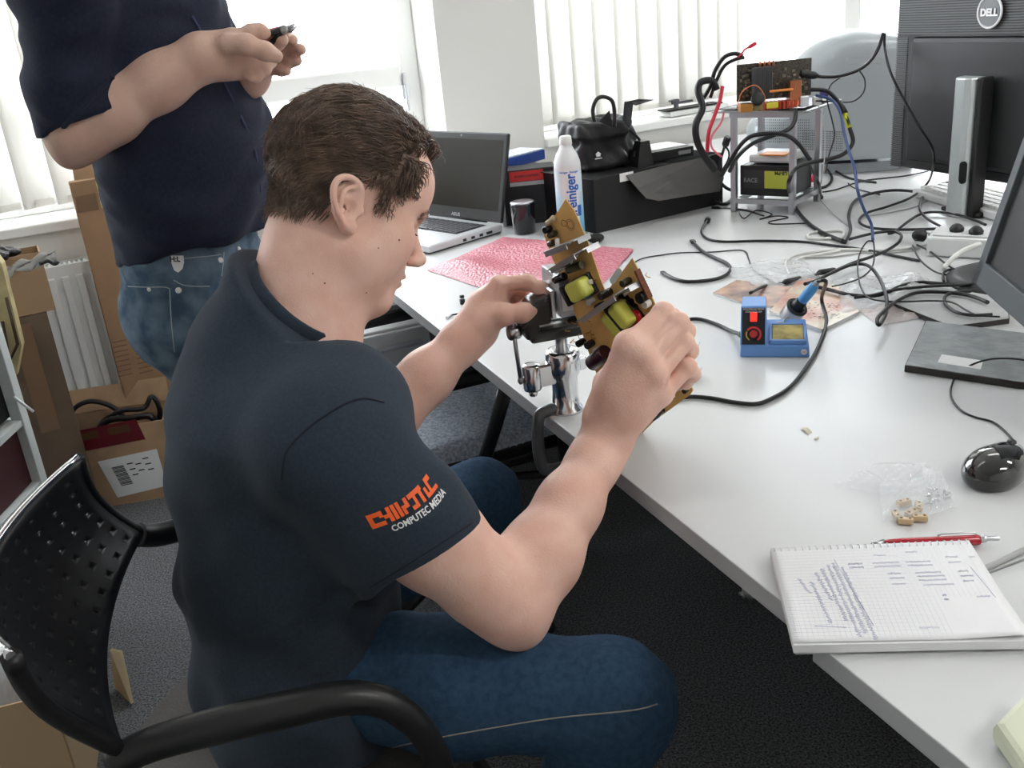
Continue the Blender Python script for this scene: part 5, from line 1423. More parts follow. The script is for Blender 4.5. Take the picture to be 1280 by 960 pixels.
for k in range(19, 26):
    a = math.radians(-50 + 280 * k / 25); b.box((tw / 2 + math.cos(a) * .0115, pl_ * .30 + math.sin(a) * .0115, .0016), (.0022, .0022, .0003), PT)
b.build('dial_scale', mat('yellow_scale', (.60, .50, .08), .5), pn)
textmesh('panel_lettering', 'SOLDERING IRON', .0042, PT @ Matrix.Translation((tw / 2, pl_ * .90, .0016)), paper, pn, align='CENTER'); textmesh('panel_lettering', 'CONTROLLER', .0042, PT @ Matrix.Translation((tw / 2, pl_ * .835, .0016)), paper, pn, align='CENTER')
# sponge tray
sl = Vector((0, .097, .014)).normalized(); GTT = STT @ Matrix((Vector((1, 0, 0)), sl, Vector((1, 0, 0)).cross(sl))).transposed().to_4x4(); GTT.translation = STT @ Vector((tw + .004, .006, .0215))
wt, dt = Ls - tw - .009, .062
b = MB()
for c_, s_ in (((wt / 2, .002, .003), (wt, .004, .008)), ((wt / 2, dt, .003), (wt, .004, .008)), ((.002, dt / 2, .003), (.004, dt, .008)), ((wt - .002, dt / 2, .003), (.004, dt, .008))): b.box(c_, s_, GTT, bev=.001)
b.build('tray', blue, root)
b = MB(); b.box((wt / 2, dt / 2, .004), (wt - .009, dt - .009, .006), GTT, bev=.0015); b.build('sponge', mat('yellow_sponge', (.60, .50, .20), .9, col2=(.30, .24, .10), scale=42, bump=.6, bscale=260), root, label='yellow sponge with burn marks')
b = MB(); b.lathe(STT @ Vector((Ls - .009, -.0004, .010)), -sy, [(.0048, -.001), (.0048, .0004)], 20); ce = b.build('badge', paper, root, label='round white badge'); 
T = STT @ Matrix.Translation((Ls - .0125, -.0012, .0082)) @ Matrix.Rotation(math.pi / 2, 4, 'X'); textmesh('badge_print', 'CE', .005, T, mat('red_ink', (.6, .03, .04), .5), ce)
# iron holder funnel and iron
ia = (-FW * .70 + UP * .52 + RT * .26).normalized(); f0 = ad(988, 394, 1.60)
b = MB(); b.lathe(f0, ia, [(.014, -.008), (.018, -.006), (.0185, .018), (.0190, .020), (.017, .020), (.0165, .0)], 28); b.build('iron_holder', steel, root, label='steel iron holder ring')
b = MB(); b.lathe(f0 + ia * .020, ia, [(.0190, 0), (.0195, .003), (.0185, .005), (.0125, .004), (.011, .001)], 28); b.build('holder_ring', black_pl, root)
b = MB(); b.tube([STT @ Vector((tw + .028, .072, .025)), STT @ Vector((tw + .028, .074, .040)), f0 - ia * .004], .0016, 6); b.tube([STT @ Vector((tw + .016, .072, .025)), STT @ Vector((tw + .016, .080, .034)), STT @ Vector((tw + .028, .080, .034))], .0016, 6); b.build('holder_wire', steel, root)
iron = thing('soldering_iron', 'blue-handled soldering iron resting in the holder of the station', 'soldering iron', f0)
b = MB(); b.lathe(f0 + ia * .006, ia, [(.004, -.05), (.004, 0), (.011, .002), (.0125, .006), (.0125, .020), (.0105, .024), (.0105, .030), (.0085, .036)], 24); b.build('iron_collar', black_pl, iron)
b = MB(); b.lathe(f0 + ia * .040, ia, [(.0085, 0), (.0090, .004), (.0095, .030), (.0080, .040), (.0060, .042)], 20); b.build('handle', mat('handle_blue', (.10, .36, .72), .4), iron, label='blue handle')
b = MB(); b.lathe(f0 + ia * .080, ia, [(.0055, 0), (.0050, .008), (.0030, .012)], 16); b.build('strain_relief', mat('grey_relief', (.35, .40, .45), .5), iron)
IRON_END = f0 + ia * .092
# ---- solder spool
p0 = at(864, 470, DZ)
root = thing('solder_spool', 'small spool of solder wire with white flanges behind the hand', 'spool', p0)
b = MB(); b.lathe(p0, Zv, [(.0175, 0), (.0175, .002), (.006, .0021)], 28); b.lathe(p0 + Zv * .013, Zv, [(.0175, 0), (.0175, .002), (.006, .0022), (.0001, .001)], 28); b.build('flanges', white_pl, root)
b = MB(); b.lathe(p0 + Zv * .002, Zv, [(.0155, 0), (.0150, .0028), (.0155, .0055), (.0150, .0083), (.0155, .0108)], 28); b.build('solder_wire', mat('solder', (.20, .20, .22), .35, metal=.7), root)
b = MB(); b.tube([p0 + Vector((.005, .012, .013)), p0 + Vector((.008, .012, .03)), p0 + Vector((.018, .012, .052))], .0005, 5); b.build('wire_end', steel, root)

# ---- magazines, leaflets, sleeves
def booklet(name, pxs, label, cat, mtop, th=.004, z=DZ, extra=None):
    root = thing(name, label, cat, at(*pxs[0], z)); P = poly_at(pxs, z)
    b = MB(); b.prism([p.xy for p in P], z + .0003, z + th * .85); b.build('pages', paper, root)
    b = MB(); b.prism([p.xy for p in P], z + th * .86, z + th); b.build('cover', mtop, root)
    if extra: extra(root)
    return root
cov1 = mat('cover_brown', (.55, .33, .22), .25, col2=(.16, .10, .10), scale=26); cov2 = mat('cover_cream', (.72, .66, .52), .3, col2=(.50, .20, .13), scale=14)
booklet('magazine', [(891, 368), (921, 352), (994, 362), (986, 386), (940, 384)], 'thin magazine with a brown cover behind the soldering station', 'magazine', cov1)
def txt(root):
    b = MB(); r_ = random.Random(2)
    for k in range(60):
        x, y = r_.uniform(1010, 1050), r_.uniform(378, 398); a = at(x, y, DZ + .0068); b.box(a, (.004, .0012, .0002))
    b.build('cover_print', mat('black_ink', (.04, .04, .05), .6), root)
booklet('magazine', [(962, 392), (1003, 348), (1050, 362), (1074, 393), (1027, 416)], 'magazine with cream and red cover right of the soldering station', 'magazine', cov2, th=.006, extra=txt)
film = mat('clear_film', (.82, .84, .86), .18, alpha=.42, spec=.7)
def crumple(name, pxs4, label, h=.012, seed=1, z=DZ, m=None, cat='bag', z0=.001):
    c = [at(x, y, z) for x, y in pxs4]; r_ = random.Random(seed); ph = [r_.uniform(0, 6) for _ in range(8)]
    def fn(u, v):
        p = (c[0] * (1 - u) + c[1] * u) * (1 - v) + (c[3] * (1 - u) + c[2] * u) * v
        e = min(1, 6 * min(u, 1 - u, v, 1 - v) + .25)
        hh = .35 + .25 * math.sin(u * 11 + v * 5 + ph[0]) + .2 * abs(math.sin(v * 14 - u * 9 + ph[1])) + .2 * abs(math.sin(u * 21 + v * 17 + ph[2]))
        return p + Zv * (z0 + h * max(0, hh) * e)
    b = MB(); b.grid(fn, 34, 30); o = b.build(name, m or film); return tag(o, label, cat)
crumple('plastic_sleeve', [(895, 338), (1000, 322), (1030, 352), (948, 362)], 'crumpled clear plastic sleeve behind the soldering station', .014, 3)
crumple('plastic_sleeve', [(1040, 352), (1150, 343), (1190, 372), (1050, 398)], 'crumpled clear plastic sleeve under the black cables', .016, 5)
crumple('plastic_sleeve', [(1072, 388), (1130, 372), (1170, 395), (1098, 408)], 'small clear sleeve with pale red print left of the grey pad', .008, 8, m=mat('printed_film', (.72, .62, .60), .3, alpha=.6))
# ---- foam pads
def pad(pxs, z, th, label, m1, m2, lab=None):
    root = thing('foam_pad', label, 'foam pad', at(*pxs[0], z)); P = poly_at(pxs, z + th)
    b = MB(); b.prism([p.xy for p in P], z + .0004, z + th * .93, bev=.001); b.build('foam', m1, root)
    c = sum(P, Vector()) / len(P); b = MB(); b.prism([(c + (p - c) * .985).xy for p in P], z + th * .93, z + th, bev=.0003); b.build('film_cover', m2, root)
    if lab:
        Q = poly_at(lab, z + th); b = MB(); b.prism([p.xy for p in Q], z + th, z + th + .0004); b.build('label_sticker', paper, root)
foam = mat('dark_foam', (.045, .042, .040), .9); filmtop = mat('grey_film', (.33, .35, .36), .16, noise=.12, scale=35, bump=.9, bscale=40)
pad([(1112, 377), (1130, 362), (1170, 358), (1260, 372), (1262, 398), (1190, 408)], DZ, .010, 'thin grey foam pad with dark edge behind the wrapped pad', foam, mat('pad_grey', (.42, .43, .43), .5))
pad([(1131, 456), (1157, 400), (1300, 418), (1288, 478), (1274, 477)], DZ, .012, 'film-wrapped dark foam pad with a white label near the mouse', foam, filmtop, [(1177, 443), (1229, 451), (1226, 462), (1172, 453)])

# ---- mouse
m0, m1_ = at(1214, 597, DZ), at(1272, 565, DZ); md = hdir(Vector((.80, .60, 0))); mc = at(1245, 596, DZ); MT = TF(mc, md)
root = thing('computer_mouse', 'glossy black computer mouse at the right edge of the desk', 'mouse', mc)
q = SDF(); R3 = [tuple(MT.to_3x3() @ Vector(a)) for a in ((1, 0, 0), (0, 1, 0), (0, 0, 1))]
q.ell(MT @ Vector((0.005, 0, .010)), (.052, .031, .028), R3, .01); q.ell(MT @ Vector((-.015, 0, .014)), (.036, .031, .026), R3, .01); q.half((0, 0, DZ + .0012), (0, 0, -1), .003)
o = link('mouse_shell', q.mesh('mouse_shell', .0022), root, mat('mouse_gloss', (.006, .006, .007), .06, coat=1.0))
b = MB(); b.lathe(MT @ Vector((.030, -.004, .029)), MT.to_3x3() @ Vector((0, 1, 0)), [(.007, 0), (.0095, .001), (.0095, .007), (.007, .008)], 20); b.build('scroll_wheel', black_pl, root)
b = MB(); b.lathe(MT @ Vector((.052, 0, .012)), md, [(.0045, 0), (.0035, .010)], 12); b.build('cable_boot', black_pl, root); MOUSE_END = MT @ Vector((.060, 0, .012))
b = MB(); b.tube([MT @ Vector((.018, s_ * .0, .0375 - .001)) if False else MT @ Vector((x, 0, z)) for s_ in (0,) for x, z in ((.020, .0362), (.040, .0300), (.052, .020))], .0006, 5); b.build('button_seam', black_pl, root)

# ---- clear bags with small parts
def parts_bag(pxs, label, seed):
    return crumple('zip_bag', pxs, label, .010, seed, m=mat('thin_clear_film', (.85, .88, .92), .10, alpha=.26, spec=.9), z0=.006)
parts_bag([(1040, 612), (1092, 588), (1160, 584), (1120, 628)], 'empty clear zip bag corner left of the terminal blocks', 11)
parts_bag([(1098, 612), (1160, 600), (1172, 648), (1104, 660)], 'clear zip bag holding beige terminal blocks', 12)
parts_bag([(1150, 590), (1176, 596), (1196, 640), (1164, 650)], 'clear zip bag holding small silver screws', 13)
beige = mat('beige_plastic', (.66, .50, .30), .5)
for i, (x, y, a) in enumerate(((1121, 645, 1.5), (1130, 629, .2), (1148, 634, 1.2), (1132, 652, -.3), (1150, 648, -.25), (1139, 642, .5))):
    c = at(x, y, DZ + .004); T = Matrix.Translation(c) @ Matrix.Rotation(a, 4, 'Z') @ Matrix.Rotation(.15 * (i % 3 - 1), 4, 'X')
    o_ = thing('terminal_block', ('leftmost beige terminal block in the clear zip bag', 'topmost beige terminal block in the clear zip bag', 'beige terminal block at the upper right of the pile in the bag', 'lowest beige terminal block in the clear zip bag', 'rightmost beige terminal block in the clear zip bag', 'beige terminal block in the middle of the pile in the bag')[i], 'terminal block', (c.x, c.y, DZ), 'terminal blocks in the clear bag'); b = MB(); b.box((0, 0, .001), (.016, .0075, .0065), T, bev=.0008); b.build('body', beige, o_)
    for s_ in (-1, 1): b = MB(); b.lathe(T @ Vector((s_ * .0045, 0, .0042)), T.to_3x3() @ Vector((0, 0, 1)), [(.0016, 0), (.0016, .0004)], 10); b.build('screw_hole', ink, o_)
r_ = random.Random(21)
for i in range(12):
    c = at(r_.uniform(1162, 1184), r_.uniform(612, 630), DZ + .003 + .003 * (i % 3)); d = Vector((r_.gauss(0, 1), r_.gauss(0, 1), r_.gauss(0, .3))).normalized()
    b = MB(); b.lathe(c, d, [(.0026, 0), (.0026, .0014), (.0011, .0016), (.0011, .0075)], 10); tag(b.build('screw', chrome), 'small silver screw in the clear zip bag', 'screw', 'screws in the clear bag')
# scrap of masking tape, small parts left of the vise
P = poly_at([(1001, 537), (1007, 534), (1024, 547), (1020, 551)], DZ + .0005); b = MB(); b.grid(lambda u, v: (P[0] * (1 - u) + P[1] * u) * (1 - v) + (P[3] * (1 - u) + P[2] * u) * v + Zv * .002 * math.sin(v * 7), 2, 10, thick=.0003); tag(b.build('tape_scrap', mat('cream_tape', (.70, .66, .54), .6)), 'scrap of cream tape on the empty desk below the soldering station', 'tape')
c = at(578, 377, DZ + .006); b = MB(); b.box((0, 0, 0), (.008, .010, .012), TF(c, ED), bev=.001); b.box((.0, .0, .011), (.007, .009, .006), TF(c, ED), bev=.001); tag(b.build('plastic_plug', black_pl), 'tiny black plastic plug on the desk by the left hand', 'plug')
root = thing('metal_clip', 'small bent silver clip on the desk next to the pink bag', 'clip', at(592, 371, DZ)); r_ = random.Random(3)
b = MB(); b.tube([at(586, 372, DZ + .002), at(592, 366, DZ + .012), at(597, 372, DZ + .002), at(602, 368, DZ + .008)], .0016, 6); b.build('wire', steel, root)
root = thing('probe', 'thin black test lead tip on the desk left of the left hand', 'test lead', at(556, 396, DZ)); b = MB(); b.tube([at(558, 397, DZ + .003), at(564, 394, DZ + .003)], .0028, 8); b.build('tip', alu, root); b = MB(); b.tube([at(564, 394, DZ + .003), at(578, 391, DZ + .003), at(596, 389, DZ + .003)], .0018, 8); b.build('lead', cable_m, root)

# ---- notebook and pen
nz = DZ; root = thing('notebook', 'open white spiral notebook with handwriting hanging over the desk edge', 'notebook', at(965, 690, DZ))
cov = poly_at([(966, 688), (1212, 678), (1296, 806), (994, 815)], nz + .004); pg = poly_at([(963, 686), (1211, 676), (1289, 800), (992, 806)], nz + .013)
b = MB(); b.prism([p.xy for p in cov], nz + .0006, nz + .003, bev=.0006); b.build('back_cover', mat('cover_grey', (.55, .57, .56), .5), root)
b = MB(); b.prism([p.xy for p in pg], nz + .0032, nz + .0125, bev=.0006); b.build('page_block', mat('page_white', (.82, .82, .83), .7), root)
def pgp(u, v, h=.0): return (pg[0] * (1 - u) + pg[1] * u) * (1 - v) + (pg[3] * (1 - u) + pg[2] * u) * v + Zv * (h - .0)
for p in pg: p.z = nz + .0128
b = MB(); b.grid(lambda u, v: pgp(u * (1.0 if v < .9 else 1.0), v * .985, .0006 + .004 * max(0, u - .7) * max(0, v - .6) * 8), 20, 20, thick=.0003); b.build('top_page', mat('page_white_top', (.84, .84, .86), .7), root)
b = MB()
for k in range(1, 42): b.tube([pgp(k / 42, .02, .0009), pgp(k / 42, .96, .0009)], .00012, 3)
for k in range(1, 29): b.tube([pgp(.01, k / 29, .0009), pgp(.70, k / 29, .0009)], .00012, 3)
b.build('page_grid', mat('grid_print', (.70, .73, .80), .7), root)
rings = 28
for k in range(rings):
    u = (k + .5) / rings; a = pgp(u, .035, -.001); c = pgp(u, -.012, -.006); m_ = (a + c) / 2; d = (a - c).normalized(); b = MB()
    b.tube([m_ + (d * math.cos(t) * .0065 + Zv * (math.sin(t) * .0062)) for t in [j * math.pi * 2 / 14 for j in range(14)]], .0006, 5, closed=True); b.build('spiral_ring', white_pl, root)
inkb = mat('ballpoint_ink', (.30, .32, .58), .6); b = MB(); r_ = random.Random(12)
def scrib(u0, v0, du, dv, n, amp=.006):
    pts = []
    for j in range(n):
        t = j / (n - 1); zg = (-1) ** j * amp * r_.uniform(.6, 2.2); pts.append(pgp(u0 + du * t + (zg if abs(dv) > abs(du) else 0), v0 + dv * t + (0 if abs(dv) > abs(du) else zg * 1.4), .0011))
    b.tube(pts, .00015, 3)
for k, (u0, v0, v1) in enumerate(((.10, .36, .52), (.155, .40, .82), (.19, .30, .60), (.225, .26, .80), (.26, .22, .95), (.29, .20, .92), (.325, .25, .98))): scrib(u0, v0, .035, v1 - v0, int((v1 - v0) * 150))
for (u0, v0, du, n) in ((.36, .22, .07, 30), (.36, .26, .07, 30), (.48, .22, .13, 40), (.48, .26, .13, 40), (.64, .22, .12, 40), (.64, .26, .12, 40), (.84, .18, .06, 18), (.84, .24, .06, 18), (.95, .19, .03, 10),
                        (.53, .34, .06, 22), (.53, .39, .07, 26), (.53, .45, .06, 20), (.66, .34, .12, 40), (.66, .38, .13, 44), (.66, .42, .13, 40), (.67, .47, .14, 36), (.86, .34, .05, 18), (.86, .39, .06, 22), (.86, .44, .05, 18),
                        (.73, .58, .02, 12), (.73, .62, .02, 12), (.88, .60, .06, 20), (.88, .65, .06, 20), (.88, .80, .07, 10), (.89, .85, .06, 10), (.56, .88, .09, 22), (.50, .13, .06, 18), (.66, .11, .06, 18)): scrib(u0, v0, du, 0, n, .004)
b.build('handwriting', inkb, root, label='pale blue handwriting'); b = MB()
for (u0, v0, u1, v1) in ((.30, .16, .37, .85), (.93, .30, .96, .62), (.11, .84, .25, .86)): b.tube([pgp(u0, v0, .0011), pgp(u1, v1, .0011)], .0002, 3)
b.build('underlines', inkb, root)
pr_ = [at(1104, 686, nz + .008), at(1226, 681, nz + .008), at(1250, 677, nz + .008)]; pa_, pe = pr_[0], pr_[1]; px_ = (pe - pa_).normalized()
root = thing('pen', 'dark red ballpoint pen tucked behind the notebook spiral', 'pen', (pa_.x, pa_.y, DZ)); Lp = (pe - pa_).length
off = at(1104, 680, nz + .006) - at(1104, 686, nz + .006); pa_ = pa_ + off * 1.2
b = MB(); b.lathe(pa_ + Zv * -.001, px_, [(.0045, .0), (.0056, .02), (.0056, Lp * .98), (.0050, Lp)], 18); b.build('barrel', mat('pen_red', (.42, .012, .025), .2, coat=.6), root)
b = MB(); b.lathe(pa_ + px_ * Lp, px_, [(.0046, 0), (.0042, .006), (.0028, .007), (.0028, .019), (.0022, .020)], 14); b.build('push_button', alu, root)
b = MB(); b.lathe(pa_, -px_, [(.0045, 0), (.0014, .011), (.0006, .013)], 14); b.build('tip', steel, root)
b = MB(); e_ = pa_ + px_ * (Lp - .004) + Zv * .0058; b.tube([e_, e_ + Zv * .003 - px_ * .004, e_ + Zv * .0025 - px_ * .036, e_ + Zv * .0008 - px_ * .040], .0011, 6); b.build('clip', alu, root)
# cream object bottom right
root = thing('cream_case', 'cream coloured rounded plastic case in the bottom right corner of the desk', 'case', at(1262, 905, DZ))
P = poly_at([(1243, 902), (1282, 862), (1420, 900), (1300, 985)], DZ + .022)
b = MB(); b.prism([p.xy for p in P], DZ + .0005, DZ + .022, bev=.006); b.build('case_body', mat('cream_plastic', (.66, .68, .52), .35), root)

# ============================================================ background electronics
# ---- test bench rack
f0_, f1_ = at(918, 264, DZ), at(990, 268, DZ); rx = hdir(f1_ - f0_); ry = Vector((-rx.y, rx.x, 0)); RK = TF(f0_, rx); Lr = (f1_ - f0_).length; Dr = .17
rack = thing('test_bench', 'open aluminium test bench frame with graphics card and power supply', 'computer', f0_)
zs = zat(f0_, 143) - DZ; prf = mat('alu_profile', (.50, .51, .54), .35, metal=.9)
for x, y in ((0, 0), (Lr, 0), (0, Dr), (Lr, Dr)): b = MB(); b.box((x, y, (zs + .02) / 2), (.015, .015, zs + .02), RK, bev=.001); b.build('post', prf, rack)
for z in (.03, zs):
    b = MB()
    for y in (0, Dr): b.box((Lr / 2, y, z), (Lr + .02, .014, .014), RK)
    for x in (0, Lr): b.box((x, Dr / 2, z), (.014, Dr, .014), RK)
    b.build('rail', prf, rack)
b = MB(); b.box((Lr / 2, Dr / 2, zs + .010), (Lr + .10, Dr + .06, .004), RK, bev=.001); b.build('tray', mat('tray_metal', (.40, .41, .42), .4, metal=.7), rack)
b = MB(); b.box((Lr / 2, Dr / 2, zs + .017), (Lr + .07, Dr + .04, .002), RK); mbd = b.build('mainboard', mat('board_dark', (.05, .04, .03), .4), rack)
# graphics card standing up, facing the viewer
g0_, g1_ = ad(921, 146, 2.50), ad(1013, 138, 2.50); gd = hdir(g1_ - g0_); GM = TF(Vector((g0_.x, g0_.y, DZ + zs + .02)), gd); Lg = (g1_ - g0_).length; Hg = .110
gpu = mat('gpu_pcb', (.012, .012, .014), .35, col2=(.10, .085, .06), scale=190)
b = MB(); b.box((Lg / 2, 0, Hg / 2 + .012), (Lg, .002, Hg - .02), GM); gc = b.build('graphics_card', gpu, rack, label='black graphics card standing upright')
r_ = random.Random(6)
b = MB()
for k in range(60): b.box((r_.uniform(.01, Lg - .01), -.003, r_.uniform(.02, Hg - .01)), (r_.uniform(.003, .008), .004, r_.uniform(.003, .008)), GM)
b.build('card_components', mat('chip_mix', (.10, .08, .06), .4, col2=(.35, .30, .22), scale=300), gc)
b = MB()
for k in range(14): b.box((Lg * .20 + k * .0034, -.016, Hg * .58), (.0012, .026, Hg * .70), GM)
b.build('heatsink', mat('fin_grey', (.16, .16, .17), .4, metal=.5), gc, label='grey finned heatsink')
cu = mat('copper', (.75, .28, .14), .3, metal=.9)
b = MB()
for k in range(4): b.lathe(GM @ Vector((Lg * .30 + k * .011, -.010, Hg * .93)), Zv, [(.003, 0), (.003, .012), (.001, .014)], 10)
b.build('heat_pipe', cu, gc)
b = MB()
for k in range(7): b.box((Lg * .66 + .004 * k, -.035, .040), (.002, .022, .050), GM)
b.box((Lg * .66 + .012, -.035, .012), (.034, .03, .010), GM); b.build('copper_heatsink', cu, rack)
b = MB()
for k in range(10): b.box((Lg * .24 + .010 * k, -.030, .010), (.007, .045, .018), GM, bev=.001)
b.build('red_cooler', mat('red_anodised', (.45, .06, .03), .35, metal=.5), rack)
for x, z, s_, mm in ((.01, .012, (.03, .03, .02), gold), (.04, .02, (.025, .02, .035), mat('olive_part', (.25, .2, .08), .5)), (.075, .012, (.03, .02, .014), mat('yellow_part', (.70, .60, .05), .4)), (.155, .014, (.022, .02, .026), alu), (.19, .012, (.02, .02, .02), white_pl), (.205, .030, (.014, .02, .018), mat('purple_port', (.18, .14, .45), .4)), (.10, .045, (.06, .004, .006), mat('orange_rail', (.75, .25, .05), .4))):
    b = MB(); b.box((x, -.045, z), s_, GM, bev=.002); b.build('board_component', mm, rack)
b = MB(); b.lathe(GM @ Vector((.035, -.06, .03)), -FW, [(.016, 0), (.016, .012), (.006, .013)], 16); b.build('round_component', black_pl, rack)
b = MB(); b.tube(spline([GM @ Vector((-.01, -.04, .01)), GM @ Vector((.0, -.05, .05)), GM @ Vector((.03, -.06, .065)), GM @ Vector((.055, -.05, .04)), GM @ Vector((.06, -.04, .01))], 5), .0014, 5); b.build('orange_wire', mat('orange_wire', (.75, .25, .12), .5), rack)
# power supply
psz = .042; pw_ = Lr - .02; b = MB(); b.box((Lr / 2, .085, psz + .040), (pw_, .14, .080), RK, bev=.002)
psu = thing('power_supply', 'black power supply with yellow label inside the test bench frame', 'power supply', RK @ Vector((Lr / 2, .08, psz))); b.build('case', mat('psu_black', (.012, .012, .014), .4), psu)
b = MB(); b.box((Lr / 2 + pw_ * .02, .0140, psz + .044), (pw_ * .88, .001, .048), RK); lb = b.build('label', mat('label_dark', (.03, .03, .03), .4), psu)
b = MB(); b.box((Lr / 2 + pw_ * .22, .0134, psz + .044), (pw_ * .46, .0006, .046), RK); b.build('yellow_field', mat('label_yellow', (.50, .52, .06), .4), lb, label='yellow label field')
T = RK @ Matrix.Translation((Lr * .52, .0128, psz + .066)) @ Matrix.Rotation(math.pi / 2, 4, 'X') @ Matrix.Rotation(math.pi, 4, 'Z') @ Matrix.Translation((-pw_ * .40, .0, 0)); textmesh('label_lettering', 'L8-PM', .013, T, black_pl, lb, bold=.0005)
T = RK @ Matrix.Translation((Lr * .13, .0128, psz + .036)) @ Matrix.Rotation(math.pi / 2, 4, 'X'); textmesh('label_lettering', 'RACE', .016, T, mat('grey_ink', (.22, .22, .22), .4), lb, bold=.0005)
b = MB(); b.box((Lr * .5, .09, psz + .094), (pw_ * .8, .11, .022), RK, bev=.006); tag(b.build('parts_bag', mat('white_bag', (.70, .70, .70), .4)), 'white packet lying on top of the power supply', 'packet')
b = MB(); b.box((Lr * .58, .05, psz + .1065), (pw_ * .5, .05, .003), RK, bev=.001); tag(b.build('orange_card', mat('orange_card', (.85, .30, .04), .5)), 'orange card on the white packet in the test bench', 'card')

# ---- silver curved computer behind the bench
q = SDF(); ys = 2.98; Cc = ad(1068, 128, ys); sxv = hdir(Vector((.96, -.28, 0))); syv = Vector((-sxv.y, sxv.x, 0)); R3 = [tuple(sxv), tuple(syv), (0, 0, 1)]
A = lambda x, y, z: Cc + sxv * x + syv * y + Zv * z
q.ell(A(-.01, .05, -.03), (.225, .15, .235), R3, .05); q.box(A(.08, .04, -.03), (.14, .10, .205), R3, .05, .06); q.ell(A(-.16, .06, -.075), (.16, .12, .085), R3, .03)
q.half(A(0, -.055, 0), -syv, .03); sil = mat('silver_plastic', (.38, .41, .43), .32, metal=.15)
root = thing('desktop_computer', 'rounded silver desktop computer with perforated vents behind the test bench', 'computer', (Cc.x, Cc.y, DZ))
q.half((0, 0, DZ + .045), (0, 0, -1), .01); o = link('housing', q.mesh('housing', .007), root, sil)
bvs = BVHTree.FromPolygons([v.co for v in o.data.vertices], [p.vertices for p in o.data.polygons])
b = MB()
for i in range(22):
    for j in range(9):
        p = castpx(1004 + i * 2.3, 163 + j * 2.9 + i * .1, bvs, .0006)
        if p: b.lathe(p, -FW, [(.0016, 0), (.0016, .0004)], 6)
for i in range(26):
    for j in range(9):
        x, y = 946 + i * 2.6, 150 + j * 3.4
        if (x - 985) ** 2 / 40 ** 2 + (y - 152) ** 2 / 34 ** 2 < 1:
            p = castpx(x, y, bvs, .0006)
            if p: b.lathe(p, -FW, [(.0016, 0), (.0016, .0004)], 6)
b.build('vent_holes', mat('vent_dark', (.02, .02, .025), .6), root)
b = MB(); b.tube([p for p in [castpx(x, y, bvs, .0003) for x, y in ((1058, 73), (1090, 71), (1101, 73), (1101, 80), (1060, 80), (1058, 73))] if p], .0008, 4); b.build('slot_line', mat('line_grey', (.35, .35, .34), .5), root)
ft = at(1058, 214, DZ); b = MB(); pts = [(.20 * math.cos(k * math.pi / 20), .085 * math.sin(k * math.pi / 20)) for k in range(40)]; b.prism(pts, 0.0005, .030, TF(ft + syv * .05, sxv), bev=.012); b.build('foot', sil, root)
b = MB(); b.box((.02, .12, .04), (.16, .06, .09), TF(ft, sxv), bev=.01); b.build('neck', sil, root)

# ---- monitor seen from behind
k0_ = at(1110, 207, .80); kx = hdir(at(1185, 219, .80) - k0_); kz = (Zv + Vector((-kx.y, kx.x, 0)) * -.0).normalized(); ky = Vector((-kx.y, kx.x, 0))     # ky points away from the camera side
if ky.dot(Vector((0, 1, 0))) < 0: ky = -ky
zt2 = zat(Vector((k0_.x, k0_.y, 0)), 0); Hm = zt2 - .80 + .012
MTm = Matrix((kx, ky, Zv)).transposed().to_4x4(); MTm.translation = k0_
root = thing('monitor', 'black monitor seen from behind with round white-rimmed logo', 'monitor', (k0_.x, k0_.y, DZ)); Wm = .50
mbk = mat('monitor_back', (.022, .024, .025), .42); rib = mat('monitor_ribs', (.10, .105, .105), .45)
b = MB(); b.box((Wm / 2, .03, Hm / 2), (Wm, .045, Hm), MTm, bev=.004); b.build('back_shell', mbk, root)
b = MB()
for k in range(16): b.box((Wm / 2, .0055, Hm - .006 - k * .0058), (Wm - .004, .006, .0032), MTm)
nb = int((Hm - .10) / .0050)
for k in range(nb): b.box((.022, .0065, Hm - .105 - k * .0050), (.040, .004, .0024), MTm)
b.build('ribbed_cover', rib, root)
b = MB(); b.box((Wm / 2 + .02, .002, (Hm - .10) / 2 + .012), (Wm - .09, .02, Hm - .125), MTm, bev=.012); b.build('rear_bulge', mbk, root)
lc = onplane(1237, 15, k0_ - ky * .004, ky); LTm = Matrix((kx, Zv, -ky)).transposed().to_4x4(); LTm.translation = lc
b = MB(); b.tube([LTm @ Vector((.034 * math.cos(t), .034 * math.sin(t), .0)) for t in [k * math.pi / 24 for k in range(48)]], .0028, 6, closed=True); lg = b.build('logo_ring', mat('white_rim', (.95, .95, .96), .3), root)
b = MB(); b.lathe(lc + ky * .003, -ky, [(.033, 0), (.033, .003)], 40); b.build('logo_disc', mat('logo_grey', (.16, .17, .18), .35), root)
textmesh('logo_lettering', 'DELL', .022, LTm @ Matrix.Translation((0, -.008, .002)), mat('white_rim', (.95, .95, .96), .3), root, align='CENTER', bold=.0010, depth=.0006)
sb = at(1194, 270, DZ); zst = zat(sb, 96) - DZ; SM = Matrix((kx, ky, Zv)).transposed().to_4x4(); SM.translation = sb
sw = .066; ssil = mat('stand_silver', (.56, .60, .60), .30, metal=.35)
b = MB(); prof_ = [(-sw / 2, .01), (-sw / 2 + .008, -.006), (-sw / 6, -.014), (sw / 6, -.014), (sw / 2 - .008, -.008), (sw / 2, .01), (sw / 2, .03), (-sw / 2, .03)]
b.prism(prof_, .0, zst, SM, bev=.004); b.build('stand_column', ssil, root, label='silver stand column')
b = MB(); b.box((sw / 2 + .006, .02, zst / 2), (.014, .04, zst), SM, bev=.004); b.build('column_side', black_pl, root)
b = MB(); pts = []
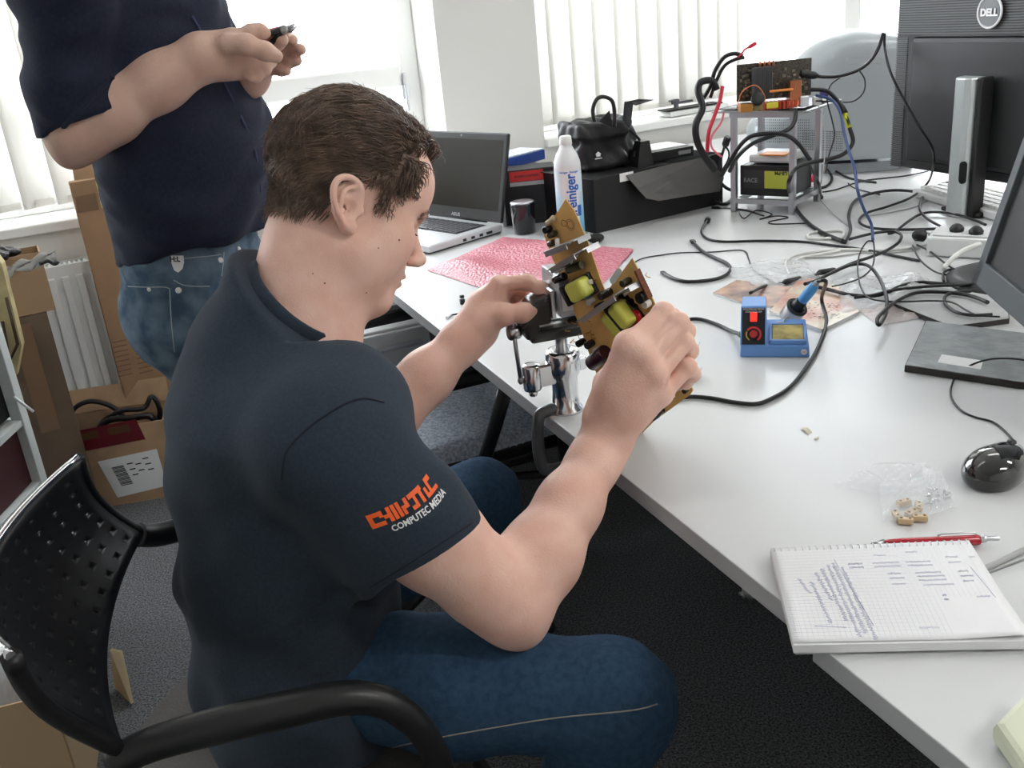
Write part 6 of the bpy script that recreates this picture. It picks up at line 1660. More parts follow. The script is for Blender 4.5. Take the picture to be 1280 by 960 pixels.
for s_ in (1, -1):
    for k in range(9): a = math.pi / 2 * (s_) - math.pi / 2 + math.pi * k / 8 if False else (0 if s_ > 0 else math.pi) + math.pi * k / 8; pts.append((.0095 * math.cos(a), (.017 if s_ > 0 else -.017) + .0095 * math.sin(a)))
hp_ = onplane(1203, 216, SM @ Vector((0, -.0142, 0)), ky); HT_ = Matrix((kx, Zv, -ky)).transposed().to_4x4(); HT_.translation = hp_; b.prism(pts, -.004, .0012, HT_); b.build('cable_hole', mat('hole_black', (.004, .004, .004), .8), root, label='dark oval cable hole')
b = MB(); b.box((0, .06, .008), (.12, .10, .012), SM, bev=.005); b.build('stand_base', black_pl, root)
nk_z = zst * .80; b = MB(); b.box((0, .07, nk_z), (.07, .12, .07), SM, bev=.01); b.build('mount', black_pl, root)
# ---- monitor at the right edge, screen towards the left
r0m = at(1217, 352, .79); rxm = hdir(at(1280, 408, .79) - r0m); rtop = ad(1281, 72, 1.66); rv = (rtop - r0m); rv = (rv - rxm * rv.dot(rxm)); Hr = rv.length; rv.normalize(); rn = rxm.cross(rv); rn = rn if rn.dot(CAM - r0m) > 0 else -rn
RM = Matrix((rxm, rv, rn)).transposed().to_4x4(); RM.translation = r0m
root = thing('monitor', 'dark grey monitor cut off by the right edge of the picture', 'monitor', (r0m.x, r0m.y, DZ)); bz = mat('bezel_grey', (.085, .095, .105), .4); Wr = .50
b = MB()
for c_, s_ in (((Wr / 2, .020, -.012), (Wr, .040, .03)), ((Wr / 2, Hr - .011, -.012), (Wr, .022, .03)), ((.013, Hr / 2, -.012), (.026, Hr, .03)), ((Wr - .013, Hr / 2, -.012), (.026, Hr, .03))): b.box(c_, s_, RM, bev=.002)
b.build('bezel', bz, root)
b = MB(); b.box((Wr / 2, Hr / 2 + .008, -.008), (Wr - .05, Hr - .058, .004), RM); b.build('screen', mat('screen_off', (.05, .052, .052), .35), root)
b = MB(); b.box((Wr / 2, Hr / 2, -.035), (Wr - .004, Hr - .004, .03), RM, bev=.006); b.build('back_shell', black_pl, root)
sc_ = at(1268, 352, DZ); b = MB(); b.lathe((sc_.x, sc_.y, DZ + .0005), Zv, [(.12, 0), (.12, .008), (.10, .016), (.03, .02)], 36); b.build('stand_foot', black_pl, root)
b = MB(); b.tube([Vector((sc_.x, sc_.y, DZ + .015)), Vector((sc_.x, sc_.y, DZ + .16)), RM @ Vector((Wr / 2, .16, -.05))], .022, 12); b.build('stand_neck', black_pl, root)
# ---- white keyboard behind the stand
kk = at(1142, 247, DZ); kkx = hdir(at(1196, 263, DZ) - kk); KT = TF(kk, kkx)
root = thing('keyboard', 'white keyboard standing behind the silver monitor stand', 'keyboard', kk); b = MB(); b.box((.20, .08, .012), (.42, .16, .022), KT, bev=.005); b.build('keyboard_body', white_pl, root)
kmt = mat('white_keys', (.70, .70, .68), .5)
for j in range(5):
    for i in range(18):
        b = MB(); b.box((.02 + i * .0205, .022 + j * .026, .027), (.017, .020, .009), KT, bev=.0015); b.build('key', kmt, root)
# ---- power strip
p_ = at(1160, 321, DZ); pxv = hdir(at(1232, 325, DZ) - p_); PS = TF(p_, pxv)
root = thing('power_strip', 'white power strip with black plugs beside the right monitor', 'power strip', p_); b = MB(); b.box((.13, .05, .022), (.27, .10, .042), PS, bev=.005); b.build('strip_body', white_pl, root)
b = MB(); b.box((.13, .05, .045), (.25, .085, .004), PS, bev=.001); b.build('strip_top', mat('strip_top', (.68, .69, .70), .4), root)
for x, y in ((.045, .045), (.085, .03)):
    T = PS @ Matrix.Translation((x, y, .047)); r2_ = thing('mains_plug', 'black mains plug in the white power strip' + (', left one' if x < .06 else ', right one'), 'plug', T.translation); b = MB(); b.lathe(T.translation, Zv, [(.014, 0), (.015, .006), (.010, .013), (.005, .016)], 18); b.build('plug_body', black_pl, r2_)
T = at(1152, 293, DZ + .02); r2_ = thing('mains_plug', 'loose round black plug lying left of the power strip', 'plug', T); b = MB(); b.lathe(T - Vector((.02, 0, .0)), (1, -.1, -.1), [(.006, 0), (.013, .006), (.014, .024), (.010, .028)], 18); b.build('plug_body', black_pl, r2_)
for s_ in (-1, 1): b = MB(); b.cyl(T + Vector((.012, s_ * .009, .0)), T + Vector((.032, s_ * .009, -.002)), .0024, 8); b.build('pin', steel, r2_)
# ============================================================ cables
grey_cab = mat('grey_cable', (.40, .40, .40), .4); white_cab = mat('white_cable', (.72, .72, .70), .4); blue_cab = mat('blue_cable', (.04, .07, .20), .4); red_cab = mat('red_cable', (.55, .02, .05), .4)
def cable(name, label, pts, r=.0028, m=None, layer=0, cat='cable', n=7, group=None, extra=None):
    P = []; r *= 1.18
    for p in pts:
        if len(p) == 3 and p[2] > 1.2: P.append(ad(*p))
        else: P.append(at(p[0], p[1], DZ + r + .0006 + layer * .004 + (p[2] if len(p) == 3 else 0)))
    b = MB(); b.tube(spline(P, n), r, 8)
    if extra:
        root = thing(name, label, cat, P[0]); b.build('cord', m or cable_m, root, smooth=True); extra(root, P); return root
    o = b.build(name, m or cable_m, smooth=True); tag(o, label, cat, group); return o
def plug_at(i, r, L, m=None, name='plug', sgn=1):
    def f(root, P):
        d = (P[i] - P[i + (1 if i == 0 else -1)]).normalized(); b = MB(); b.lathe(P[i] - d * L * .3, d, [(r * .5, 0), (r, L * .25), (r, L * .9), (r * .8, L)], 12); b.build(name, m or black_pl, root)
    return f
cable('mains_cable', 'black cable from the left side of the soldering station to the hand', [(926, 418, .012), (912, 413), (895, 405), (875, 399), (858, 400), (838, 408), (815, 420)], .0030, extra=plug_at(0, .0055, .022, name='strain_relief'))
P_ = [IRON_END]; 
def ironc():
    pts = [IRON_END, IRON_END + (RT * .012 - FW * .004 - UP * .002)] + [at(x, y, DZ + z) for x, y, z in ((1027, 374, .030), (1033, 402, .006), (1022, 436, .004), (1003, 466, .004), (985, 486, .004), (965, 498, .004), (945, 505, .004), (918, 503, .004), (890, 498, .004), (862, 496, .004), (835, 500, .004))]
    b = MB(); b.tube(spline(pts, 7), .0034, 10); tag(b.build('iron_cable', cable_m, smooth=True), 'thick black cable curving from the soldering iron down to the circuit board', 'cable')
ironc()
cable('inline_cable', 'black cable with a thick coupling behind the soldering station', [(938, 366, .03), (958, 357), (985, 353), (1010, 347), (1030, 340), (1042, 338)], .0028, extra=lambda root, P: [MB().lathe(P[2], P[3] - P[2], [(.004, -.012), (.008, -.008), (.008, .030), (.004, .034)], 12).build('coupling', black_pl, root), MB().lathe(P[4], P[5] - P[4], [(.003, -.016), (.0065, -.010), (.0065, .022), (.005, .026)], 12).build('plug', black_pl, root)])
cable('sata_cable', 'flat black data cable with plugs lying right of the pink bag', [(866, 302, .002), (878, 314), (893, 322), (908, 329), (913, 337), (905, 345), (888, 350), (860, 352), (842, 348), (829, 341)], .0034, extra=lambda root, P: [MB().box((0, 0, 0), (.018, .012, .007), TF(P[0], P[0] - P[1]), bev=.001).build('plug', black_pl, root), MB().box((0, 0, 0), (.014, .009, .006), TF(P[-1], P[-1] - P[-2]), bev=.001).build('plug', black_pl, root)])
cable('thin_cable', 'thin black cable from the pink bag corner to the magazines', [(790, 330), (803, 323), (825, 319), (850, 316), (890, 315), (928, 313), (936, 324), (940, 335), (955, 346), (973, 356)], .0013, extra=plug_at(0, .0045, .022))
cable('power_cable', 'black cord starting at the carton corner and crossing the open desk', [(884, 276, .004), (877, 289), (884, 298), (905, 302), (950, 301), (1000, 302), (1035, 306), (1080, 312), (1120, 320), (1150, 326)], .0026, extra=plug_at(0, .0075, .026))
cable('power_cable', 'black cord looping widely left of the silver monitor stand', [(1056, 303), (1063, 288), (1061, 268), (1068, 252), (1085, 243), (1115, 238), (1145, 240), (1172, 248), (1196, 256)], .0034, layer=1)
cable('monitor_cable', 'black cable hanging down the back of the large monitor to the desk', [(1106, 42, 2.60), (1106, 60, 2.58), (1113, 90, 2.52), (1130, 125, 2.48), (1150, 160, 2.44), (1165, 185, 2.42), (1167, 205, 2.40), (1160, 228, .02), (1140, 246, .004), (1110, 258), (1084, 266), (1074, 276), (1086, 284), (1120, 287), (1170, 286)], .0028, layer=1)
cable('power_cable', 'black cord arching from the desk up to the foot of the silver stand', [(1110, 292), (1118, 290), (1135, 277), (1150, 268), (1168, 265), (1195, 268), (1220, 276), (1232, 281)], .0028, layer=1)
cable('video_cable', 'thick black cable with yellow band running from the test bench over the desk', [(1014, 112, 2.46), (1034, 114, 2.44), (1048, 128, 2.42), (1056, 142, 2.40), (1062, 160, 2.38), (1066, 178, 2.37), (1055, 192, 2.36), (1035, 199, 2.36), (1010, 204, 2.36), (994, 212, 2.34), (986, 228, 2.30), (988, 246, .02), (997, 264, .004), (1012, 280), (1032, 293), (1055, 302)], .0044, layer=0, extra=lambda root, P: [MB().tube([P[3], P[4]], .0056, 10).build('yellow_band', mat('band_yellow', (.62, .66, .02), .4), root), MB().tube([P[2], P[3]], .0085, 10).build('ferrite_core', black_pl, root)])
cable('power_cable', 'long black cord sweeping from the soldering iron up to the power strip', [(1006, 355, .012), (1022, 350, .006), (1045, 338), (1068, 328), (1092, 320), (1112, 311), (1124, 302), (1126, 293), (1114, 289), (1090, 292), (1062, 299)], .0030, layer=2)
cable('power_cable', 'black cord running from the magazines to the grey pad and right monitor', [(1015, 357), (1040, 363), (1065, 369), (1090, 370), (1108, 366), (1128, 357), (1150, 353), (1180, 355), (1222, 357)], .0032, layer=2)
cable('power_cable', 'second black cord alongside it, ending under the right monitor', [(1068, 372), (1090, 369), (1120, 362), (1160, 358), (1200, 356), (1225, 353)], .0026, layer=3)
cable('power_cable', 'black cord with a sharp hanging loop above the clear sleeve', [(1018, 352), (1040, 341), (1065, 331), (1085, 332), (1099, 348), (1108, 372), (1107, 392, .006), (1099, 406, .006), (1097, 398, .010), (1108, 386, .010), (1125, 374), (1145, 366), (1175, 365), (1210, 369), (1235, 378)], .0030, layer=3)
cable('thin_cable', 'thin black cable forming an upright oval loop left of the grey pad', [(1092, 302, .03), (1084, 302, .03), (1075, 316, .01), (1072, 335), (1075, 355), (1083, 370), (1100, 376), (1130, 377), (1165, 376), (1190, 378), (1208, 388), (1222, 394), (1250, 396)], .0014, layer=4)
cable('thin_cable', 'thin black cable closing the oval loop towards the magazines', [(1092, 302, .03), (1093, 318, .01), (1090, 334), (1078, 346), (1058, 354), (1040, 358)], .0014, layer=4)
cable('thin_cable', 'thin black cable coiled beside the bottom corner of the right monitor', [(1240, 393), (1215, 394), (1195, 390), (1182, 380), (1182, 370), (1196, 365), (1214, 364)], .0026, layer=3)
cable('thin_cable', 'thin black cable bending below the power strip', [(1141, 307), (1148, 322), (1160, 334), (1175, 342), (1200, 345), (1222, 344)], .0016, layer=1)
cable('thin_cable', 'thin black cable with a small ferrite bead left of the right monitor', [(1146, 306), (1162, 314), (1180, 328), (1196, 338), (1218, 344)], .0018, layer=2)
cable('short_cable', 'short black cable end curling next to the right monitor corner', [(1180, 352), (1179, 342), (1188, 337), (1200, 342), (1202, 350)], .0022, layer=1)
cable('audio_cable', 'dark blue cable from the test bench down to the cable tangle', [(1020, 119, 2.45), (1040, 125, 2.42), (1050, 140, 2.38), (1054, 160, 2.34), (1060, 185, 2.28), (1068, 210, 2.22), (1072, 238, 2.14), (1080, 262, .06), (1089, 280, .02), (1091, 300)], .0030, m=blue_cab, layer=1)
cable('power_cable', 'black cable plugged into the graphics card and rising past the silver computer', [(1016, 94, 2.50), (1030, 96, 2.50), (1050, 95, 2.52), (1072, 88, 2.54), (1088, 76, 2.56), (1098, 60, 2.58), (1104, 42, 2.60)], .0038, extra=plug_at(0, .010, .05))
cable('thin_cable', 'thin black loop hanging at the right of the graphics card', [(1074, 88, 2.50), (1081, 100, 2.50), (1079, 116, 2.48), (1065, 127, 2.46), (1042, 127, 2.45), (1020, 126, 2.44)], .0016)
cable('thin_cable', 'thin black cable dropping from the card past the vents to the desk', [(1050, 97, 2.48), (1038, 107, 2.46), (1034, 125, 2.44), (1040, 150, 2.42), (1043, 170, 2.40), (1036, 195, 2.38), (1032, 215, 2.36)], .0016)
cable('thin_cable', 'thin grey cable dropping from the card to the white wire bow', [(1022, 131, 2.42), (1030, 150, 2.40), (1031, 190, 2.36), (1028, 220, 2.32), (1024, 245, .03), (1036, 262, .004), (1062, 284)], .0012, m=grey_cab)
cable('supply_cable', 'black supply cable arching inside the test bench, upper one', [(995, 138, 2.36), (993, 152, 2.34), (985, 162, 2.32), (965, 170, 2.32), (940, 180, 2.33), (922, 196, 2.36), (912, 214, 2.40)], .0045)
cable('supply_cable', 'black supply cable arching through the test bench, lower one', [(1012, 200, 2.30), (1000, 182, 2.30), (985, 170, 2.30), (965, 167, 2.32), (940, 170, 2.34), (925, 182, 2.36), (910, 206, 2.40), (902, 220, 2.44)], .0045)
cable('supply_cable', 'thick black cable loop standing left of the test bench', [(896, 112, 2.50), (890, 101, 2.50), (876, 103, 2.50), (873, 115, 2.50), (878, 135, 2.49), (870, 155, 2.48), (871, 175, 2.48), (880, 194, 2.48), (893, 212, 2.50)], .0075)
cable('supply_cable', 'two-strand black cable rising over the left edge of the graphics card', [(876, 128, 2.52), (888, 108, 2.51), (894, 88, 2.50), (905, 72, 2.49), (918, 67, 2.48), (928, 70, 2.48)], .0045)
cable('supply_cable', 'black strand just below the rising cable at the graphics card', [(888, 122, 2.51), (896, 100, 2.50), (906, 82, 2.49), (920, 74, 2.48), (930, 72, 2.48)], .0038)
cable('red_cable', 'red wire running down the left side of the test bench', [(903, 108, 2.48), (900, 125, 2.47), (893, 145, 2.46), (886, 165, 2.45), (884, 190, 2.45)], .0042, m=red_cab)
cable('red_cable', 'thin pink-red wire beside the red wire at the test bench', [(905, 140, 2.46), (901, 154, 2.46), (890, 170, 2.45), (890, 185, 2.44), (902, 196, 2.42)], .0022, m=mat('pink_cable', (.75, .15, .20), .4))
cable('red_clip', 'small red clip standing above the graphics card', [(922, 72, 2.47), (928, 66, 2.47), (931, 62, 2.47), (938, 58, 2.47)], .0018, m=red_cab, extra=plug_at(-1, .0045, .022, m=red_cab))
cable('connector_lead', 'black connector lead standing at the left post of the test bench', [(898, 212, 2.44), (902, 195, 2.43), (907, 180, 2.42)], .0030, extra=plug_at(-1, .009, .028))
cable('connector_lead', 'second connector lead curling at the left post', [(902, 214, 2.42), (910, 200, 2.40), (911, 190, 2.40), (906, 182, 2.40)], .0020)
cable('supply_cable', 'black cable end lying between carton and test bench', [(893, 252, .006), (905, 255), (915, 249), (917, 240, .01), (908, 235, .02), (900, 228, .04)], .0042, cat='cable')
cable('coiled_cable', 'thin black coiled cable on the desk under the test bench', [(897, 260), (922, 261), (938, 264), (955, 270), (925, 262, .003), (930, 273), (945, 263, .004), (965, 268), (950, 274), (970, 270, .003), (985, 272), (962, 277), (968, 280), (1008, 279)], .0014, extra=plug_at(0, .005, .024))
cable('black_lead', 'black lead circling on the desk right of the test bench', [(990, 205, .02), (1005, 203, .02), (1030, 210, .01), (1040, 223), (1030, 234), (1005, 235)], .0035)
cable('black_lead', 'thin black lead running right from the test bench to the monitor', [(1028, 240), (1045, 237), (1065, 230), (1085, 225), (1130, 220), (1160, 214)], .0018)
cable('black_lead', 'thin black lead bowing under the big monitor', [(1060, 229), (1068, 235), (1085, 240), (1100, 243)], .0016)
cable('black_lead', 'black lead leaving the silver computer foot towards the keyboard', [(1002, 202, .02), (1030, 206, .008), (1060, 222), (1095, 228)], .0028)
cable('probe_lead', 'black test probe standing with red clamps right of the test bench', [(1012, 206, 2.40), (1018, 218, 2.38), (1024, 232, 2.36), (1026, 246, .004)], .0030, extra=plug_at(-1, .007, .030))
for k, (x, y) in enumerate(((1010, 226), (1018, 228))):
    p = at(x, y, DZ); r2_ = thing('crocodile_clip', 'red crocodile clip right of the test bench, ' + ('left one' if k == 0 else 'right one'), 'clip', p); b = MB(); b.lathe(p + Zv * .002, Zv + Vector((.1 * (k - .5), 0, 0)), [(.010, 0), (.009, .02), (.004, .045)], 10); b.build('clip_cover', red_cab, r2_); b = MB(); b.lathe(p + Zv * .045, Zv, [(.003, 0), (.002, .02)], 8); b.build('jaws', steel, r2_)
p = at(998, 232, DZ); b = MB(); b.lathe(p, Zv, [(.030, 0), (.030, .004), (.012, .005)], 20); tag(b.build('copper_disc', cu), 'copper coloured disc beneath the red clips', 'disc')
cable('network_cable', 'white cable arching behind the soldering station, outer one', [(1000, 352), (986, 342), (982, 328), (994, 319), (1020, 314), (1060, 312), (1100, 313), (1140, 309), (1162, 304)], .0028, m=white_cab)
cable('network_cable', 'white cable arching behind the soldering station, inner one', [(1012, 350), (998, 342), (992, 330), (1002, 322), (1025, 318), (1050, 313)], .0028, m=white_cab)
cable('network_cable', 'pale grey cable crossing the desk in front of the clear sleeve', [(1005, 322), (1040, 321), (1080, 316), (1115, 316), (1150, 311)], .0016, m=grey_cab)
cable('wire_bow', 'flattened white wire bow lying right of the test bench', [(1010, 292), (1020, 290), (1045, 288), (1055, 290), (1051, 297), (1035, 298), (1014, 298), (1009, 295), (1011, 292)], .0030, m=white_cab)
cable('network_cable', 'thick white lead coming out in front of the power strip', [(1179, 336, .004), (1192, 322, .012), (1205, 313, .02), (1222, 306, .026), (1240, 300, .03)], .0045, m=white_cab)
def mousec():
    pts = [MOUSE_END] + [at(x, y, DZ + .002) for x, y in ((1262, 545), (1242, 528), (1218, 521), (1200, 512), (1189, 496), (1190, 480), (1200, 465))] + [at(1222, 453, DZ + .018), at(1250, 448, DZ + .018), at(1290, 452, DZ + .018), at(1340, 470, DZ + .004)]
    b = MB(); b.tube(spline(pts, 8), .0015, 8); tag(b.build('mouse_cable', cable_m, smooth=True), 'thin black mouse cable crossing the film-wrapped pad', 'cable')
mousec()
cable('usb_cable', 'pale grey cable coming from the right to the notebook corner', [(1228, 712), (1250, 702), (1290, 683), (1340, 662)], .0028, m=grey_cab)
cable('grey_lead', 'thin grey cable behind the wide black loop', [(1075, 271), (1110, 266), (1145, 258), (1170, 244)], .0014, m=grey_cab)
cable('black_lead', 'black lead with reddish tint running behind the silver stand', [(1195, 226), (1170, 232), (1154, 246), (1150, 262), (1160, 274), (1178, 284)], .0028, layer=1)
# items on the right windowsill behind the cables
def wsill(px, py, d): return wpix(px, py, d)[0]
s_ = wpix(868, 150, .05)[0]
root = thing('gadget_model', 'small dark model with white body standing on the windowsill', 'model', W(s_, .05, SILL))
b = MB(); b.box((s_, .06, SILL + .012), (.30, .10, .02), bev=.006); b.build('base', white_pl, root, T=WT)
b = MB(); b.box((s_ - .02, .05, SILL + .027), (.28, .07, .006), bev=.002); b.build('deck', black_pl, root, T=WT)
b = MB(); b.box((s_ - .09, .05, SILL + .045), (.014, .014, .04)); b.box((s_ - .10, .05, SILL + .06), (.04, .02, .008)); b.box((s_ - .06, .05, SILL + .05), (.10, .012, .008)); b.build('mast', mat('dark_grey_model', (.10, .10, .12), .5), root, T=WT)

# ============================================================ left side: boxes, shelf
def carton(name, label, P0, dx, L, D, H, m=card, open_top=True, flaps=()):
    root = thing(name, label, 'box', P0); T = TF(P0, dx); t = .004
    if T.to_3x3() @ Vector((0, 1, 0)) and (T.to_3x3() @ Vector((0, 1, 0))).dot(WN) < 0: pass
    b = MB(); b.box((L / 2, 0, H / 2), (L, t, H), T); b.build('front_panel', m, root)
    b = MB(); b.box((L / 2, D, H / 2), (L, t, H), T); b.build('back_panel', m, root)
    for x in (0, L): b = MB(); b.box((x, D / 2, H / 2), (t, D, H), T); b.build('side_panel', m, root)
    b = MB(); b.box((L / 2, D / 2, .004), (L, D, t), T); b.build('bottom', m, root)
    if not open_top: b = MB(); b.box((L / 2, D / 2, H), (L, D, t), T); b.build('top_panel', m, root)
    return root, T
O1 = at(226, 618, 0); O0 = at(84, 642, 0); od = hdir(O1 - O0); O0 = O1 - od * .34
Ho = zat(O1 - od * .10, 531)
OD = .17
bx, OT = carton('cardboard_box', 'open cardboard box with black cables and a white shipping label on the floor', O0, od, .34, OD, Ho)
b = MB(); b.faces([OT @ Vector(v) for v in ((0, OD, Ho), (.34, OD, Ho), (.34, OD + .02, Ho + .07), (0, OD + .02, Ho + .07))], [(0, 1, 2, 3)]); o = b.build('flap', card, bx); o.modifiers.new('t', 'SOLIDIFY').thickness = .004
b = MB(); b.faces([OT @ Vector(v) for v in ((0, 0, Ho), (0, OD, Ho), (-.06, OD, Ho - .05), (-.06, 0, Ho - .05))], [(0, 1, 2, 3)]); o = b.build('flap', card, bx); o.modifiers.new('t', 'SOLIDIFY').thickness = .004
lx = lambda px, py: (lambda p: (OT.inverted() @ p))(onplane(px, py, O0 - OT.to_3x3() @ Vector((0, .003, 0)), OT.to_3x3() @ Vector((0, 1, 0))))
Q = [lx(*p) for p in ((122, 577), (196, 561), (209, 607), (147, 622))]
b = MB(); b.faces([OT @ Vector((q.x, -.0035, q.z)) for q in Q], [(0, 1, 2, 3)]); lb = b.build('shipping_label', paper, bx)
b = MB(); a0_, a1_ = Q[0].lerp(Q[1], .16), Q[0].lerp(Q[1], .36); dn = Q[3] - Q[0]
for k in range(15):
    p = a0_ + dn * (.22 + .035 * k) ; w2 = a1_ - a0_; h_ = dn * (.018 if k % 3 else .026); b.faces([OT @ Vector((v.x, -.0042, v.z)) for v in (p, p + w2, p + w2 + h_, p + h_)], [(0, 1, 2, 3)])
for i, j in ((.42, .2), (.42, .35), (.42, .5), (.55, .25), (.55, .42), (.70, .15), (.70, .3), (.70, .45)):
    p = Q[0].lerp(Q[1], i) + dn * j; w2 = (Q[1] - Q[0]) * .10; h_ = dn * .03; b.faces([OT @ Vector((v.x, -.0042, v.z)) for v in (p, p + w2, p + w2 + h_, p + h_)], [(0, 1, 2, 3)])
b.build('label_print', mat('black_ink', (.04, .04, .05), .6), lb)
redt = mat('red_tape', (.13, .008, .014), .3)
Q = [lx(*p) for p in ((84, 541), (170, 524), (182, 549), (95, 566))]
b = MB(); b.faces([OT @ Vector((q.x, -.0035, q.z)) for q in Q], [(0, 1, 2, 3)]); tp = b.build('red_tape', redt, bx, label='torn red packing tape')
b = MB(); Q2 = [Q[0].lerp(Q[1], .1) + (Q[3] - Q[0]) * .15, Q[0].lerp(Q[1], .42) + (Q[3] - Q[0]) * .15, Q[0].lerp(Q[1], .42) + (Q[3] - Q[0]) * .5, Q[0].lerp(Q[1], .1) + (Q[3] - Q[0]) * .5]
b.faces([OT @ Vector((q.x, -.0042, q.z)) for q in Q2], [(0, 1, 2, 3)]); Q2 = [q + (Q[1] - Q[0]) * .45 for q in Q2]; b.faces([OT @ Vector((q.x, -.0042, q.z)) for q in Q2], [(0, 1, 2, 3)]); b.build('tape_print', ink, tp)
O = lambda x, y, z: OT @ Vector((x - .06, y, z))
for k, pts in enumerate(([(.12, .10, .02), (.10, .08, Ho * .6), (.12, .10, Ho + .02), (.18, .12, Ho + .05), (.25, .12, Ho + .01), (.28, .10, Ho * .7), (.20, .12, .03)],
                         [(.14, .14, .03), (.18, .12, Ho * .8), (.26, .10, Ho + .01), (.33, .11, Ho + .005), (.36, .12, Ho + .035), (.37, .12, Ho - .03), (.30, .12, .05)],
                         [(.10, .06, .03), (.20, .08, Ho * .9), (.30, .08, Ho - .01), (.36, .08, Ho - .03), (.34, .1, .05)])):
    b = MB(); b.tube(spline([O(*p) for p in pts], 8), .0075 if k < 2 else .010, 10); tag(b.build('coiled_cable', cable_m, smooth=True), ('black cable looping up out of the open cardboard box on its left', 'black cable loop at the right of the open cardboard box', 'thick black cable lying low inside the open cardboard box')[k], 'cable')
# tall box behind
t0 = ad(170, 520, 2.76); td = od; TL = Vector((t0.x, t0.y, 0)) + OT.to_3x3() @ Vector((0, .04, 0)); 
tl_ = onplane(152, 478, W0 - WN * .165, WN); TB = Vector((tl_.x, tl_.y, 0)); od0 = od; od = WE; Ht = zat(TB, 229)
bx, TT = carton('tall_box', 'tall narrow cardboard box behind the standing person by the radiator', TB, WE, .34, .045, Ht, mat('cardboard_brown', (.33, .20, .115), .85, noise=.08, scale=12), open_top=False)
card2 = MATS['cardboard_brown']
b = MB(); b.faces([TT @ Vector(v) for v in ((.015, .045, Ht), (.33, .045, Ht), (.33, .050, Ht + .05), (.02, .050, Ht + .05))], [(0, 1, 2, 3)]); o = b.build('flap', card, bx); o.modifiers.new('t', 'SOLIDIFY').thickness = .004
yl = mat('label_lime', (.60, .60, .12), .5)
lx2 = lambda px, py: (lambda p: (TT.inverted() @ p))(onplane(px, py, TB, TT.to_3x3() @ Vector((0, 1, 0))))
def onface(T_, pts, m, name, parent, y=-.0035, label=None):
    b = MB(); b.faces([T_ @ Vector((q.x, y, q.z)) for q in pts], [(0, 1, 2, 3)]); return b.build(name, m, parent, label=label)
Q = [lx2(*p) for p in ((119, 226), (160, 220), (166, 252), (127, 260))]; onface(TT, Q, yl, 'label', bx, label='lime yellow label with white field')
Q3 = [Q[0].lerp(Q[3], .4), Q[1].lerp(Q[2], .4), Q[1].lerp(Q[2], .88), Q[0].lerp(Q[3], .88)]; onface(TT, Q3, paper, 'label_field', bx, -.0042)
Q = [lx2(*p) for p in ((94, 246), (119, 241), (124, 262), (98, 266))]; onface(TT, Q, mat('brown_tape', (.20, .12, .07), .3), 'packing_tape', bx)
b = MB()
for c_ in range(2):
    for k in range(8):
        p = lx2(141 + 26 * c_ + k * 1.2, 428 + k * 6 - c_ * 4); b.box((p.x + .018, -.0036, p.z), (.040, .0008, .0035), TT)
b.build('printed_lines', mat('brown_print', (.20, .11, .06), .7), bx)
# brown paper-wrapped tall carton left of the radiator and small box on top
c1 = Vector((at(62, 640, 0).x, at(62, 640, 0).y, 0)); 
u0 = ad(48, 560, 2.55); CB = Vector((u0.x - .02, 2.50, 0)); Hc2 = zat(CB + od * .10, 396)
bx, UT = carton('shipping_carton', 'dark brown carton standing between the white shelf and the radiator', CB - od * .045, od, .20, .14, Hc2, mat('dark_cardboard', (.13, .09, .06), .8, noise=.15, scale=8), open_top=False)
b = MB(); b.box((.13, -.004, Hc2 * .72), (.05, .002, Hc2 * .5), UT); b.build('packing_tape', mat('brown_tape', (.20, .12, .07), .3), bx)
S2 = UT @ Vector((.035, .0, Hc2 + .004)); Hs = zat(S2, 334) - Hc2
bx, VT2 = carton('small_box', 'small tan cardboard box on the dark carton under the windowsill', S2, od, .19, .11, max(.06, Hs), mat('cardboard_tan', (.36, .235, .135), .85), open_top=True)
b = MB(); r_ = random.Random(5); q = SDF(); cc = VT2 @ Vector((.06, .04, max(.06, Hs) + .002))
for k in range(7): q.ell(cc + Vector((r_.uniform(-.05, .05), r_.uniform(-.03, .03), r_.uniform(0, .02))), (r_.uniform(.02, .04), r_.uniform(.015, .03), .014), None, .012)
q.disp = lambda p: folds(p, [((.6, .3, .7), .03, .004, 0), ((.1, .9, -.4), .021, .003, 1)])
tag(link('plastic_bag', q.mesh('plastic_bag', .004), None, mat('dark_bag', (.02, .02, .022), .25)), 'crumpled black plastic bag in the small tan box', 'bag')
crp = [ad(8, 336, 2.34), ad(60, 315, 2.42)]
b = MB(); b.grid(lambda u, v: ad(-30 + 100 * u, 345 - 33 * u + v * (14 + 4 * math.sin(u * 20)), 2.36 + .1 * u) + Zv * .006 * math.sin(u * 25 + v * 9), 24, 6, thick=.001)
tag(b.build('plastic_sheet', mat('pale_sheet', (.55, .55, .53), .4)), 'crumpled pale plastic sheet above the small tan box', 'sheet')
b = MB(); b.tube(spline([ad(50, 330, 2.36), ad(60, 326, 2.38), ad(68, 330, 2.38), ad(73, 327, 2.38)], 4), .005, 6); tag(b.build('black_plug', black_pl, smooth=True), 'small black plug lying on the small tan box', 'plug')
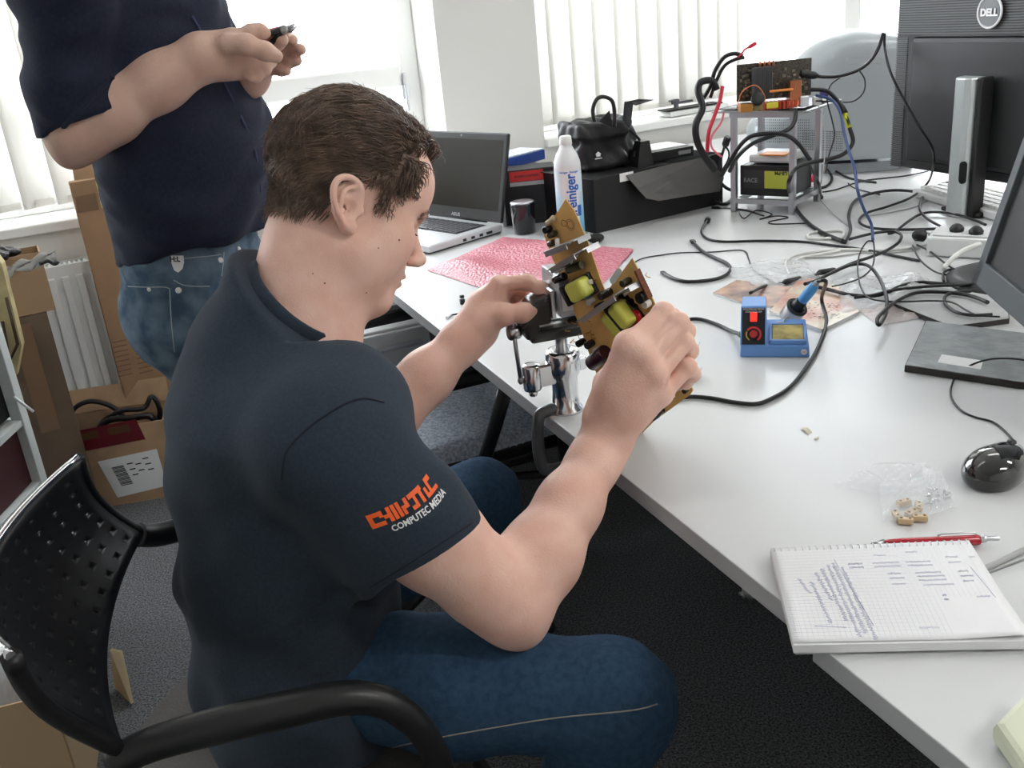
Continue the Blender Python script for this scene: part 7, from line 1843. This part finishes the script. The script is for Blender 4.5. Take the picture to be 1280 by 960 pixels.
# yellow-brown picture panel / wrapped frame at the far left
b = MB(); P = [ad(-20, 300, 2.15), ad(2, 330, 2.15), ad(27, 432, 2.15), ad(20, 470, 2.15), ad(-20, 480, 2.15)]
n = len(P); nn_ = Vector((.2, -1, 0)).normalized(); b.faces(P + [p - nn_ * .03 for p in P], [tuple(range(n)), tuple(range(2 * n - 1, n - 1, -1))] + [(i, n + i, n + (i + 1) % n, (i + 1) % n) for i in range(n)])
root = thing('wooden_panel', 'pale wooden panel with a dark frame line at the left picture edge', 'panel', (P[2].x, P[2].y, 0)); b.build('panel', mat('pale_wood', (.42, .34, .17), .6, noise=.2, scale=20), root)
b = MB(); b.tube([ad(3, 402, 2.14), ad(12, 452, 2.14), ad(22, 430, 2.14), ad(8, 372, 2.14)], .004, 6); b.build('frame_line', mat('dark_wood', (.07, .04, .02), .6), root)
# white shelf unit at the left edge
sp0, sp1 = ad(-2, 448, 1.98), ad(47, 615, 2.02)
xs_, ys_ = (sp0.x + sp1.x) / 2, 2.0
root = thing('shelf_unit', 'white metal shelf unit at the left edge of the picture', 'shelf', (xs_, ys_, 0)); wm = mat('shelf_white', (.66, .70, .68), .4)
pt_ = ad(2, 440, 2.0); xs_ = ad(30, 540, 2.0).x; b = MB(); b.box((xs_, ys_, .58), (.026, .03, 1.16), bev=.002); b.build('post', wm, root)
b = MB(); b.box((xs_, ys_ - .32, .58), (.026, .03, 1.16), bev=.002); b.build('post', wm, root)
for z in (zat(Vector((xs_, ys_, 0)), 525), zat(Vector((xs_, ys_, 0)), 602), .08, .75): b = MB(); b.box((xs_ - .26, ys_ - .16, z), (.54, .34, .014)); b.build('shelf_board', wm, root)
zz = zat(Vector((xs_, ys_, 0)), 602) + .008
for k, (c_, hh, lab_) in enumerate((((.05, .008, .012), .12, 'dark red box on the white shelf'), ((.012, .012, .014), .10, 'black box on the white shelf left of the red one'))):
    hh = zat(Vector((xs_, ys_, 0)), 525) - zz - .012; b = MB(); b.box((xs_ - .10 - .2 * k, ys_ - .16, zz + hh / 2), (.185, .318, hh), bev=.003); o = b.build('storage_box', mat('shelf_box_%d' % k, ((.06, .008, .012), (.012, .012, .014))[k], .6)); tag(o, lab_, 'box')
z2 = zat(Vector((xs_, ys_, 0)), 525) + .008
b = MB(); b.box((xs_ - .26, ys_ - .16, (z2 + .74) / 2), (.49, .318, .73 - z2), bev=.004); tag(b.build('storage_box', mat('dark_grey_box', (.02, .02, .022), .6)), 'dark grey box on the upper board of the white shelf', 'box')
b = MB(); b.box((xs_ - .26, ys_ - .16, .088 + (zz - .11) / 2), (.49, .318, zz - .12), bev=.004); tag(b.build('storage_box', mat('black_box', (.010, .010, .012), .5)), 'black box on the lowest board of the white shelf', 'box')
b = MB(); b.tube([Vector((xs_ + .012, ys_ - .02, zat(Vector((xs_, ys_, 0)), 492))), Vector((xs_ + .05, ys_ - .03, zat(Vector((xs_, ys_, 0)), 492) - .035))], .003, 6); b.build('cable_tie', white_pl, root)
# white drawer cabinet standing under the desk behind the far chair
cb_ = ad(492, 415, 2.35); CBT = TF(Vector((cb_.x, cb_.y, 0)), EN)
root = thing('drawer_cabinet', 'white drawer cabinet under the desk behind the swivel chair', 'cabinet', CBT.translation)
b = MB(); b.box((.0, .22, .29), (.42, .50, .56), CBT, bev=.004); b.build('cabinet_body', white_pl, root)
for k in range(3):
    b = MB(); b.box((.0, -.035, .12 + k * .18), (.40, .014, .165), CBT, bev=.003); dr = b.build('drawer', mat('drawer_white', (.66, .67, .67), .4), root)
    b = MB(); b.box((.0, -.050, .165 + k * .18), (.12, .016, .010), CBT, bev=.003); b.build('handle', alu, dr)
# bottom left: box with clear plastic, behind the chair
dl = hdir(Vector((.96, .26, 0))); XO = at(62, 868, .27); XO.z = 0; XO = XO - dl * .46
bx, XT = carton('cardboard_box', 'light brown open box with clear plastic behind the near chair', XO, dl, .46, .34, .27, mat('cardboard_light', (.52, .37, .22), .85), open_top=True)
o = crumple('plastic_film', [(0, 0), (1, 0), (1, 1), (0, 1)], 'crumpled clear plastic film in the light brown box', .04, 31, cat='film') if False else None
b = MB(); b.grid(lambda u, v: XT @ Vector((.02 + .40 * u, .03 + .28 * v, .22 + .05 * math.sin(u * 11 + v * 5) * math.sin(v * 9 + 1) + .02 * math.sin(u * 31 + v * 17))), 30, 24); tag(b.build('plastic_film', mat('packing_film', (.75, .80, .85), .15, alpha=.45)), 'crumpled clear plastic film in the light brown box', 'film')
c_ = at(150, 852, .03); b = MB(); V = [at(137, 812, .10), at(150, 815, .09), at(164, 880, .004), at(143, 860, .004)]; b.faces(V + [v + Vector((.004, .004, 0)) for v in V], [(0, 1, 2, 3), (7, 6, 5, 4), (0, 4, 5, 1), (1, 5, 6, 2), (2, 6, 7, 3), (3, 7, 4, 0)]); tag(b.build('cardboard_scrap', mat('scrap_tan', (.62, .50, .32), .8)), 'torn tan cardboard scrap on the carpet behind the near chair', 'cardboard')
# scrap of foil below the desk edge
c_ = at(938, 741, .02); b = MB(); q = SDF(); q.ell(c_, (.022, .016, .014), None, .01); q.disp = lambda p: folds(p, [((1, .3, .5), .014, .004, 0), ((.2, 1, .4), .010, .003, 1)]); q.half((0, 0, .002), (0, 0, -1)); tag(link('foil_scrap', q.mesh('foil_scrap', .002), None, mat('foil', (.6, .6, .6), .3, metal=.6)), 'small crumpled foil scrap on the carpet under the desk edge', 'foil')
